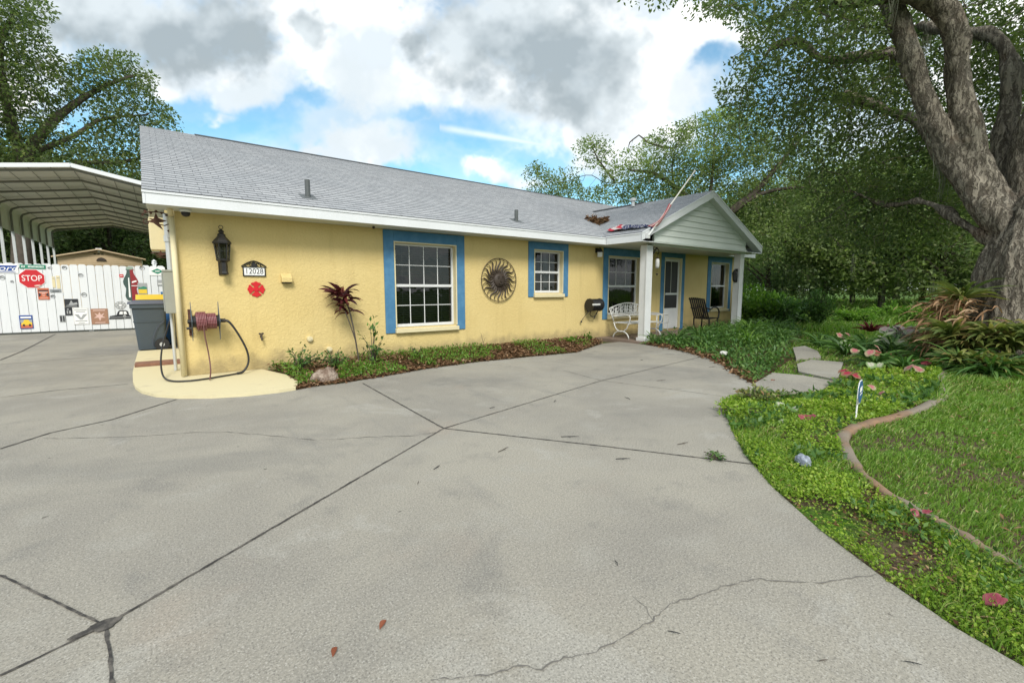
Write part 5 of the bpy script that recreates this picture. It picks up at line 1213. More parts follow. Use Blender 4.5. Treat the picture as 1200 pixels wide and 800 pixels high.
# ================================================================== TREES
def grow(limbs, att, step=.35, infl=2.2, kill=.5, maxit=90, seed=1, droop=0.0, jit=.25):
    """limbs: list of (points, radius0, radius1); the branches then grow towards the attraction points"""
    rg = np.random.default_rng(seed); pos, par, mrad = [], [], []
    for pts, r0, r1 in limbs:
        P = [np.array(p, float) for p in smooth_path(pts, 8)]
        if pos:
            A = np.array(pos); k = int(np.argmin(np.linalg.norm(A - P[0], axis=1))); prev = k
        else: prev = -1
        last = None; L = sum(np.linalg.norm(P[i + 1] - P[i]) for i in range(len(P) - 1)); acc = 0
        for i, p in enumerate(P):
            if last is not None and np.linalg.norm(p - last) < step * .8 and i < len(P) - 1: continue
            if last is not None: acc += np.linalg.norm(p - last)
            pos.append(p); par.append(prev); mrad.append(r0 + (r1 - r0) * min(1, acc / L)); prev = len(pos) - 1; last = p
    nman = len(pos); cap = nman + 30000
    Pn = np.zeros((cap, 3)); Pn[:nman] = pos; n = nman
    att = np.array(att); dist = np.full(len(att), 1e9); idx = np.zeros(len(att), int)
    def upd(a, b):
        nonlocal dist, idx
        for s0 in range(a, b, 512):
            s1 = min(b, s0 + 512); dd = np.linalg.norm(att[:, None, :] - Pn[None, s0:s1, :], axis=2); k = dd.argmin(1); m = dd[np.arange(len(att)), k]
            w_ = m < dist; dist[w_] = m[w_]; idx[w_] = s0 + k[w_]
    upd(0, n); alive = np.ones(len(att), bool); used = {}
    for it in range(maxit):
        inf_ = infl if it > 6 else infl * 3
        sel = alive & (dist < inf_)
        if not sel.any():
            sel = alive & (dist < infl * 4)
            if not sel.any(): break
        ii = idx[sel]; d = norm(att[sel] - Pn[ii]); order = np.argsort(ii); ii = ii[order]; d = d[order]
        u, st_ = np.unique(ii, return_index=True); D_ = np.add.reduceat(d, st_, axis=0)
        D_ = norm(norm(D_) + rg.normal(size=D_.shape) * jit + np.array((0, 0, -droop))); new = Pn[u] + D_ * step; n0 = n
        for k, p in zip(u, new):
            c = used.get(k, 0)
            if c > 3 or n >= cap: continue
            used[k] = c + 1; Pn[n] = p; par.append(int(k)); mrad.append(0); n += 1
        if n == n0: break
        upd(n0, n); alive &= dist > kill
    return Pn[:n].copy(), np.array(par), np.array(mrad), nman
def skeleton(Pn, par, mrad, tip=.006, p=2.3):
    n = len(Pn); r = np.zeros(n); acc = np.zeros(n)
    for i in range(n - 1, -1, -1):
        r[i] = max(tip, acc[i] ** (1 / p)) if acc[i] > 0 else tip
        r[i] = max(r[i], mrad[i]) if mrad[i] > 0 else r[i]
        if par[i] >= 0 and mrad[par[i]] == 0 or par[i] >= 0: acc[par[i]] += min(r[i], .5) ** p if mrad[i] == 0 else 0
    return r
def branch_mesh(name, Pn, par, r, rmin=.0, skip=None):
    n = len(Pn); kids = [[] for _ in range(n)]
    for i in range(n):
        if par[i] >= 0: kids[par[i]].append(i)
    main = [-1] * n
    for i in range(n):
        if kids[i]: main[i] = max(kids[i], key=lambda c: r[c])
    mb_ = MB()
    for i in range(n):
        if par[i] >= 0 and main[par[i]] == i: continue
        ch = [i]
        while main[ch[-1]] >= 0: ch.append(main[ch[-1]])
        pts = ([Pn[par[i]]] if par[i] >= 0 else []) + [Pn[k] for k in ch]; rr = ([min(r[par[i]], r[i] * 1.3)] if par[i] >= 0 else []) + [r[k] for k in ch]
        if skip is not None and skip[i]: continue
        if len(pts) < 2 or rr[0] < rmin: continue
        m_ = max(rr); mb_.tube(pts, rr, 10 if m_ > .1 else 6 if m_ > .035 else 4 if m_ > .012 else 3, cap=False)
    me = bpy.data.meshes.new(name); me.from_pydata(mb_.v, [], mb_.f); me.polygons.foreach_set('use_smooth', [True] * len(mb_.f)); return me
def leaf_cloud(Pn, nodes, per, spread, L, W, seed, up=.25, hang=0.0, keep=None):
    rg = np.random.default_rng(seed); C = np.repeat(Pn[nodes], per, axis=0); n = len(C)
    off = rg.normal(size=(n, 3)) * np.array((spread, spread, spread * .75)); P = C + off; P[:, 2] -= hang * rg.random(n)
    if keep is not None:
        k = keep(P); P = P[k]; off = off[k]; n = len(P)
    Dv = norm(norm(off) * .8 + norm(rg.normal(size=(n, 3)))); Nn = norm(rg.normal(size=(n, 3)) + np.array((0, 0, up * 4)))
    s_ = rg.uniform(.65, 1.25, n)
    return leaf_quads(P, Dv, Nn, L * s_, W * s_ * rg.uniform(.8, 1.2, n))
def blob_points(lst, dens, seed):
    """attraction points in ellipsoids (cx,cy,cz,rx,ry,rz), dens per cubic metre, thinner in the middle"""
    rg = np.random.default_rng(seed); out = []
    for (cx, cy, cz, rx, ry, rz) in lst:
        n = int(4.19 * rx * ry * rz * dens) + 4; d = norm(rg.normal(size=(n, 3))); rad_ = rg.random(n)[:, None] ** .45
        out.append(np.array((cx, cy, cz)) + d * rad_ * np.array((rx, ry, rz)))
    return np.vstack(out)
def shell_tree(limbs, att, name, lab, group, leafm, seed, per, spread, L, W, step=.35, infl=2.2, kill=.5, rleaf=.02, keep=None, moss=0, droop=0, loc=None, barkm=None, jit=.25):
    Pn, par, mrad, nman = grow(limbs, att, step, infl, kill, 90, seed, droop, jit); r = skeleton(Pn, par, mrad)
    base = Pn[0] if loc is None else np.array(loc)
    root = empty(name, (base[0], base[1], 0), lab, 'tree', group)
    put('trunk', branch_mesh('trunk', Pn, par, r), barkm or M_twig, root)
    nodes = np.where((r < rleaf) & (np.arange(len(Pn)) >= nman * 0))[0]
    V, Fq = leaf_cloud(Pn, nodes, per, spread, L, W, seed + 5, keep=keep); put('crown', npmesh('crown', V, Fq), leafm, root)
    if moss:
        rg = np.random.default_rng(seed + 9); mn = rg.choice(len(Pn), moss); mm = moss_mesh(Pn[mn] + rg.normal(size=(moss, 3)) * .15, rg, keep); put('hanging_moss', mm, L_moss, root)['kind'] = 'stuff'
    return root, Pn, par, r
def moss_mesh(P, rg, keep=None, k=16, lmin=.25, lmax=.9):
    V, Fs = [], []; b_ = 0
    if keep is not None: P = P[keep(P)]
    for p in P:
        ln = rg.uniform(lmin, lmax)
        for q in range(k):
            x, y = p[0] + rg.normal() * .05, p[1] + rg.normal() * .05; l_ = ln * rg.uniform(.4, 1); a = rg.random() * 6.28; wv = .009; z = p[2]; m_ = 5; dx, dy = math.cos(a) * wv, math.sin(a) * wv; ph = rg.random() * 6
            for j in range(m_):
                t = j / (m_ - 1); ox = .03 * math.sin(ph + 5 * t); w_ = 1 - .8 * t; V += [(x + ox - dx * w_, y + ox - dy * w_, z - l_ * t), (x + ox + dx * w_, y + ox + dy * w_, z - l_ * t)]
            for j in range(m_ - 1): Fs.append((b_ + 2 * j, b_ + 2 * j + 1, b_ + 2 * j + 3, b_ + 2 * j + 2))
            b_ += 2 * m_
    return npmesh('moss', np.array(V), np.array(Fs))

# --- the great oak on the right
TX, TY = 12.0, .80
def ok_(x, y, rng_): return tuple(gr(x, y, rng_))
# outline of the open sky seen past its crown (survey), so that no leaves grow into it
SKYLINE = [(640, -400), (690, -60), (705, 2), (745, 9), (790, 14), (815, 26), (842, 22), (870, 42), (868, 62), (845, 78), (833, 96), (845, 128), (842, 150), (862, 166), (872, 188), (905, 196), (935, 215), (925, 250), (930, 285), (985, 300), (1080, 292), (1135, 305), (1210, 330), (1500, 380), (2600, 380), (2600, -400)]
TRUNKZONE = [(1035, -20), (1100, -25), (1215, -25), (1215, 420), (1110, 420), (1128, 285), (1118, 232), (1085, 150), (1048, 60)]
def oak_keep(P):
    q = pr(P); inside = inpoly(q, SKYLINE); front = q[:, 2] > .5
    hz = np.hypot(P[:, 0], P[:, 1])
    blocked = inpoly(q, TRUNKZONE) & (hz < 12.9)
    house_ = (P[:, 1] > 5.8) & (P[:, 2] < 5.2)
    return (~front | (inside & ~blocked)) & ~house_ & (P[:, 2] > 1.7) & (hz > 3.4)
rgo = np.random.default_rng(31)
B = lambda x, y, r_, a, b_=None, c_=None: (*gr(x, y, r_), a, b_ or a, c_ or a)
oak_blobs = [B(870, 60, 12.5, 1.1), B(905, 95, 12.5, 1.3), B(880, 130, 12.5, 1.2), B(940, 40, 12, 1.4), B(850, 10, 11, .8), B(790, -15, 10.5, .7), B(725, -25, 10, .6), B(930, 150, 13, 1.4), B(970, 100, 13, 1.5), B(985, 30, 12, 1.2),
             B(1000, 160, 14, 1.6), B(960, 200, 14, 1.3), B(1010, 220, 14.5, 1.6), B(1060, 150, 15, 1.6), B(1070, 220, 15, 1.7), B(1060, 270, 14.5, 1.2), B(1020, 270, 15, 1.2), B(1105, 60, 15, 1.6), B(1150, 120, 15.5, 1.8), B(1190, 60, 15, 1.7), B(1190, 190, 15.5, 1.5),
             B(1110, 200, 15.5, 1.3), B(1030, 60, 15, 1.4), B(870, 175, 13.5, .7), B(905, -30, 10, 1.3), B(1000, -40, 10, 1.4), B(1100, -60, 10, 1.5), B(1210, 20, 14, 1.4), B(960, 260, 14.5, 1.0), B(1130, -20, 15, 1.5), B(1130, 240, 15, 1.0)]
att = blob_points(oak_blobs, 7.0, 3)
dome = []
for k in range(220):
    d = norm(rgo.normal(size=3)); d[2] = abs(d[2]); rad_ = rgo.random() ** .4
    dome.append((13.0 + d[0] * 8.5 * rad_, 1.0 + d[1] * 8.5 * rad_, 4.6 + d[2] * 6.2 * rad_))
att = np.vstack((att, np.array(dome))); att = att[oak_keep(att)]
oak_limbs = [([(TX, TY, 0), (TX - .02, TY, 1.2), (TX - .05, TY, 2.2), (TX - .05, TY, 2.9)], .74, .22),
             ([(TX - .1, TY, 1.9), ok_(1141, 225, 12.0), ok_(1098, 150, 11.9), ok_(1068, 75, 11.8), ok_(1045, 5, 11.7), ok_(1020, -70, 11.4)], .21, .13),
             ([(TX, TY, 1.9), ok_(1160, 225, 12.1), ok_(1135, 150, 12.0), ok_(1122, 90, 12.0), ok_(1120, 40, 11.9), ok_(1095, 2, 11.7), ok_(1045, -6, 11.3), ok_(985, 0, 10.9), ok_(930, -20, 10.5)], .22, .10),
             ([(TX + .25, TY, 1.9), ok_(1176, 200, 12.6), ok_(1184, 120, 12.8), ok_(1183, 70, 12.8), ok_(1166, 44, 12.9), ok_(1130, 38, 13.2), ok_(1080, 30, 13.8)], .18, .09),
             ([(TX + .3, TY - .2, 1.9), ok_(1205, 200, 12.4), ok_(1240, 100, 12.2), ok_(1270, 0, 12.2), ok_(1300, -120, 12)], .34, .2),
             ([ok_(1100, 152, 11.9), ok_(1062, 70, 12.4), ok_(1015, 66, 12.6), ok_(965, 70, 12.7), ok_(935, 48, 12.6), ok_(905, 55, 12.5)], .14, .05),
             ([(TX - .15, TY, 2.0), ok_(1118, 205, 12.9), ok_(1092, 165, 13.2), ok_(1070, 140, 13.6), ok_(1040, 130, 14), ok_(990, 110, 14)], .17, .07),
             ([(TX - .3, TY, 1.7), ok_(1128, 262, 12.2), ok_(1103, 244, 12.6), ok_(1075, 236, 13.2), ok_(1040, 240, 13.8), ok_(1000, 225, 14)], .075, .025),
             ([ok_(1045, -6, 11.3), ok_(1000, -90, 10.4), ok_(900, -120, 9.6)], .15, .07),
             ([ok_(1020, -70, 11.4), ok_(1000, -250, 11.5), (9, 4, 9.5)], .18, .07),
             ([ok_(1270, 0, 12.2), (14.5, -1.5, 8), (16, -3, 9)], .22, .08), ([ok_(1300, -120, 12), (10.5, -2.5, 9), (9, -5, 9.5)], .2, .07)]
Pn, par, mrad, nman = grow(oak_limbs, att, .24, 1.8, .28, 140, 11)
rO = skeleton(Pn, par, mrad)
oak = empty('live_oak', (TX, TY, 0), 'huge old live oak with a thick furrowed forked trunk on the right', 'tree')
# trunk and great limbs: one skin fused from the tubes, with furrowed bark
mbt = MB()
for pts, r0, r1 in oak_limbs[:8]:
    P_l = smooth_path(pts, 10); k = len(P_l)
    mbt.tube([tuple(p) for p in P_l], [r0 + (r1 - r0) * i / (k - 1) for i in range(k)], 14)
fl = MB(); nr_, na_ = 30, 28; vsx = []
for i in range(nr_):
    z = -.1 + 3.0 * i / (nr_ - 1); fr = max(0, 1 - z / 1.5)
    for j in range(na_):
        a = 2 * math.pi * j / na_; but = .5 + .5 * math.sin(5 * a + 1.3) * .8 + .3 * math.sin(3 * a)
        rr = (.74 - .05 * z) * (1 - .97 * max(0, (z - 1.5) / 1.4) ** 1.7) + .45 * fr ** 2 * (.55 + .6 * but) + .03 * math.sin(7 * a + z); vsx.append((TX + rr * math.cos(a) - .05 * z, TY + rr * math.sin(a), z))
mbt.add(vsx, [(i * na_ + j, i * na_ + (j + 1) % na_, (i + 1) * na_ + (j + 1) % na_, (i + 1) * na_ + j) for i in range(nr_ - 1) for j in range(na_)] + [tuple(range(na_ - 1, -1, -1)), tuple((nr_ - 1) * na_ + j for j in range(na_))])
tmp = put('tmp_trunk', mbt.mesh('tmp_trunk'), None); md = tmp.modifiers.new('r', 'REMESH'); md.mode = 'VOXEL'; md.voxel_size = .035
md2 = tmp.modifiers.new('s', 'SMOOTH'); md2.factor = .5; md2.iterations = 6
me = bpy.data.meshes.new_from_object(tmp.evaluated_get(bpy.context.evaluated_depsgraph_get())); bpy.data.objects.remove(tmp)
nv = len(me.vertices); co = np.empty(nv * 3, np.float32); me.vertices.foreach_get('co', co); co = co.reshape(-1, 3); no = np.empty(nv * 3, np.float32); me.vertices.foreach_get('normal', no); no = no.reshape(-1, 3)
an = np.arctan2(co[:, 1] - TY, co[:, 0] - TX) * 2.2
fur = vnoise(an + .25 * vnoise(an, co[:, 2], 2), co[:, 2] * .28, 7.0) * .6 + vnoise(an, co[:, 2] * .35, 15) * .4
rad_ = np.clip(np.hypot(co[:, 0] - TX, co[:, 1] - TY) / .9, .35, 1)
lump = vnoise(co[:, 0] * 1.3 + co[:, 1], co[:, 2], 1.9)
co += no * ((fur - .5) * .085 + (lump - .5) * .10 * np.clip(co[:, 2] - .3, 0, 1))[:, None]
me.vertices.foreach_set('co', co.ravel()); me.polygons.foreach_set('use_smooth', np.ones(len(me.polygons), bool)); me.update()
put('trunk', me, M_bark, oak)
skip = np.zeros(len(Pn), bool); put('limb', branch_mesh('limb', Pn, par, np.where(mrad > 0, np.minimum(mrad, rO), rO) * np.where(mrad > .1, .85, 1)), M_bark, oak)
nodes = np.where((rO < .018) & (np.arange(len(Pn)) >= nman))[0]
V, Fq = leaf_cloud(Pn, nodes, 34, .165, .095, .048, 21, up=.2, keep=oak_keep)
crown_n = len(Fq); put('crown', npmesh('crown', V, Fq), L_oak, oak)
mp = [Pn[k] for k in rgo.choice(np.where((rO > .03) & (Pn[:, 2] > 3.2))[0], 70)]
def moss_keep(P): q = pr(P); return (np.hypot(P[:, 0], P[:, 1]) > 8) & oak_keep(P - np.array((0, 0, .5)))
put('hanging_moss', moss_mesh(np.array(mp), rgo, moss_keep), L_moss, oak)['kind'] = 'stuff'
# --- the leaning tree behind the right end of the house
def tr(x, y, r_): return tuple(gr(x, y, r_))
tb = gr(842, 340, 25); SKY_B = [(612, 300), (612, 200), (628, 186), (650, 200), (668, 188), (672, 170), (690, 156), (714, 158), (722, 176), (748, 170), (766, 152), (800, 140), (830, 128), (860, 122), (900, 110), (1010, 110), (1010, 340), (612, 340)]
def b_keep(P):
    q = pr(P); gap = inpoly(q, [(676, 200), (702, 196), (706, 216), (684, 222)])
    return (inpoly(q, SKY_B) & ~gap) | (q[:, 2] > 30)
blobsB = [B(640, 212, 25, 1.3), B(662, 222, 25, 1.3), B(692, 180, 25, 1.3), B(700, 230, 25, 1.4), B(735, 205, 25, 1.5), B(765, 185, 25, 1.7), B(800, 170, 25, 1.9), B(845, 165, 25, 2), B(790, 215, 25, 1.9), B(830, 215, 26, 2), B(750, 235, 26, 1.5), B(880, 190, 26, 2), B(905, 230, 26, 1.9), B(940, 190, 26, 1.7), B(870, 245, 26, 1.5), B(930, 255, 26, 1.4), B(630, 200, 25, .6), B(695, 164, 25, .6), B(858, 135, 25, 1.2), B(890, 280, 25, 1.4), B(800, 245, 27, 1.6)]
att = blob_points(blobsB, 8, 5); att = att[b_keep(att)]
limbsB = [([(tb[0], tb[1], 0), tr(843, 290, 25), tr(850, 255, 25), tr(885, 225, 25), tr(915, 190, 25), tr(945, 155, 25)], .34, .05), ([tr(853, 252, 25), tr(890, 228, 25), tr(930, 220, 25), tr(955, 222, 25)], .15, .03), ([tr(847, 275, 25), tr(810, 235, 25), tr(770, 205, 25), tr(740, 200, 25)], .2, .06), ([tr(770, 205, 25), tr(715, 215, 25), tr(690, 205, 25), tr(655, 214, 25), tr(635, 203, 25)], .03, .008), ([tr(830, 255, 25), tr(835, 200, 25), tr(838, 150, 25)], .11, .015), ([tr(720, 212, 25), tr(700, 185, 25), tr(692, 165, 25)], .06, .02), ([tr(790, 220, 25), tr(788, 190, 25), tr(800, 150, 25)], .06, .015), ([tr(775, 172, 24.6), tr(757, 166, 24.6), tr(750, 158, 24.6), tr(738, 167, 24.5)], .05, .03)]
shell_tree(limbsB, att, 'leaning_tree', 'light green tree with dark slanting limbs rising behind the porch gable', None, L_light, 13, 34, .24, .15, .07, step=.34, infl=2.6, kill=.42, rleaf=.02, keep=b_keep)

# --- oaks behind the carport on the left
SKY_L = [(-600, 320), (-600, -300), (30, -300), (52, -20), (66, 12), (72, 22), (58, 34), (62, 56), (78, 68), (100, 58), (118, 54), (140, 58), (158, 62), (176, 74), (187, 92), (180, 110), (196, 122), (214, 140), (218, 175), (250, 320)]
def l_keep(P):
    q = pr(P); gap = inpoly(q, [(62, 148), (88, 128), (108, 132), (100, 150), (80, 160)]); return (inpoly(q, SKY_L) & (~gap | (rng.random(len(P)) < .25))) | (q[:, 2] < .5)
blobsL = [B(-10, 20, 36, 2.6), B(25, 25, 36, 1.7), B(15, 80, 36, 2.4), B(50, 90, 36, 2), B(-30, 110, 36, 3), B(90, 95, 36, 1.8), B(125, 85, 36, 2), B(155, 95, 36, 1.9), B(168, 115, 36, 1.5), B(130, 125, 36, 1.8), B(185, 140, 36, 1.7), B(205, 150, 36, .9), B(30, 140, 36, 2.2), B(60, 175, 36, 2.2), B(110, 165, 36, 2.0), B(150, 165, 36, 2), B(180, 185, 36, 2), B(0, 190, 36, 2.6), B(90, 200, 36, 2.2), B(140, 205, 36, 2)]
att = blob_points(blobsL, 4.2, 8); att = att[l_keep(att)]
t0 = gr(25, 345, 36)
limbsL = [([(t0[0], t0[1], 0), tr(25, 260, 36), tr(30, 190, 36), tr(55, 150, 36), tr(90, 120, 36), tr(125, 100, 36), tr(160, 88, 36)], .5, .08), ([tr(30, 200, 36), tr(10, 130, 36), tr(0, 60, 36), tr(15, 20, 36)], .3, .08), ([tr(40, 178, 36), tr(85, 160, 36), tr(120, 140, 36), tr(170, 135, 36)], .16, .05), ([tr(26, 240, 36), tr(80, 195, 36), tr(140, 190, 36), tr(190, 180, 36)], .2, .06), ([tr(25, 240, 36), tr(-20, 180, 36), tr(-40, 110, 36)], .25, .08)]
shell_tree(limbsL, att, 'spreading_oak', 'tall spreading oak with thin open crown rising behind the carport', None, L_oak, 17, 34, .30, .20, .10, step=.45, infl=3.2, kill=.55, rleaf=.022, keep=l_keep, moss=30)

# --- trees of the rows behind: two kinds, then copies
def proto_tree(name, lab, group, leafm, seed, h, crown, L, W, per, spread, moss=0, low=.25):
    rg = np.random.default_rng(seed); bl = []
    for k in range(crown):
        a = rg.random() * 6.28; q = rg.random(); z = h * (low + (.93 - low) * q); rr = h * .42 * math.sin(math.pi * min(.97, .22 + .72 * q)) * rg.uniform(.5, 1); bl.append((rr * math.cos(a), rr * math.sin(a), z, *(np.array((1.2, 1.2, .8)) * h * .11 * rg.uniform(.7, 1.3))))
    att = blob_points(bl, 300 / h ** 2, seed + 1); lm = [([(0, 0, 0), (.1 * h * .1, 0, h * .2), (0, .02 * h, h * .45), (.02 * h, 0, h * .75)], .018 * h, .004 * h)]
    for k in range(5):
        a = k * 1.256 + rg.random(); lm.append(([(0, 0, h * (.18 + .05 * k)), (.15 * h * math.cos(a), .15 * h * math.sin(a), h * (.32 + .06 * k)), (.3 * h * math.cos(a), .3 * h * math.sin(a), h * (.40 + .07 * k))], .009 * h, .003 * h))
    LOCAL.add(name); Pn, par, mrad, nman = grow(lm, att, .042 * h, .30 * h, .052 * h, 80, seed); r = skeleton(Pn, par, mrad, tip=.01)
    root = empty(name, (0, 0, 0), lab, 'tree', group); put('trunk', branch_mesh('trunk', Pn, par, r), M_twig, root)
    nodes = np.where((r < .03))[0]; V, Fq = leaf_cloud(Pn, nodes, per, spread, L, W, seed + 3, hang=.25); put('crown', npmesh('crown', V, Fq), leafm, root)
    if moss: put('hanging_moss', moss_mesh(Pn[rg.choice(len(Pn), moss)], rg, None, 10, .5, 1.6), L_moss, root)['kind'] = 'stuff'
    return root
pA = proto_tree('yard_tree', 'broad dark green tree in the row beyond the side lawn', 'trees beyond the side lawn', L_dark, 41, 9.5, 46, .21, .105, 30, .36, moss=60, low=.13)
pB = proto_tree('yard_tree', 'x', 'trees beyond the side lawn', L_light, 47, 8.5, 42, .20, .10, 30, .34, moss=50, low=.19)
LOCAL.add(pB.name)
spotsT = [('A', 1105, 31, .9, 'broad dark tree at the lawn edge nearest the great oak trunk'), ('B', 1035, 30, 1.0, 'pale green drooping tree beside the darker ones beyond the lawn'), ('B', 965, 36, 1.1, 'light green tree beyond the small clipped bush'),
          ('A', 900, 30, .80, 'dark tree close behind the right porch column'), ('B', 1000, 46, 1.2, None), ('B', 1080, 48, 1.3, None), ('B', 930, 50, 1.3, None), ('B', 1150, 40, 1.2, None), ('A', 870, 52, 1.25, None), ('A', 1190, 44, 1.3, None),
          ('A', 1050, 66, 1.5, None), ('B', 950, 70, 1.5, None), ('A', 1130, 74, 1.5, None), ('B', 860, 72, 1.4, None), ('B', 1250, 50, 1.4, None), ('A', 1330, 46, 1.4, None)]
fA = fB = False
for i, (k, x, r_, s_, lab) in enumerate(spotsT):
    if k == 'A': o = copy_tree(pA) if fA else pA; fA = True
    else: o = copy_tree(pB) if fB else pB; fB = True
    P_t = gr(x, 345, r_); o.location = (P_t[0], P_t[1], 0); o.rotation_euler = (0, 0, i * 2.1 + .4); o.scale = (s_ * 1.12, s_ * 1.12, s_)
    o['label'] = lab or ('broad dark green tree in the far row beyond the side lawn' if k == 'A' else 'pale green tree in the far row beyond the side lawn')
    o['group'] = 'trees beyond the side lawn' if lab else 'dark trees of the far row' if k == 'A' else 'pale trees of the far row'
for i, (k, x, r_, s_) in enumerate([('A', -20, 46, 1.15), ('A', 60, 48, 1.2), ('A', 130, 46, 1.2), ('A', 190, 47, 1.05), ('A', 20, 58, 1.5), ('B', 110, 60, 1.4), ('B', 175, 60, 1.2), ('A', -110, 50, 1.5), ('A', -60, 40, 1.0)]):
    o = copy_tree(pA if k == 'A' else pB); P_t = gr(x, 345, r_); o.location = (P_t[0], P_t[1], 0); o.rotation_euler = (0, 0, i * 1.7 + 1); o.scale = (s_ * 1.15, s_ * 1.15, s_)
    o['label'] = 'dark green tree filling the view behind the carport and shed' if k == 'A' else 'lighter green tree far behind the tan shed'; o['group'] = 'dark trees behind the carport' if k == 'A' else 'light trees behind the shed'

# ================================================================== GARDEN PLANTS
def plant_strap(c, n, L, W, arch, seed, up=.6, jitter=.3, segs=5, az=None, floor=.01):
    """arching strap leaves from one base: numpy mesh"""
    rg = np.random.default_rng(seed); V, Fs = [], []; b_ = 0
    for k in range(n):
        a = rg.random() * 6.283 if az is None else az + rg.normal() * .45; l_ = L * rg.uniform(.55, 1.15); el = up * rg.uniform(.45, 1.25); w_ = W * rg.uniform(.7, 1.2); r0 = rg.random() * .05
        x, y, z = c[0] + r0 * math.cos(a), c[1] + r0 * math.sin(a), c[2]; e = el; ca, sa = math.cos(a), math.sin(a); tw = rg.normal() * .75; ct, st2 = math.cos(tw), math.sin(tw)
        for j in range(segs + 1):
            t = j / segs; ww = w_ * (1 - .3 * (1 - t) ** 2) * (1 - t ** 3) + .002; se, ce = math.sin(e), math.cos(e); sx_, sy_, sz_ = (-sa * ct - se * ca * st2) * ww / 2, (ca * ct - se * sa * st2) * ww / 2, ce * st2 * ww / 2
            V += [(x - sx_, y - sy_, z - sz_), (x + sx_, y + sy_, z + sz_)]
            d = l_ / segs; x += math.cos(e) * ca * d; y += math.cos(e) * sa * d; z = max(floor if az is not None or floor < 0 else c[2] + .01, z + math.sin(e) * d); e -= arch * rg.uniform(.6, 1.4) / segs
        for j in range(segs): Fs.append((b_ + 2 * j, b_ + 2 * j + 1, b_ + 2 * j + 3, b_ + 2 * j + 2))
        b_ += 2 * (segs + 1)
    return np.array(V), np.array(Fs)
def merge(parts):
    V, Fs, o = [], [], 0
    for v_, f_ in parts: V.append(v_); Fs.append(f_ + o); o += len(v_)
    return np.vstack(V), np.vstack(Fs)
def bush(c, r, h, nst, per, L, W, seed, spreadz=.5):
    """stems with leaves: returns leaf arrays and stem builder"""
    rg = np.random.default_rng(seed); mbs = MB(); C = []
    for k in range(nst):
        a = rg.random() * 6.283; q = rg.random() ** .5; tip_ = np.array((c[0] + r * q * math.cos(a), c[1] + r * q * math.sin(a), c[2] + h * rg.uniform(.55, 1) * (1 - .35 * q * q)))
        m_ = np.array((c[0] + (tip_[0] - c[0]) * .35, c[1] + (tip_[1] - c[1]) * .35, c[2] + (tip_[2] - c[2]) * .6)); pth = [tuple(p) for p in smooth_path([(c[0] + rg.normal() * .03, c[1] + rg.normal() * .03, c[2] - .02), tuple(m_), tuple(tip_)], 5)]
        mbs.tube(pth, [.009 - .0006 * i for i in range(len(pth))], 4, cap=False)
        for t in range(per):
            p = pth[min(len(pth) - 1, int(len(pth) * (.25 + .75 * rg.random())))]; C.append(np.array(p) + rg.normal(size=3) * L * .35)
    C = np.array(C); n = len(C); D_ = norm(C - np.array((c[0], c[1], c[2] + h * .35)) + rg.normal(size=(n, 3)) * .25); N_ = norm(rg.normal(size=(n, 3)) * .6 + np.array((0, 0, 1)))
    s_ = rg.uniform(.6, 1.2, n); return leaf_quads(C, D_, N_, L * s_, W * s_, .12), mbs
def make_bush(name, lab, c, r, h, nst, per, L, W, seed, leafm, cat='shrub', group=None):
    (V, Fq), mbs = bush(c, r, h, nst, per, L, W, seed); o = empty(name, (c[0], c[1], 0), lab, cat, group)
    put('foliage', npmesh('foliage', V, Fq), leafm, o); mbs.build('stem', M_twig, o); return o
def make_strap(name, lab, c, n, L, W, arch, seed, m, up=.8, cat='plant', group=None):
    V, Fq = plant_strap(c, n, L, W, arch, seed, up); o = put(name, npmesh(name, V, Fq), m); return tag(o, lab, cat, group)

# maroon ti plant in the wall bed
tp = (2.60, 7.66, 0); Ti = empty('ti_plant', tp, 'tall bare stemmed plant with maroon leaves leaning on the yellow wall', 'plant')
b = MB(); stm = [(2.62, 7.66, 0), (2.585, 7.68, .35), (2.55, 7.72, .70), (2.50, 7.76, 1.0), (2.44, 7.78, 1.22)]; b.tube(smooth_path(stm, 6), .013, 6); b.tube(smooth_path([(2.57, 7.69, .45), (2.50, 7.72, .72), (2.44, 7.74, .92)], 6), .009, 5); b.build('stem', M_twig, Ti)
rg = np.random.default_rng(4); parts = []
for (c_, n, L_, e) in () and (((2.42, 7.78, 1.20), 9, .27, 1.1), ((2.44, 7.77, 1.12), 8, .24, .75), ((2.46, 7.77, 1.02), 8, .22, .55), ((2.43, 7.75, .92), 8, .20, .35), ((2.50, 7.75, .92), 6, .18, .5), ((2.42, 7.76, 1.05), 8, .18, -.4)): parts.append(plant_strap(c_, int(n * 1.5), L_ * 1.1, .062, 1.0, int(rg.integers(999)), e + .1))
for k in range(64):
    t = rg.random() ** .7; x_, y_, z_ = 2.50 - .09 * t + rg.normal() * .02, 7.765 + rg.normal() * .015, .86 + .38 * t; parts.append(plant_strap((x_, y_, z_), 1, .30, .060, 1.3, 900 + k, rg.uniform(-.35, .55) + .75 * t, segs=5, floor=-9))
V, Fq = merge(parts)
for k in range(9):      # the long tuft that leans left
    pass
V2, F2 = plant_strap((2.36, 7.74, 1.22), 12, .40, .06, .8, 77, .6); V2 = V2.copy(); V2[:, 0] = 2.36 - np.abs(V2[:, 0] - 2.36) * .9; V, Fq = merge([(V, Fq), (V2, F2)]); V[:, 1] = np.minimum(V[:, 1], 8.0)
put('foliage', npmesh('foliage', V, Fq), L_maroon, Ti)
make_bush('bed_shrub', 'upright leafy green shrub beside the maroon plant left of the window', (2.78, 7.45, 0), .24, .78, 12, 10, .085, .042, 12, L_plant)
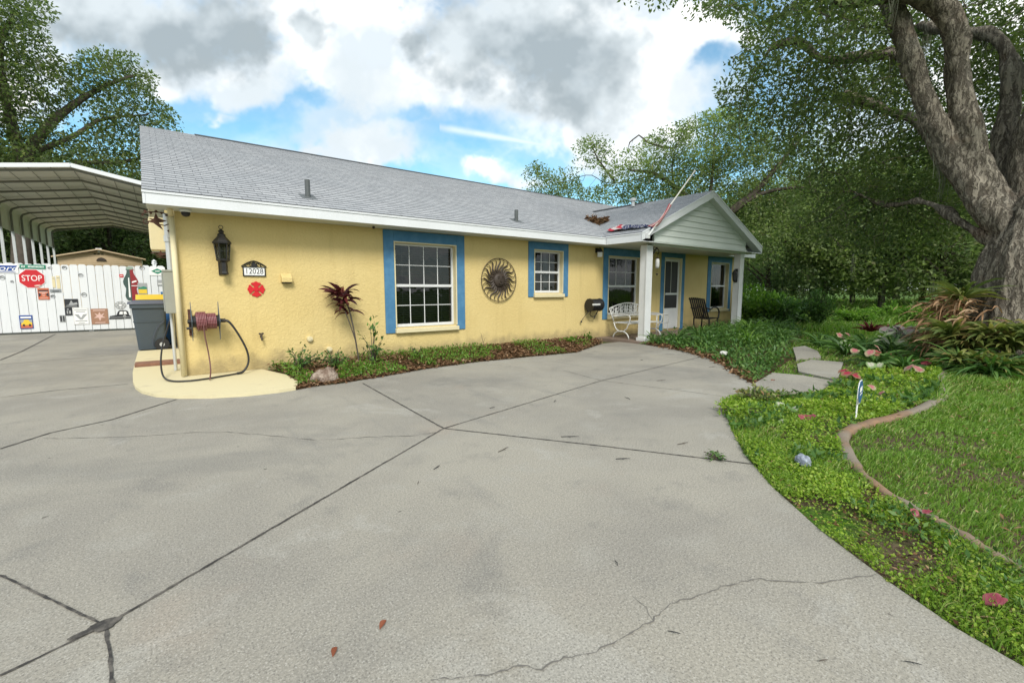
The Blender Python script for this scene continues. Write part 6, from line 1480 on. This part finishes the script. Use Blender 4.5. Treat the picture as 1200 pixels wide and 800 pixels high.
make_bush('bed_shrub', 'low spreading green bush at the left end of the wall bed', (1.62, 7.45, 0), .34, .48, 16, 14, .07, .032, 13, L_plant)
make_bush('bed_shrub', 'low leafy clump between the small bush and the maroon plant', (2.15, 7.45, 0), .30, .36, 16, 14, .065, .032, 14, L_plant)
make_bush('bed_shrub', 'thin low weed under the left window sill', (3.62, 7.5, 0), .16, .36, 6, 8, .05, .025, 15, L_plant)
make_bush('bed_shrub', 'small bright green weed at the right end of the wall bed', (8.28, 7.62, 0), .18, .22, 9, 10, .07, .05, 16, L_bright)
make_bush('bed_shrub', 'little green tuft near the right end of the wall bed', (7.45, 7.5, 0), .22, .20, 9, 10, .07, .05, 18, L_bright)
b = MB(); b.tube([(5.25, 7.75, 0), (5.22, 7.75, .2), (5.18, 7.77, .40)], [.008, .005, .002], 5); b.tube([(5.22, 7.75, .2), (5.27, 7.74, .3)], .003, 4); tag(b.build('dead_stalk', M_twig), 'thin dead stalk standing in the leaf litter by the wall', 'stalk')

# leaf litter and creeping weeds in the bed
def scatter(poly, n, rg):
    xs = [p[0] for p in poly]; ys = [p[1] for p in poly]; P = np.stack((rg.uniform(min(xs), max(xs), n), rg.uniform(min(ys), max(ys), n), np.zeros(n)), 1); return P[inpoly(P, poly)]
BEDP = WALLBED + [(1.42, 6.6), (1.40, 7.3), (1.3, 8.04), (8.4, 8.04)]
rg = np.random.default_rng(61)
P = scatter([(x, y - .03) for x, y in BEDP], 26000, rg); edge = (P[:, 0] > 3.5) | (P[:, 1] < 6.75); P = P[edge | (rg.random(len(P)) < .35)]; P[:, 2] = .015 + rg.random(len(P)) * .03 + .07 * np.clip(P[:, 1] - 6.6, 0, 1)
n = len(P); V, Fq = leaf_quads(P, rand_dirs(n, 0) * np.array((1, 1, .35)), norm(rg.normal(size=(n, 3)) * .5 + np.array((0, 0, 1))), rg.uniform(.035, .085, n), rg.uniform(.018, .034, n), .1)
tag(put('leaf_litter', npmesh('leaf_litter', V, Fq), L_dry), 'brown leaf litter along the bed in front of the house wall', 'leaf litter', kind='stuff')
P = scatter(BEDP, 42000, rg); nz = vnoise(P[:, 0], P[:, 1], 1.6); want = np.where(P[:, 0] < 3.6, .50 * (nz > .36), .38 * (nz > .50) * np.clip(1.5 - .12 * P[:, 0], .2, 1)); P = P[(rg.random(len(P)) < want) & (P[:, 1] > 6.45)]
n = len(P); P[:, 2] = .02 + rg.random(n) * .16 * np.clip((P[:, 1] - 6.3) * 1.3, .3, 1) * (.5 + nz.mean()); V, Fq = leaf_quads(P, rand_dirs(n, .4), norm(rg.normal(size=(n, 3)) * .5 + np.array((0, 0, 1))), rg.uniform(.03, .065, n), rg.uniform(.016, .03, n), .12)
tag(put('creeping_weeds', npmesh('creeping_weeds', V, Fq), L_bright), 'low green weeds creeping through the wall bed', 'weeds', kind='stuff')
# brush of small weeds along the foot of the wall on the pad
P = np.stack((rg.uniform(1.3, 2.6, 260), rg.uniform(7.9, 8.04, 260), rg.uniform(.03, .09, 260)), 1); V, Fq = leaf_quads(P, rand_dirs(260, .5), rand_dirs(260, .8), np.full(260, .04), np.full(260, .02)); tag(put('wall_weeds', npmesh('wall_weeds', V, Fq), L_plant), 'thin line of weeds at the foot of the wall', 'weeds', kind='stuff')

# porch bed: mounds of strappy plants, dark rosettes by the chair, broad leaved weeds
pl = [((9.75, 6.2, 0), 34, .46, .022, L_plant, 'dark grassy clump just right of the left porch column'), ((10.3, 5.9, 0), 44, .55, .026, L_plant, 'second grassy clump from the left porch column'), ((10.95, 5.85, 0), 44, .58, .026, L_plant, 'grassy clump in front of the front door'), ((11.6, 5.7, 0), 46, .6, .028, L_bright, 'pale grassy clump right of the front door'), ((12.3, 5.7, 0), 46, .62, .028, L_plant, 'grassy clump under the right porch window'), ((13.0, 5.9, 0), 46, .62, .028, L_bright, 'bright clump left of the right porch column'), ((13.9, 5.8, 0), 46, .62, .028, L_plant, 'clump at the foot of the right porch column'), ((9.7, 5.35, 0), 34, .42, .022, L_plant, 'low clump at the bed edge near the left column'), ((10.6, 4.9, 0), 40, .5, .024, L_bright, 'bright low clump at the front of the porch bed'), ((11.7, 4.75, 0), 42, .52, .024, L_plant, 'dark low clump at the front of the porch bed'), ((9.2, 6.42, 0), 14, .34, .02, L_plant, 'small tuft growing at the foot of the left porch column')]
for i, (c_, n, L_, W_l, m, lab) in enumerate(pl): make_strap('grassy_clump', lab, c_, n * 3, L_ * 1.2, W_l, 1.5, 200 + i, m, 1.15, group='clumps in the porch bed')
for i, (c_, lab) in enumerate((((13.3, 6.5, .05), 'dark arching rosette left of the three beneath the porch window'), ((13.0, 6.75, .05), 'dark arching rosette closest to the porch chair'), ((13.55, 6.9, .05), 'dark arching rosette against the right porch column'))): make_strap('dark_rosette', lab, c_, 26, .62, .045, 1.9, 240 + i, L_dark, .95, group='dark rosettes on the porch edge')
for i, (x, y, rng_, r_, h, m, lab) in enumerate([(893, 385, 17.0, .5, 1.35, L_bright, 'tall bright green weed just right of the right porch column'), (912, 385, 17.0, .6, 1.1, L_plant, 'dark leafy shrub beside the tall bright weed'), (932, 380, 18.5, .6, .9, L_plant, 'dark bushy shrub left of the small clipped bush'), (875, 375, 18, .9, 1.6, L_bright, 'bright tall weed mound behind the right porch column'), (1000, 372, 23, .8, .5, L_bright, 'low bright green mound right of the small clipped bush'), (1040, 370, 25, 1.0, .7, L_bright, 'bright weedy mound before the dark tree row'), (910, 372, 24, 1.0, 1.1, L_bright, 'bright shrub in front of the dark tree behind the porch'), (1075, 370, 24, .9, .6, L_bright, 'bright weedy mound near the oak trunk')]):
    p = gr(x, y, rng_); make_bush('garden_bush', lab, (p[0], p[1], 0), r_, h, 34, 34, .17, .075, 300 + i, m)
p = gr(958, 378, 18.5); (V, Fq), mbs = bush((p[0], p[1], .05), .48, 1.25, 60, 60, .10, .028, 77); o = empty('clipped_bush', (p[0], p[1], 0), 'small rounded upright bush standing alone on the lawn', 'bush'); put('foliage', npmesh('foliage', V, Fq), L_plant, o); mbs.build('stem', M_twig, o)
# low cover of the porch bed
PBED = [(8.95, 6.55), (8.85, 5.85), (8.55, 5.2), (8.15, 4.55), (7.6, 3.95), (6.9, 3.35), (6.3, 2.85), (6.6, 2.8), (7.5, 3.1), (8.2, 3.25), (9.4, 3.5), (11.0, 4.3), (14.0, 5.0), (16, 6.0), (15, 7.2), (9.0, 6.62)]
P = scatter(PBED, 17000, rg); q = np.min(np.stack([np.hypot(P[:, 0] - x, P[:, 1] - y) for x, y in BED_FRONT]), 0); P = P[(q > .25) | (rg.random(len(P)) < .15)]; n = len(P); hgt = .08 + .35 * np.clip((P[:, 0] - 8.3) / 2, 0, 1) * vnoise(P[:, 0], P[:, 1], 1.4)
P[:, 2] = rg.random(n) * hgt; V, Fq = leaf_quads(P, rand_dirs(n, .5), norm(rg.normal(size=(n, 3)) * .6 + np.array((0, 0, 1))), rg.uniform(.05, .13, n), rg.uniform(.02, .05, n), .1)
tag(put('porch_bed_cover', npmesh('porch_bed_cover', V, Fq), L_plant), 'tangled low green plants filling the bed before the porch', 'weeds', kind='stuff')
P = scatter([(8.95, 6.55), (8.7, 5.85), (8.45, 5.2), (8.05, 4.55), (7.5, 3.95), (6.8, 3.35), (6.25, 2.82), (6.6, 2.95), (7.4, 3.45), (8.2, 4.1), (8.8, 4.9), (9.3, 5.9), (9.3, 6.5)], 6000, rg); n = len(P); P[:, 2] = .01 + .04 * rg.random(n); V, Fq = leaf_quads(P, rand_dirs(n) * np.array((1, 1, .3)), norm(rg.normal(size=(n, 3)) * .5 + np.array((0, 0, 1))), rg.uniform(.05, .10, n), rg.uniform(.025, .045, n), .12)
tag(put('porch_bed_litter', npmesh('porch_bed_litter', V, Fq), L_dry), 'brown dead leaves along the front edge of the porch bed', 'leaf litter', kind='stuff')
slab('porch_bed_soil', PBED, -.1, -.004, M_mulch)

# caladiums, bromeliads and the plants round the oak
def caladium_plant(c, n, size, m, lab, seed, h=.25, grp='caladiums in the side garden', name='caladium', tilt=.6):
    rg = np.random.default_rng(seed); o = empty(name, (c[0], c[1], 0), lab, 'plant', grp); st_ = MB()
    for k in range(n):
        a = rg.random() * 6.28; d = size * rg.uniform(.3, 1.1) if n > 1 else .02; hh = h * rg.uniform(.7, 1.15); cx_, cy_ = c[0] + d * math.cos(a), c[1] + d * math.sin(a); s_ = size * .78 * rg.uniform(.7, 1.15)
        az = rg.normal() * .9 + math.atan2(-c[1], -c[0]); tl_ = tilt * rg.uniform(.3, 1.5); nn = np.array((math.cos(az) * tl_, math.sin(az) * tl_, 1)); nn /= np.linalg.norm(nn); dd = np.array((math.cos(az), math.sin(az), -.5)); dd -= nn * dd.dot(nn); dd /= np.linalg.norm(dd); ss = np.cross(nn, dd); V, Fs, UVs = [], [], []; b0 = 0; ctr = np.array((cx_, cy_, hh + c[2])); N_ = 24
        V.append(ctr); UVs.append((0, 0))
        for j in range(N_):
            t = 2 * math.pi * j / N_; rr = s_ * .62 * (1 + .32 * math.cos(t) + .10 * math.cos(2 * t) - .42 * math.exp(-((abs(t - math.pi)) / .33) ** 2)); V.append(ctr + dd * rr * math.cos(t) + ss * rr * math.sin(t) * .9 + nn * rr * (.30 * abs(math.sin(t)) - .32 + .07 * math.sin(5 * t + k))); UVs.append((1, j / N_))
        for j in range(N_): Fs.append((b0, b0 + 1 + j, b0 + 1 + (j + 1) % N_))
        st_.tube([(c[0], c[1], c[2] - .02), (cx_ * .7 + c[0] * .3, cy_ * .7 + c[1] * .3, hh * .6), tuple(ctr - nn * .003)], .005, 4)
        me = npmesh('leaf', np.array(V), np.array(Fs), True); ul = me.uv_layers.new(); li = np.empty(len(me.loops), np.int32); me.loops.foreach_get('vertex_index', li); ul.data.foreach_set('uv', np.array(UVs, np.float32)[li].ravel()); put('leaf', me, m, o)
    st_.build('stem', L_plant, o)
C_ = lambda x, y, z=0: tuple(g(x, y, z))
for i, (x, y, n, s_, m, lab, h) in enumerate([(1000, 448, 4, .16, K_red, 'bright red caladium nearest the end of the walk', .14), (1012, 428, 3, .16, K_pink, 'pink caladium above the pair of red ones', .36), (1010, 425, 2, .15, K_red, 'left red caladium of the upper pair', .20), (1034, 425, 3, .17, K_red, 'right red caladium of the upper pair', .24), (1030, 436, 2, .17, K_white, 'pale caladium below the upper red pair', .16), (1078, 432, 4, .15, K_dkred, 'deep red caladium near the oak plants', .16), (1068, 440, 3, .18, K_pink, 'pale pink caladium in the thin grass', .12), (1024, 466, 2, .11, K_pink, 'small pink caladium right of the blue yard sign', .12), (985, 408, 3, .17, K_pink, 'pink caladium among the dark leaves beyond the walk', .30), (998, 415, 2, .13, K_white, 'small white caladium beyond the walk', .28), (945, 492, 3, .08, K_dkred, 'reddish low caladium in the ground cover near the walk', .05), (918, 482, 2, .10, K_white, 'pale low caladium by the corner of the walk', .06), (910, 495, 2, .08, K_white, 'pale green low leaves near the driveway curve', .05), (1190, 425, 3, .18, K_dkred, 'deep red caladium at the far right under the oak', .2), (1076, 608, 2, .055, K_dkred, 'small maroon leaf pair beside the concrete edging', .06)]):
    c_ = C_(x, y); caladium_plant((c_[0], c_[1], 0), n, s_, m, lab, 400 + i, h)
c_ = C_(1170, 716); caladium_plant((c_[0], c_[1], 0), 1, .082, K_dkred, 'single large heart shaped maroon leaf in the grass near the driveway', 431, .045, tilt=.75); c_ = C_(1199, 716); caladium_plant((c_[0], c_[1], 0), 1, .06, K_dkred, 'small maroon leaf right of the single large heart shaped one', 432, .03)
for i, (x, y, n, s_, m, lab) in enumerate([(1050, 410, 6, .30, K_mauve, 'big mauve grey leaves in the middle of the flower bed'), (1072, 412, 4, .26, K_mauve, 'mauve grey leaves nearest the bromeliads'), (1040, 418, 4, .24, K_white, 'pale narrow leaves low in the flower bed')]):
    c_ = C_(x, y); caladium_plant((c_[0], c_[1], 0), n, s_, m, lab, 450 + i, .45, 'mauve leaved plants', 'broad_leaf_plant')
for i, (x, y, lab) in enumerate(((1018, 400, 'dark red bromeliad left of the pair beyond the flower bed'), (1040, 400, 'dark red bromeliad right of the pair beyond the flower bed'))):
    c_ = C_(x, y); make_strap('red_bromeliad', lab, (c_[0], c_[1], .26), 44, .36, .06, 1.2, 470 + i, L_redbrom, 1.0, group='red bromeliads'); bpy.context
for i, (x, y, L_, m, n, lab) in enumerate([(990, 415, .7, L_plant, 60, 'dark strap leaved clump beyond the end of the walk'), (1015, 412, .75, L_plant, 60, 'dark strap leaved clump behind the red caladiums'), (1045, 415, .75, L_plant, 60, 'dark strap leaved clump in the middle of the flower bed'), (1070, 405, .8, L_plant, 60, 'tall strap leaved clump left of the dry fronds'), (1095, 425, .7, L_plant, 60, 'strap leaved clump before the bromeliads'), (1025, 428, .55, L_plant, 50, 'low strap leaved clump at the front of the flower bed'), (1060, 432, .5, L_plant, 50, 'low clump at the thin grass edge'), (1125, 435, .65, L_plant, 70, 'leafy clump left under the oak'), (1160, 440, .7, L_plant, 80, 'leafy clump in the middle under the oak'), (1195, 436, .7, L_plant, 80, 'leafy clump at the far right under the oak'), (960, 405, .5, L_plant, 50, 'low dark clump left of the walk end'), (1180, 428, .7, L_plant, 60, 'clump behind the far right leafy clump'), (975, 402, .5, L_plant, 50, 'small dark clump behind the walk end')]):
    c_ = C_(x, y); make_strap('strap_leaf_clump', lab, (c_[0], c_[1], 0), n, L_, .045, 1.6, 500 + i, m, 1.05, group='strap leaved clumps')
bro = [(1112, 416, .75, 'bromeliad at the left foot of the oak'), (1135, 410, .8, 'second bromeliad from the left at the oak foot'), (1158, 412, .8, 'bromeliad in the middle before the oak trunk'), (1180, 412, .85, 'bromeliad right of the middle before the oak trunk'), (1204, 412, .85, 'bromeliad at the right foot of the oak'), (1120, 428, .6, 'lower bromeliad in front at the left'), (1148, 428, .6, 'lower bromeliad in front in the middle'), (1176, 428, .6, 'lower bromeliad in front at the right')]
for i, (x, y, L_, lab) in enumerate(bro):
    c_ = gr(x, y, 10.6 if i < 5 else 10.0); make_strap('bromeliad', 'yellow green ' + lab, (c_[0], c_[1], (.30 if i % 2 else .45) if i < 5 else .08), 95, L_ * .72, .075, 1.7, 540 + i, L_brom, 1.2, group='bromeliads round the oak')
c_ = gr(1108, 400, 11.0)
rg = np.random.default_rng(560); V, Fq = merge([plant_strap((c_[0] + .15 + rg.normal() * .16, c_[1] - .1 + rg.normal() * .22, z), 1, .50, .036, 1.5, 5600 + k, rg.uniform(-.2, .8), segs=4, az=2.5) for k, z in enumerate(rg.uniform(.25, 1.12, 330))])
tag(put('dry_frond_heap', npmesh('dry_frond_heap', V, Fq), L_tan), 'heap of dry tan fronds hanging at the left side of the oak trunk', 'dry fronds')
c_ = gr(1120, 400, 11.1); make_strap('oak_fern', 'green fern growing on the oak side above the dry fronds', (c_[0], c_[1], 1.1), 60, .65, .07, 1.4, 571, L_brom, .9)
c_ = gr(1100, 400, 11.8); make_strap('oak_fern', 'pale green fern left of the dry fronds', (c_[0], c_[1], .95), 40, .5, .05, 1.5, 572, L_plant, .9)

# ================================================================== LAWN, GROUND COVER, EDGING
CURB = [(12.5, 1.75), (10.6, 1.55), (8.629, 1.32), (7.6, 1.12), (7.164, 1.085), (6.036, 1.161), (5.38, 1.281), (4.95, 1.33), (4.6, 1.28), (4.331, 1.182), (3.878, .972), (3.532, .722), (3.364, .51), (3.225, .334), (3.092, .199), (2.95, .0), (2.85, -.3), (2.8, -1.5)]
cp_ = [Vector((p[0], p[1], 0)) for p in smooth_path([(x, y, 0) for x, y in CURB], 6)]; vs = []; prof = [(-.042, -.03), (-.040, .008), (-.024, .022), (.024, .024), (.040, .010), (.042, -.03)]
for i, p in enumerate(cp_):
    d = (cp_[min(i + 1, len(cp_) - 1)] - cp_[max(i - 1, 0)]).normalized(); s_ = Vector((-d.y, d.x, 0)); wob = .005 * math.sin(i * 1.3) + random.uniform(-.004, .004)
    sc_ = .75 if p.x < 3.9 else 1.15
    for u, z in prof: vs.append((p.x + s_.x * u * sc_, p.y + s_.y * u * sc_, z + wob))
m = len(prof); o = MB().add(vs, [(i * m + j, i * m + j + 1, (i + 1) * m + j + 1, (i + 1) * m + j) for i in range(len(cp_) - 1) for j in range(m - 1)]).build('lawn_edging', M_curb, None, smooth=True); tag(o, 'curving reddish concrete edging strip between the lawn and the ground cover', 'edging')
DR = DRV_R[1:] + [(6.0, 2.15), (6.55, 2.05), (7.3, 2.2), (8.1, 2.25), (9.0, 2.2), (10.5, 2.0)]
COVER = DR + [(x, y + .03) for x, y in CURB[1:]]
LAWN = [(2.8, -1.5), (2.86, -.3)] + [(x + .02, y - .05) for x, y in CURB[::-1][2:]] + [(13, .6), (13, -6), (2.8, -6)]
rg = np.random.default_rng(71)
def dens_pts(poly, lo, n):
    return scatter(poly, n, rg)
# ground cover of small round leaves, thinner on bare patches
P = scatter(COVER, 620000, rg); dist = np.hypot(P[:, 0], P[:, 1]); nz = vnoise(P[:, 0], P[:, 1], 2.1) * .65 + vnoise(P[:, 0], P[:, 1], 6.5) * .35
far = np.clip((P[:, 0] - 4.8) / 2.5, 0, 1); bare = nz > (.540 - .08 * far); strip = (np.abs(P[:, 0] * .42 - P[:, 1] - .72) < .13) & (P[:, 0] < 3.7) & (vnoise(P[:, 0], P[:, 1], 3) > .3)
keep_ = rg.random(len(P)) < np.clip(3.4 / dist, .22, 1) * np.where(bare | strip, .17, np.clip((.60 - nz) * 8, .35, 1)); P = P[keep_]; dist = dist[keep_]; n = len(P)
P[:, 2] = rg.random(n) ** 1.5 * .04 + .055 * vnoise(P[:, 0], P[:, 1], 3.2) ** 1.5 - .02
sz = np.clip(.0034 * dist, .009, .028) * rg.uniform(.7, 1.6, n); V, Fq = leaf_quads(P, rand_dirs(n, .15), norm(rg.normal(size=(n, 3)) * .45 + np.array((0, 0, 1))), sz * 1.25, sz, .1)
tag(put('ground_cover', npmesh('ground_cover', V, Fq), L_cover), 'bright green creeping ground cover between the driveway and the edging', 'ground cover', kind='stuff')
P = scatter(COVER, 60000, rg); dist = np.hypot(P[:, 0], P[:, 1]); nz = vnoise(P[:, 0] + 3, P[:, 1] + 8, 2.6); P = P[(nz > .60) & (rg.random(len(P)) < np.clip(2.2 / dist, .15, 1))]; dist = np.hypot(P[:, 0], P[:, 1]); n = len(P); P[:, 2] = .005 + .05 * rg.random(n)
sz = np.clip(.0062 * dist, .014, .05) * rg.uniform(.6, 1.6, n); V, Fq = leaf_quads(P, rand_dirs(n, .35), norm(rg.normal(size=(n, 3)) * .6 + np.array((0, 0, 1))), sz * 1.8, sz * .75, .12)
tag(put('broad_weeds', npmesh('broad_weeds', V, Fq), L_plant), 'darker broad weeds mixed into the bright ground cover', 'weeds', kind='stuff')
def blades(P, h, w, lean, rg):
    n = len(P); a = rg.random(n) * 6.283; D_ = np.stack((np.cos(a) * lean * rg.random(n), np.sin(a) * lean * rg.random(n), np.ones(n)), 1); D_ = norm(D_); S = np.stack((-np.sin(a + 1), np.cos(a + 1), np.zeros(n)), 1); h = h[:, None]; w = w[:, None]
    m1 = P + D_ * h * .55; bend = np.stack((np.cos(a), np.sin(a), -.25 * np.ones(n)), 1); tp_ = P + D_ * h * .9 + bend * h * .28
    V = np.stack((P - S * w * .5, P + S * w * .5, m1 + S * w * .4, tp_, m1 - S * w * .4), 1).reshape(-1, 3); return V, np.arange(5 * n).reshape(n, 5)
Vs = []
for (poly, n0, R0, R1, d_) in ((LAWN, 420000, 0, 6, 1), (LAWN, 330000, 6, 14, 1)):
    P = scatter(poly, n0, rg); dist = np.hypot(P[:, 0], P[:, 1]); nz = vnoise(P[:, 0] + 30, P[:, 1], 1.3) * .6 + vnoise(P[:, 0], P[:, 1] + 9, 4.5) * .4
    k = (dist >= R0) & (dist < R1) & (rg.random(len(P)) < np.clip(4.2 / dist, .25, 1) * np.where(nz > .64, .45, 1)); P = P[k]; dist = dist[k]; nz = nz[k]; P[:, 2] = -.03
    Vs.append(blades(P, rg.uniform(.035, .085, len(P)) * (1.35 - nz) * np.clip(dist / 6, .9, 1.4), np.clip(.0016 * dist, .004, .02) * rg.uniform(.8, 1.4, len(P)), .9, rg))
P = scatter(COVER, 170000, rg); dist = np.hypot(P[:, 0], P[:, 1]); nz = vnoise(P[:, 0] + 11, P[:, 1] + 4, 1.5); k = (nz > .44) & (rg.random(len(P)) < np.clip(3 / dist, .2, 1)); P = P[k]; dist = dist[k]; P[:, 2] = -.02
Vs.append(blades(P, rg.uniform(.04, .11, len(P)), np.clip(.0018 * dist, .005, .02), .8, rg))
V, Fq = merge(Vs); tag(put('lawn_grass', npmesh('lawn_grass', V, Fq), L_grass), 'short green lawn grass right of the edging', 'grass', kind='stuff')
# rough grass further out, longer with distance
a_ = rg.uniform(R(40), R(118), 150000); d_ = 7 + 55 * rg.random(150000) ** 1.7; P = np.stack((d_ * np.sin(a_), d_ * np.cos(a_), np.full(150000, -.04)), 1)
hs_ = (P[:, 0] > -.6) & (P[:, 0] < 17.2) & (P[:, 1] > 6.6) & (P[:, 1] < 19); dv = inpoly(P, drv) | inpoly(P, PBED) | inpoly(P, COVER) | (inpoly(P, LAWN) & (np.hypot(P[:, 0], P[:, 1]) < 13)); pathm = np.zeros(len(P), bool)
for s_ in steps: pathm |= inpoly(P, s_)
P = P[~hs_ & ~dv & ~pathm]; dist = np.hypot(P[:, 0], P[:, 1]); tall = vnoise(P[:, 0], P[:, 1], .35); mow = (tall < .5); hh = np.where(mow, rg.uniform(.05, .12, len(P)), rg.uniform(.12, .34, len(P))) * np.clip(dist / 14, .7, 2.0)
V, Fq = blades(P, hh, np.clip(.0022 * dist, .014, .11), .8, rg); tag(put('rough_grass', npmesh('rough_grass', V, Fq), L_grass), 'rough green grass running back under the trees', 'grass', kind='stuff')
P = np.vstack((scatter(COVER, 2600, rg), scatter(LAWN, 5200, rg))); P = P[vnoise(P[:, 0] + 5, P[:, 1], 1.1) > .40]; n = len(P); P[:, 2] = .012 + .035 * rg.random(n); V, Fq = leaf_quads(P, rand_dirs(n) * np.array((1, 1, .3)), norm(rg.normal(size=(n, 3)) * .5 + np.array((0, 0, 1))), rg.uniform(.02, .055, n), rg.uniform(.006, .02, n), .1)
tag(put('lawn_litter', npmesh('lawn_litter', V, Fq), L_dry), 'dry brown leaves and straw scattered over the lawn and ground cover', 'leaf litter', kind='stuff')
# scattered litter on the bare patches
P = scatter(COVER, 16000, rg); nz = vnoise(P[:, 0], P[:, 1], 2.1) * .65 + vnoise(P[:, 0], P[:, 1], 6.5) * .35; strip = (np.abs(P[:, 0] * .42 - P[:, 1] - .72) < .15) & (P[:, 0] < 3.8); P = P[(nz > .53) | strip]; n = len(P); P[:, 2] = -.01 + .025 * rg.random(n); V, Fq = leaf_quads(P, rand_dirs(n) * np.array((1, 1, .2)), norm(rg.normal(size=(n, 3)) * .4 + np.array((0, 0, 1))), rg.uniform(.02, .06, n), rg.uniform(.006, .022, n), .1)
tag(put('garden_litter', npmesh('garden_litter', V, Fq), L_dry), 'dry brown leaf scraps on the bare patches of the side garden', 'leaf litter', kind='stuff')
make_strap('stray_plant', 'small upright two leaved plant standing in the ground cover', C_(965, 515), 7, .15, .03, .5, 601, L_bright, 1.2)
make_bush('driveway_weed', 'small green weed growing from the driveway joint', (C_(842, 538)), .12, .05, 8, 9, .04, .018, 602, L_plant, 'weed')
make_bush('corner_weed', 'brownish low weed mound where the walk meets the driveway', (C_(885, 470)), .34, .16, 20, 16, .06, .025, 603, L_brom, 'weed')
make_bush('corner_weed', 'green low mound at the inner curve of the driveway', (C_(868, 488)), .26, .12, 20, 18, .05, .028, 604, L_cover, 'weed')
# twigs and dead leaves on the driveway
tw = [(490, 566, .10, .9), (577, 478, .08, .1), (668, 512, .16, -.6), (590, 527, .14, .3), (722, 660, .09, 1.0), (790, 742, .09, -1.0), (965, 775, .07, -.5), (1070, 778, .10, -1.0), (730, 538, .11, -.6), (800, 520, .12, -.2), (590, 420, .15, .2), (752, 422, .12, .3), (775, 446, .14, -.4), (735, 467, .12, 1.2), (512, 548, .08, .5), (835, 430, .15, -.3), (650, 470, .1, .7), (860, 470, .12, .2)]
for i, (x, y, l_, a) in enumerate(tw):
    c_ = g(x, y); L_ = l_ * (.5 if y > 550 else 1.0); r_ = .0016 if y > 550 else .0028; dx, dy = math.cos(a) * L_ / 2, math.sin(a) * L_ / 2
    b = MB(); b.tube([(c_[0] - dx, c_[1] - dy, .006), (c_[0] - dx * .3 + dy * .12, c_[1] - dy * .3 - dx * .12, .010), (c_[0] + dx * .4, c_[1] + dy * .4, .008), (c_[0] + dx, c_[1] + dy, .006)], [r_, r_ * 1.1, r_, r_ * .5], 5); b.tube([(c_[0] - dx * .3 + dy * .12, c_[1] - dy * .3 - dx * .12, .010), (c_[0] + dy * .35, c_[1] - dx * .35, .007)], r_ * .6, 4)
    tag(b.build('fallen_twig', M_dark if i % 3 else M_twig), 'thin dark fallen twig lying on the concrete driveway', 'twig', 'fallen twigs on the driveway')
for i, (x, y, a, L_, lab) in enumerate(((449, 733, .6, .045, 'reddish brown dead leaf nearer the driveway centre of the two in front'), (392, 765, 1.0, .040, 'brown curled dead leaf closest to the viewer on the driveway'), (170, 457, .2, .10, 'dead leaf beside the cream pad'), (906, 446, .2, .10, 'dead leaf on the walk corner'))):
    c_ = g(x, y); b = MB(); n = 7; vs = []
    for k in range(n):
        t = k / (n - 1); w_ = L_ * .26 * math.sin(math.pi * min(1, t * 1.02 + .02)) ; px_, py_ = c_[0] + math.cos(a) * L_ * (t - .5), c_[1] + math.sin(a) * L_ * (t - .5)
        for s_ in (-1, 0, 1): vs.append((px_ - math.sin(a) * w_ * s_, py_ + math.cos(a) * w_ * s_, .003 + .012 * abs(s_) * math.sin(math.pi * t) + .006 * t))
    b.add(vs, [(3 * k + j, 3 * k + j + 1, 3 * k + j + 4, 3 * k + j + 3) for k in range(n - 1) for j in (0, 1)]); tag(b.build('dead_leaf', dirty((.20, .06, .025), .5, 60, .5)('dead_leaf_brown') if 'dead_leaf_brown' not in MATS else MATS['dead_leaf_brown'], smooth=True), lab, 'leaf', 'dead leaves on the driveway')
# leaf pile caught in the roof valley
rg = np.random.default_rng(88); n = 420; P = np.stack((9.98 + np.clip(rg.normal(size=n), -1.6, 1.6) * .13, 8.98 + np.clip(rg.normal(size=n), -1.6, 1.6) * .17, np.zeros(n)), 1); zr = np.maximum(-.626 + SL * P[:, 1], PZ - PSL * (PX - P[:, 0])); P[:, 2] = zr + .02 + .10 * rg.random(n); V, Fq = leaf_quads(P, rand_dirs(n) * np.array((1, 1, .4)), rand_dirs(n, .6), rg.uniform(.07, .16, n), rg.uniform(.03, .06, n), .1)
tag(put('roof_leaf_pile', npmesh('roof_leaf_pile', V, Fq), L_dry), 'pile of brown dead leaves caught in the roof valley', 'leaf pile')
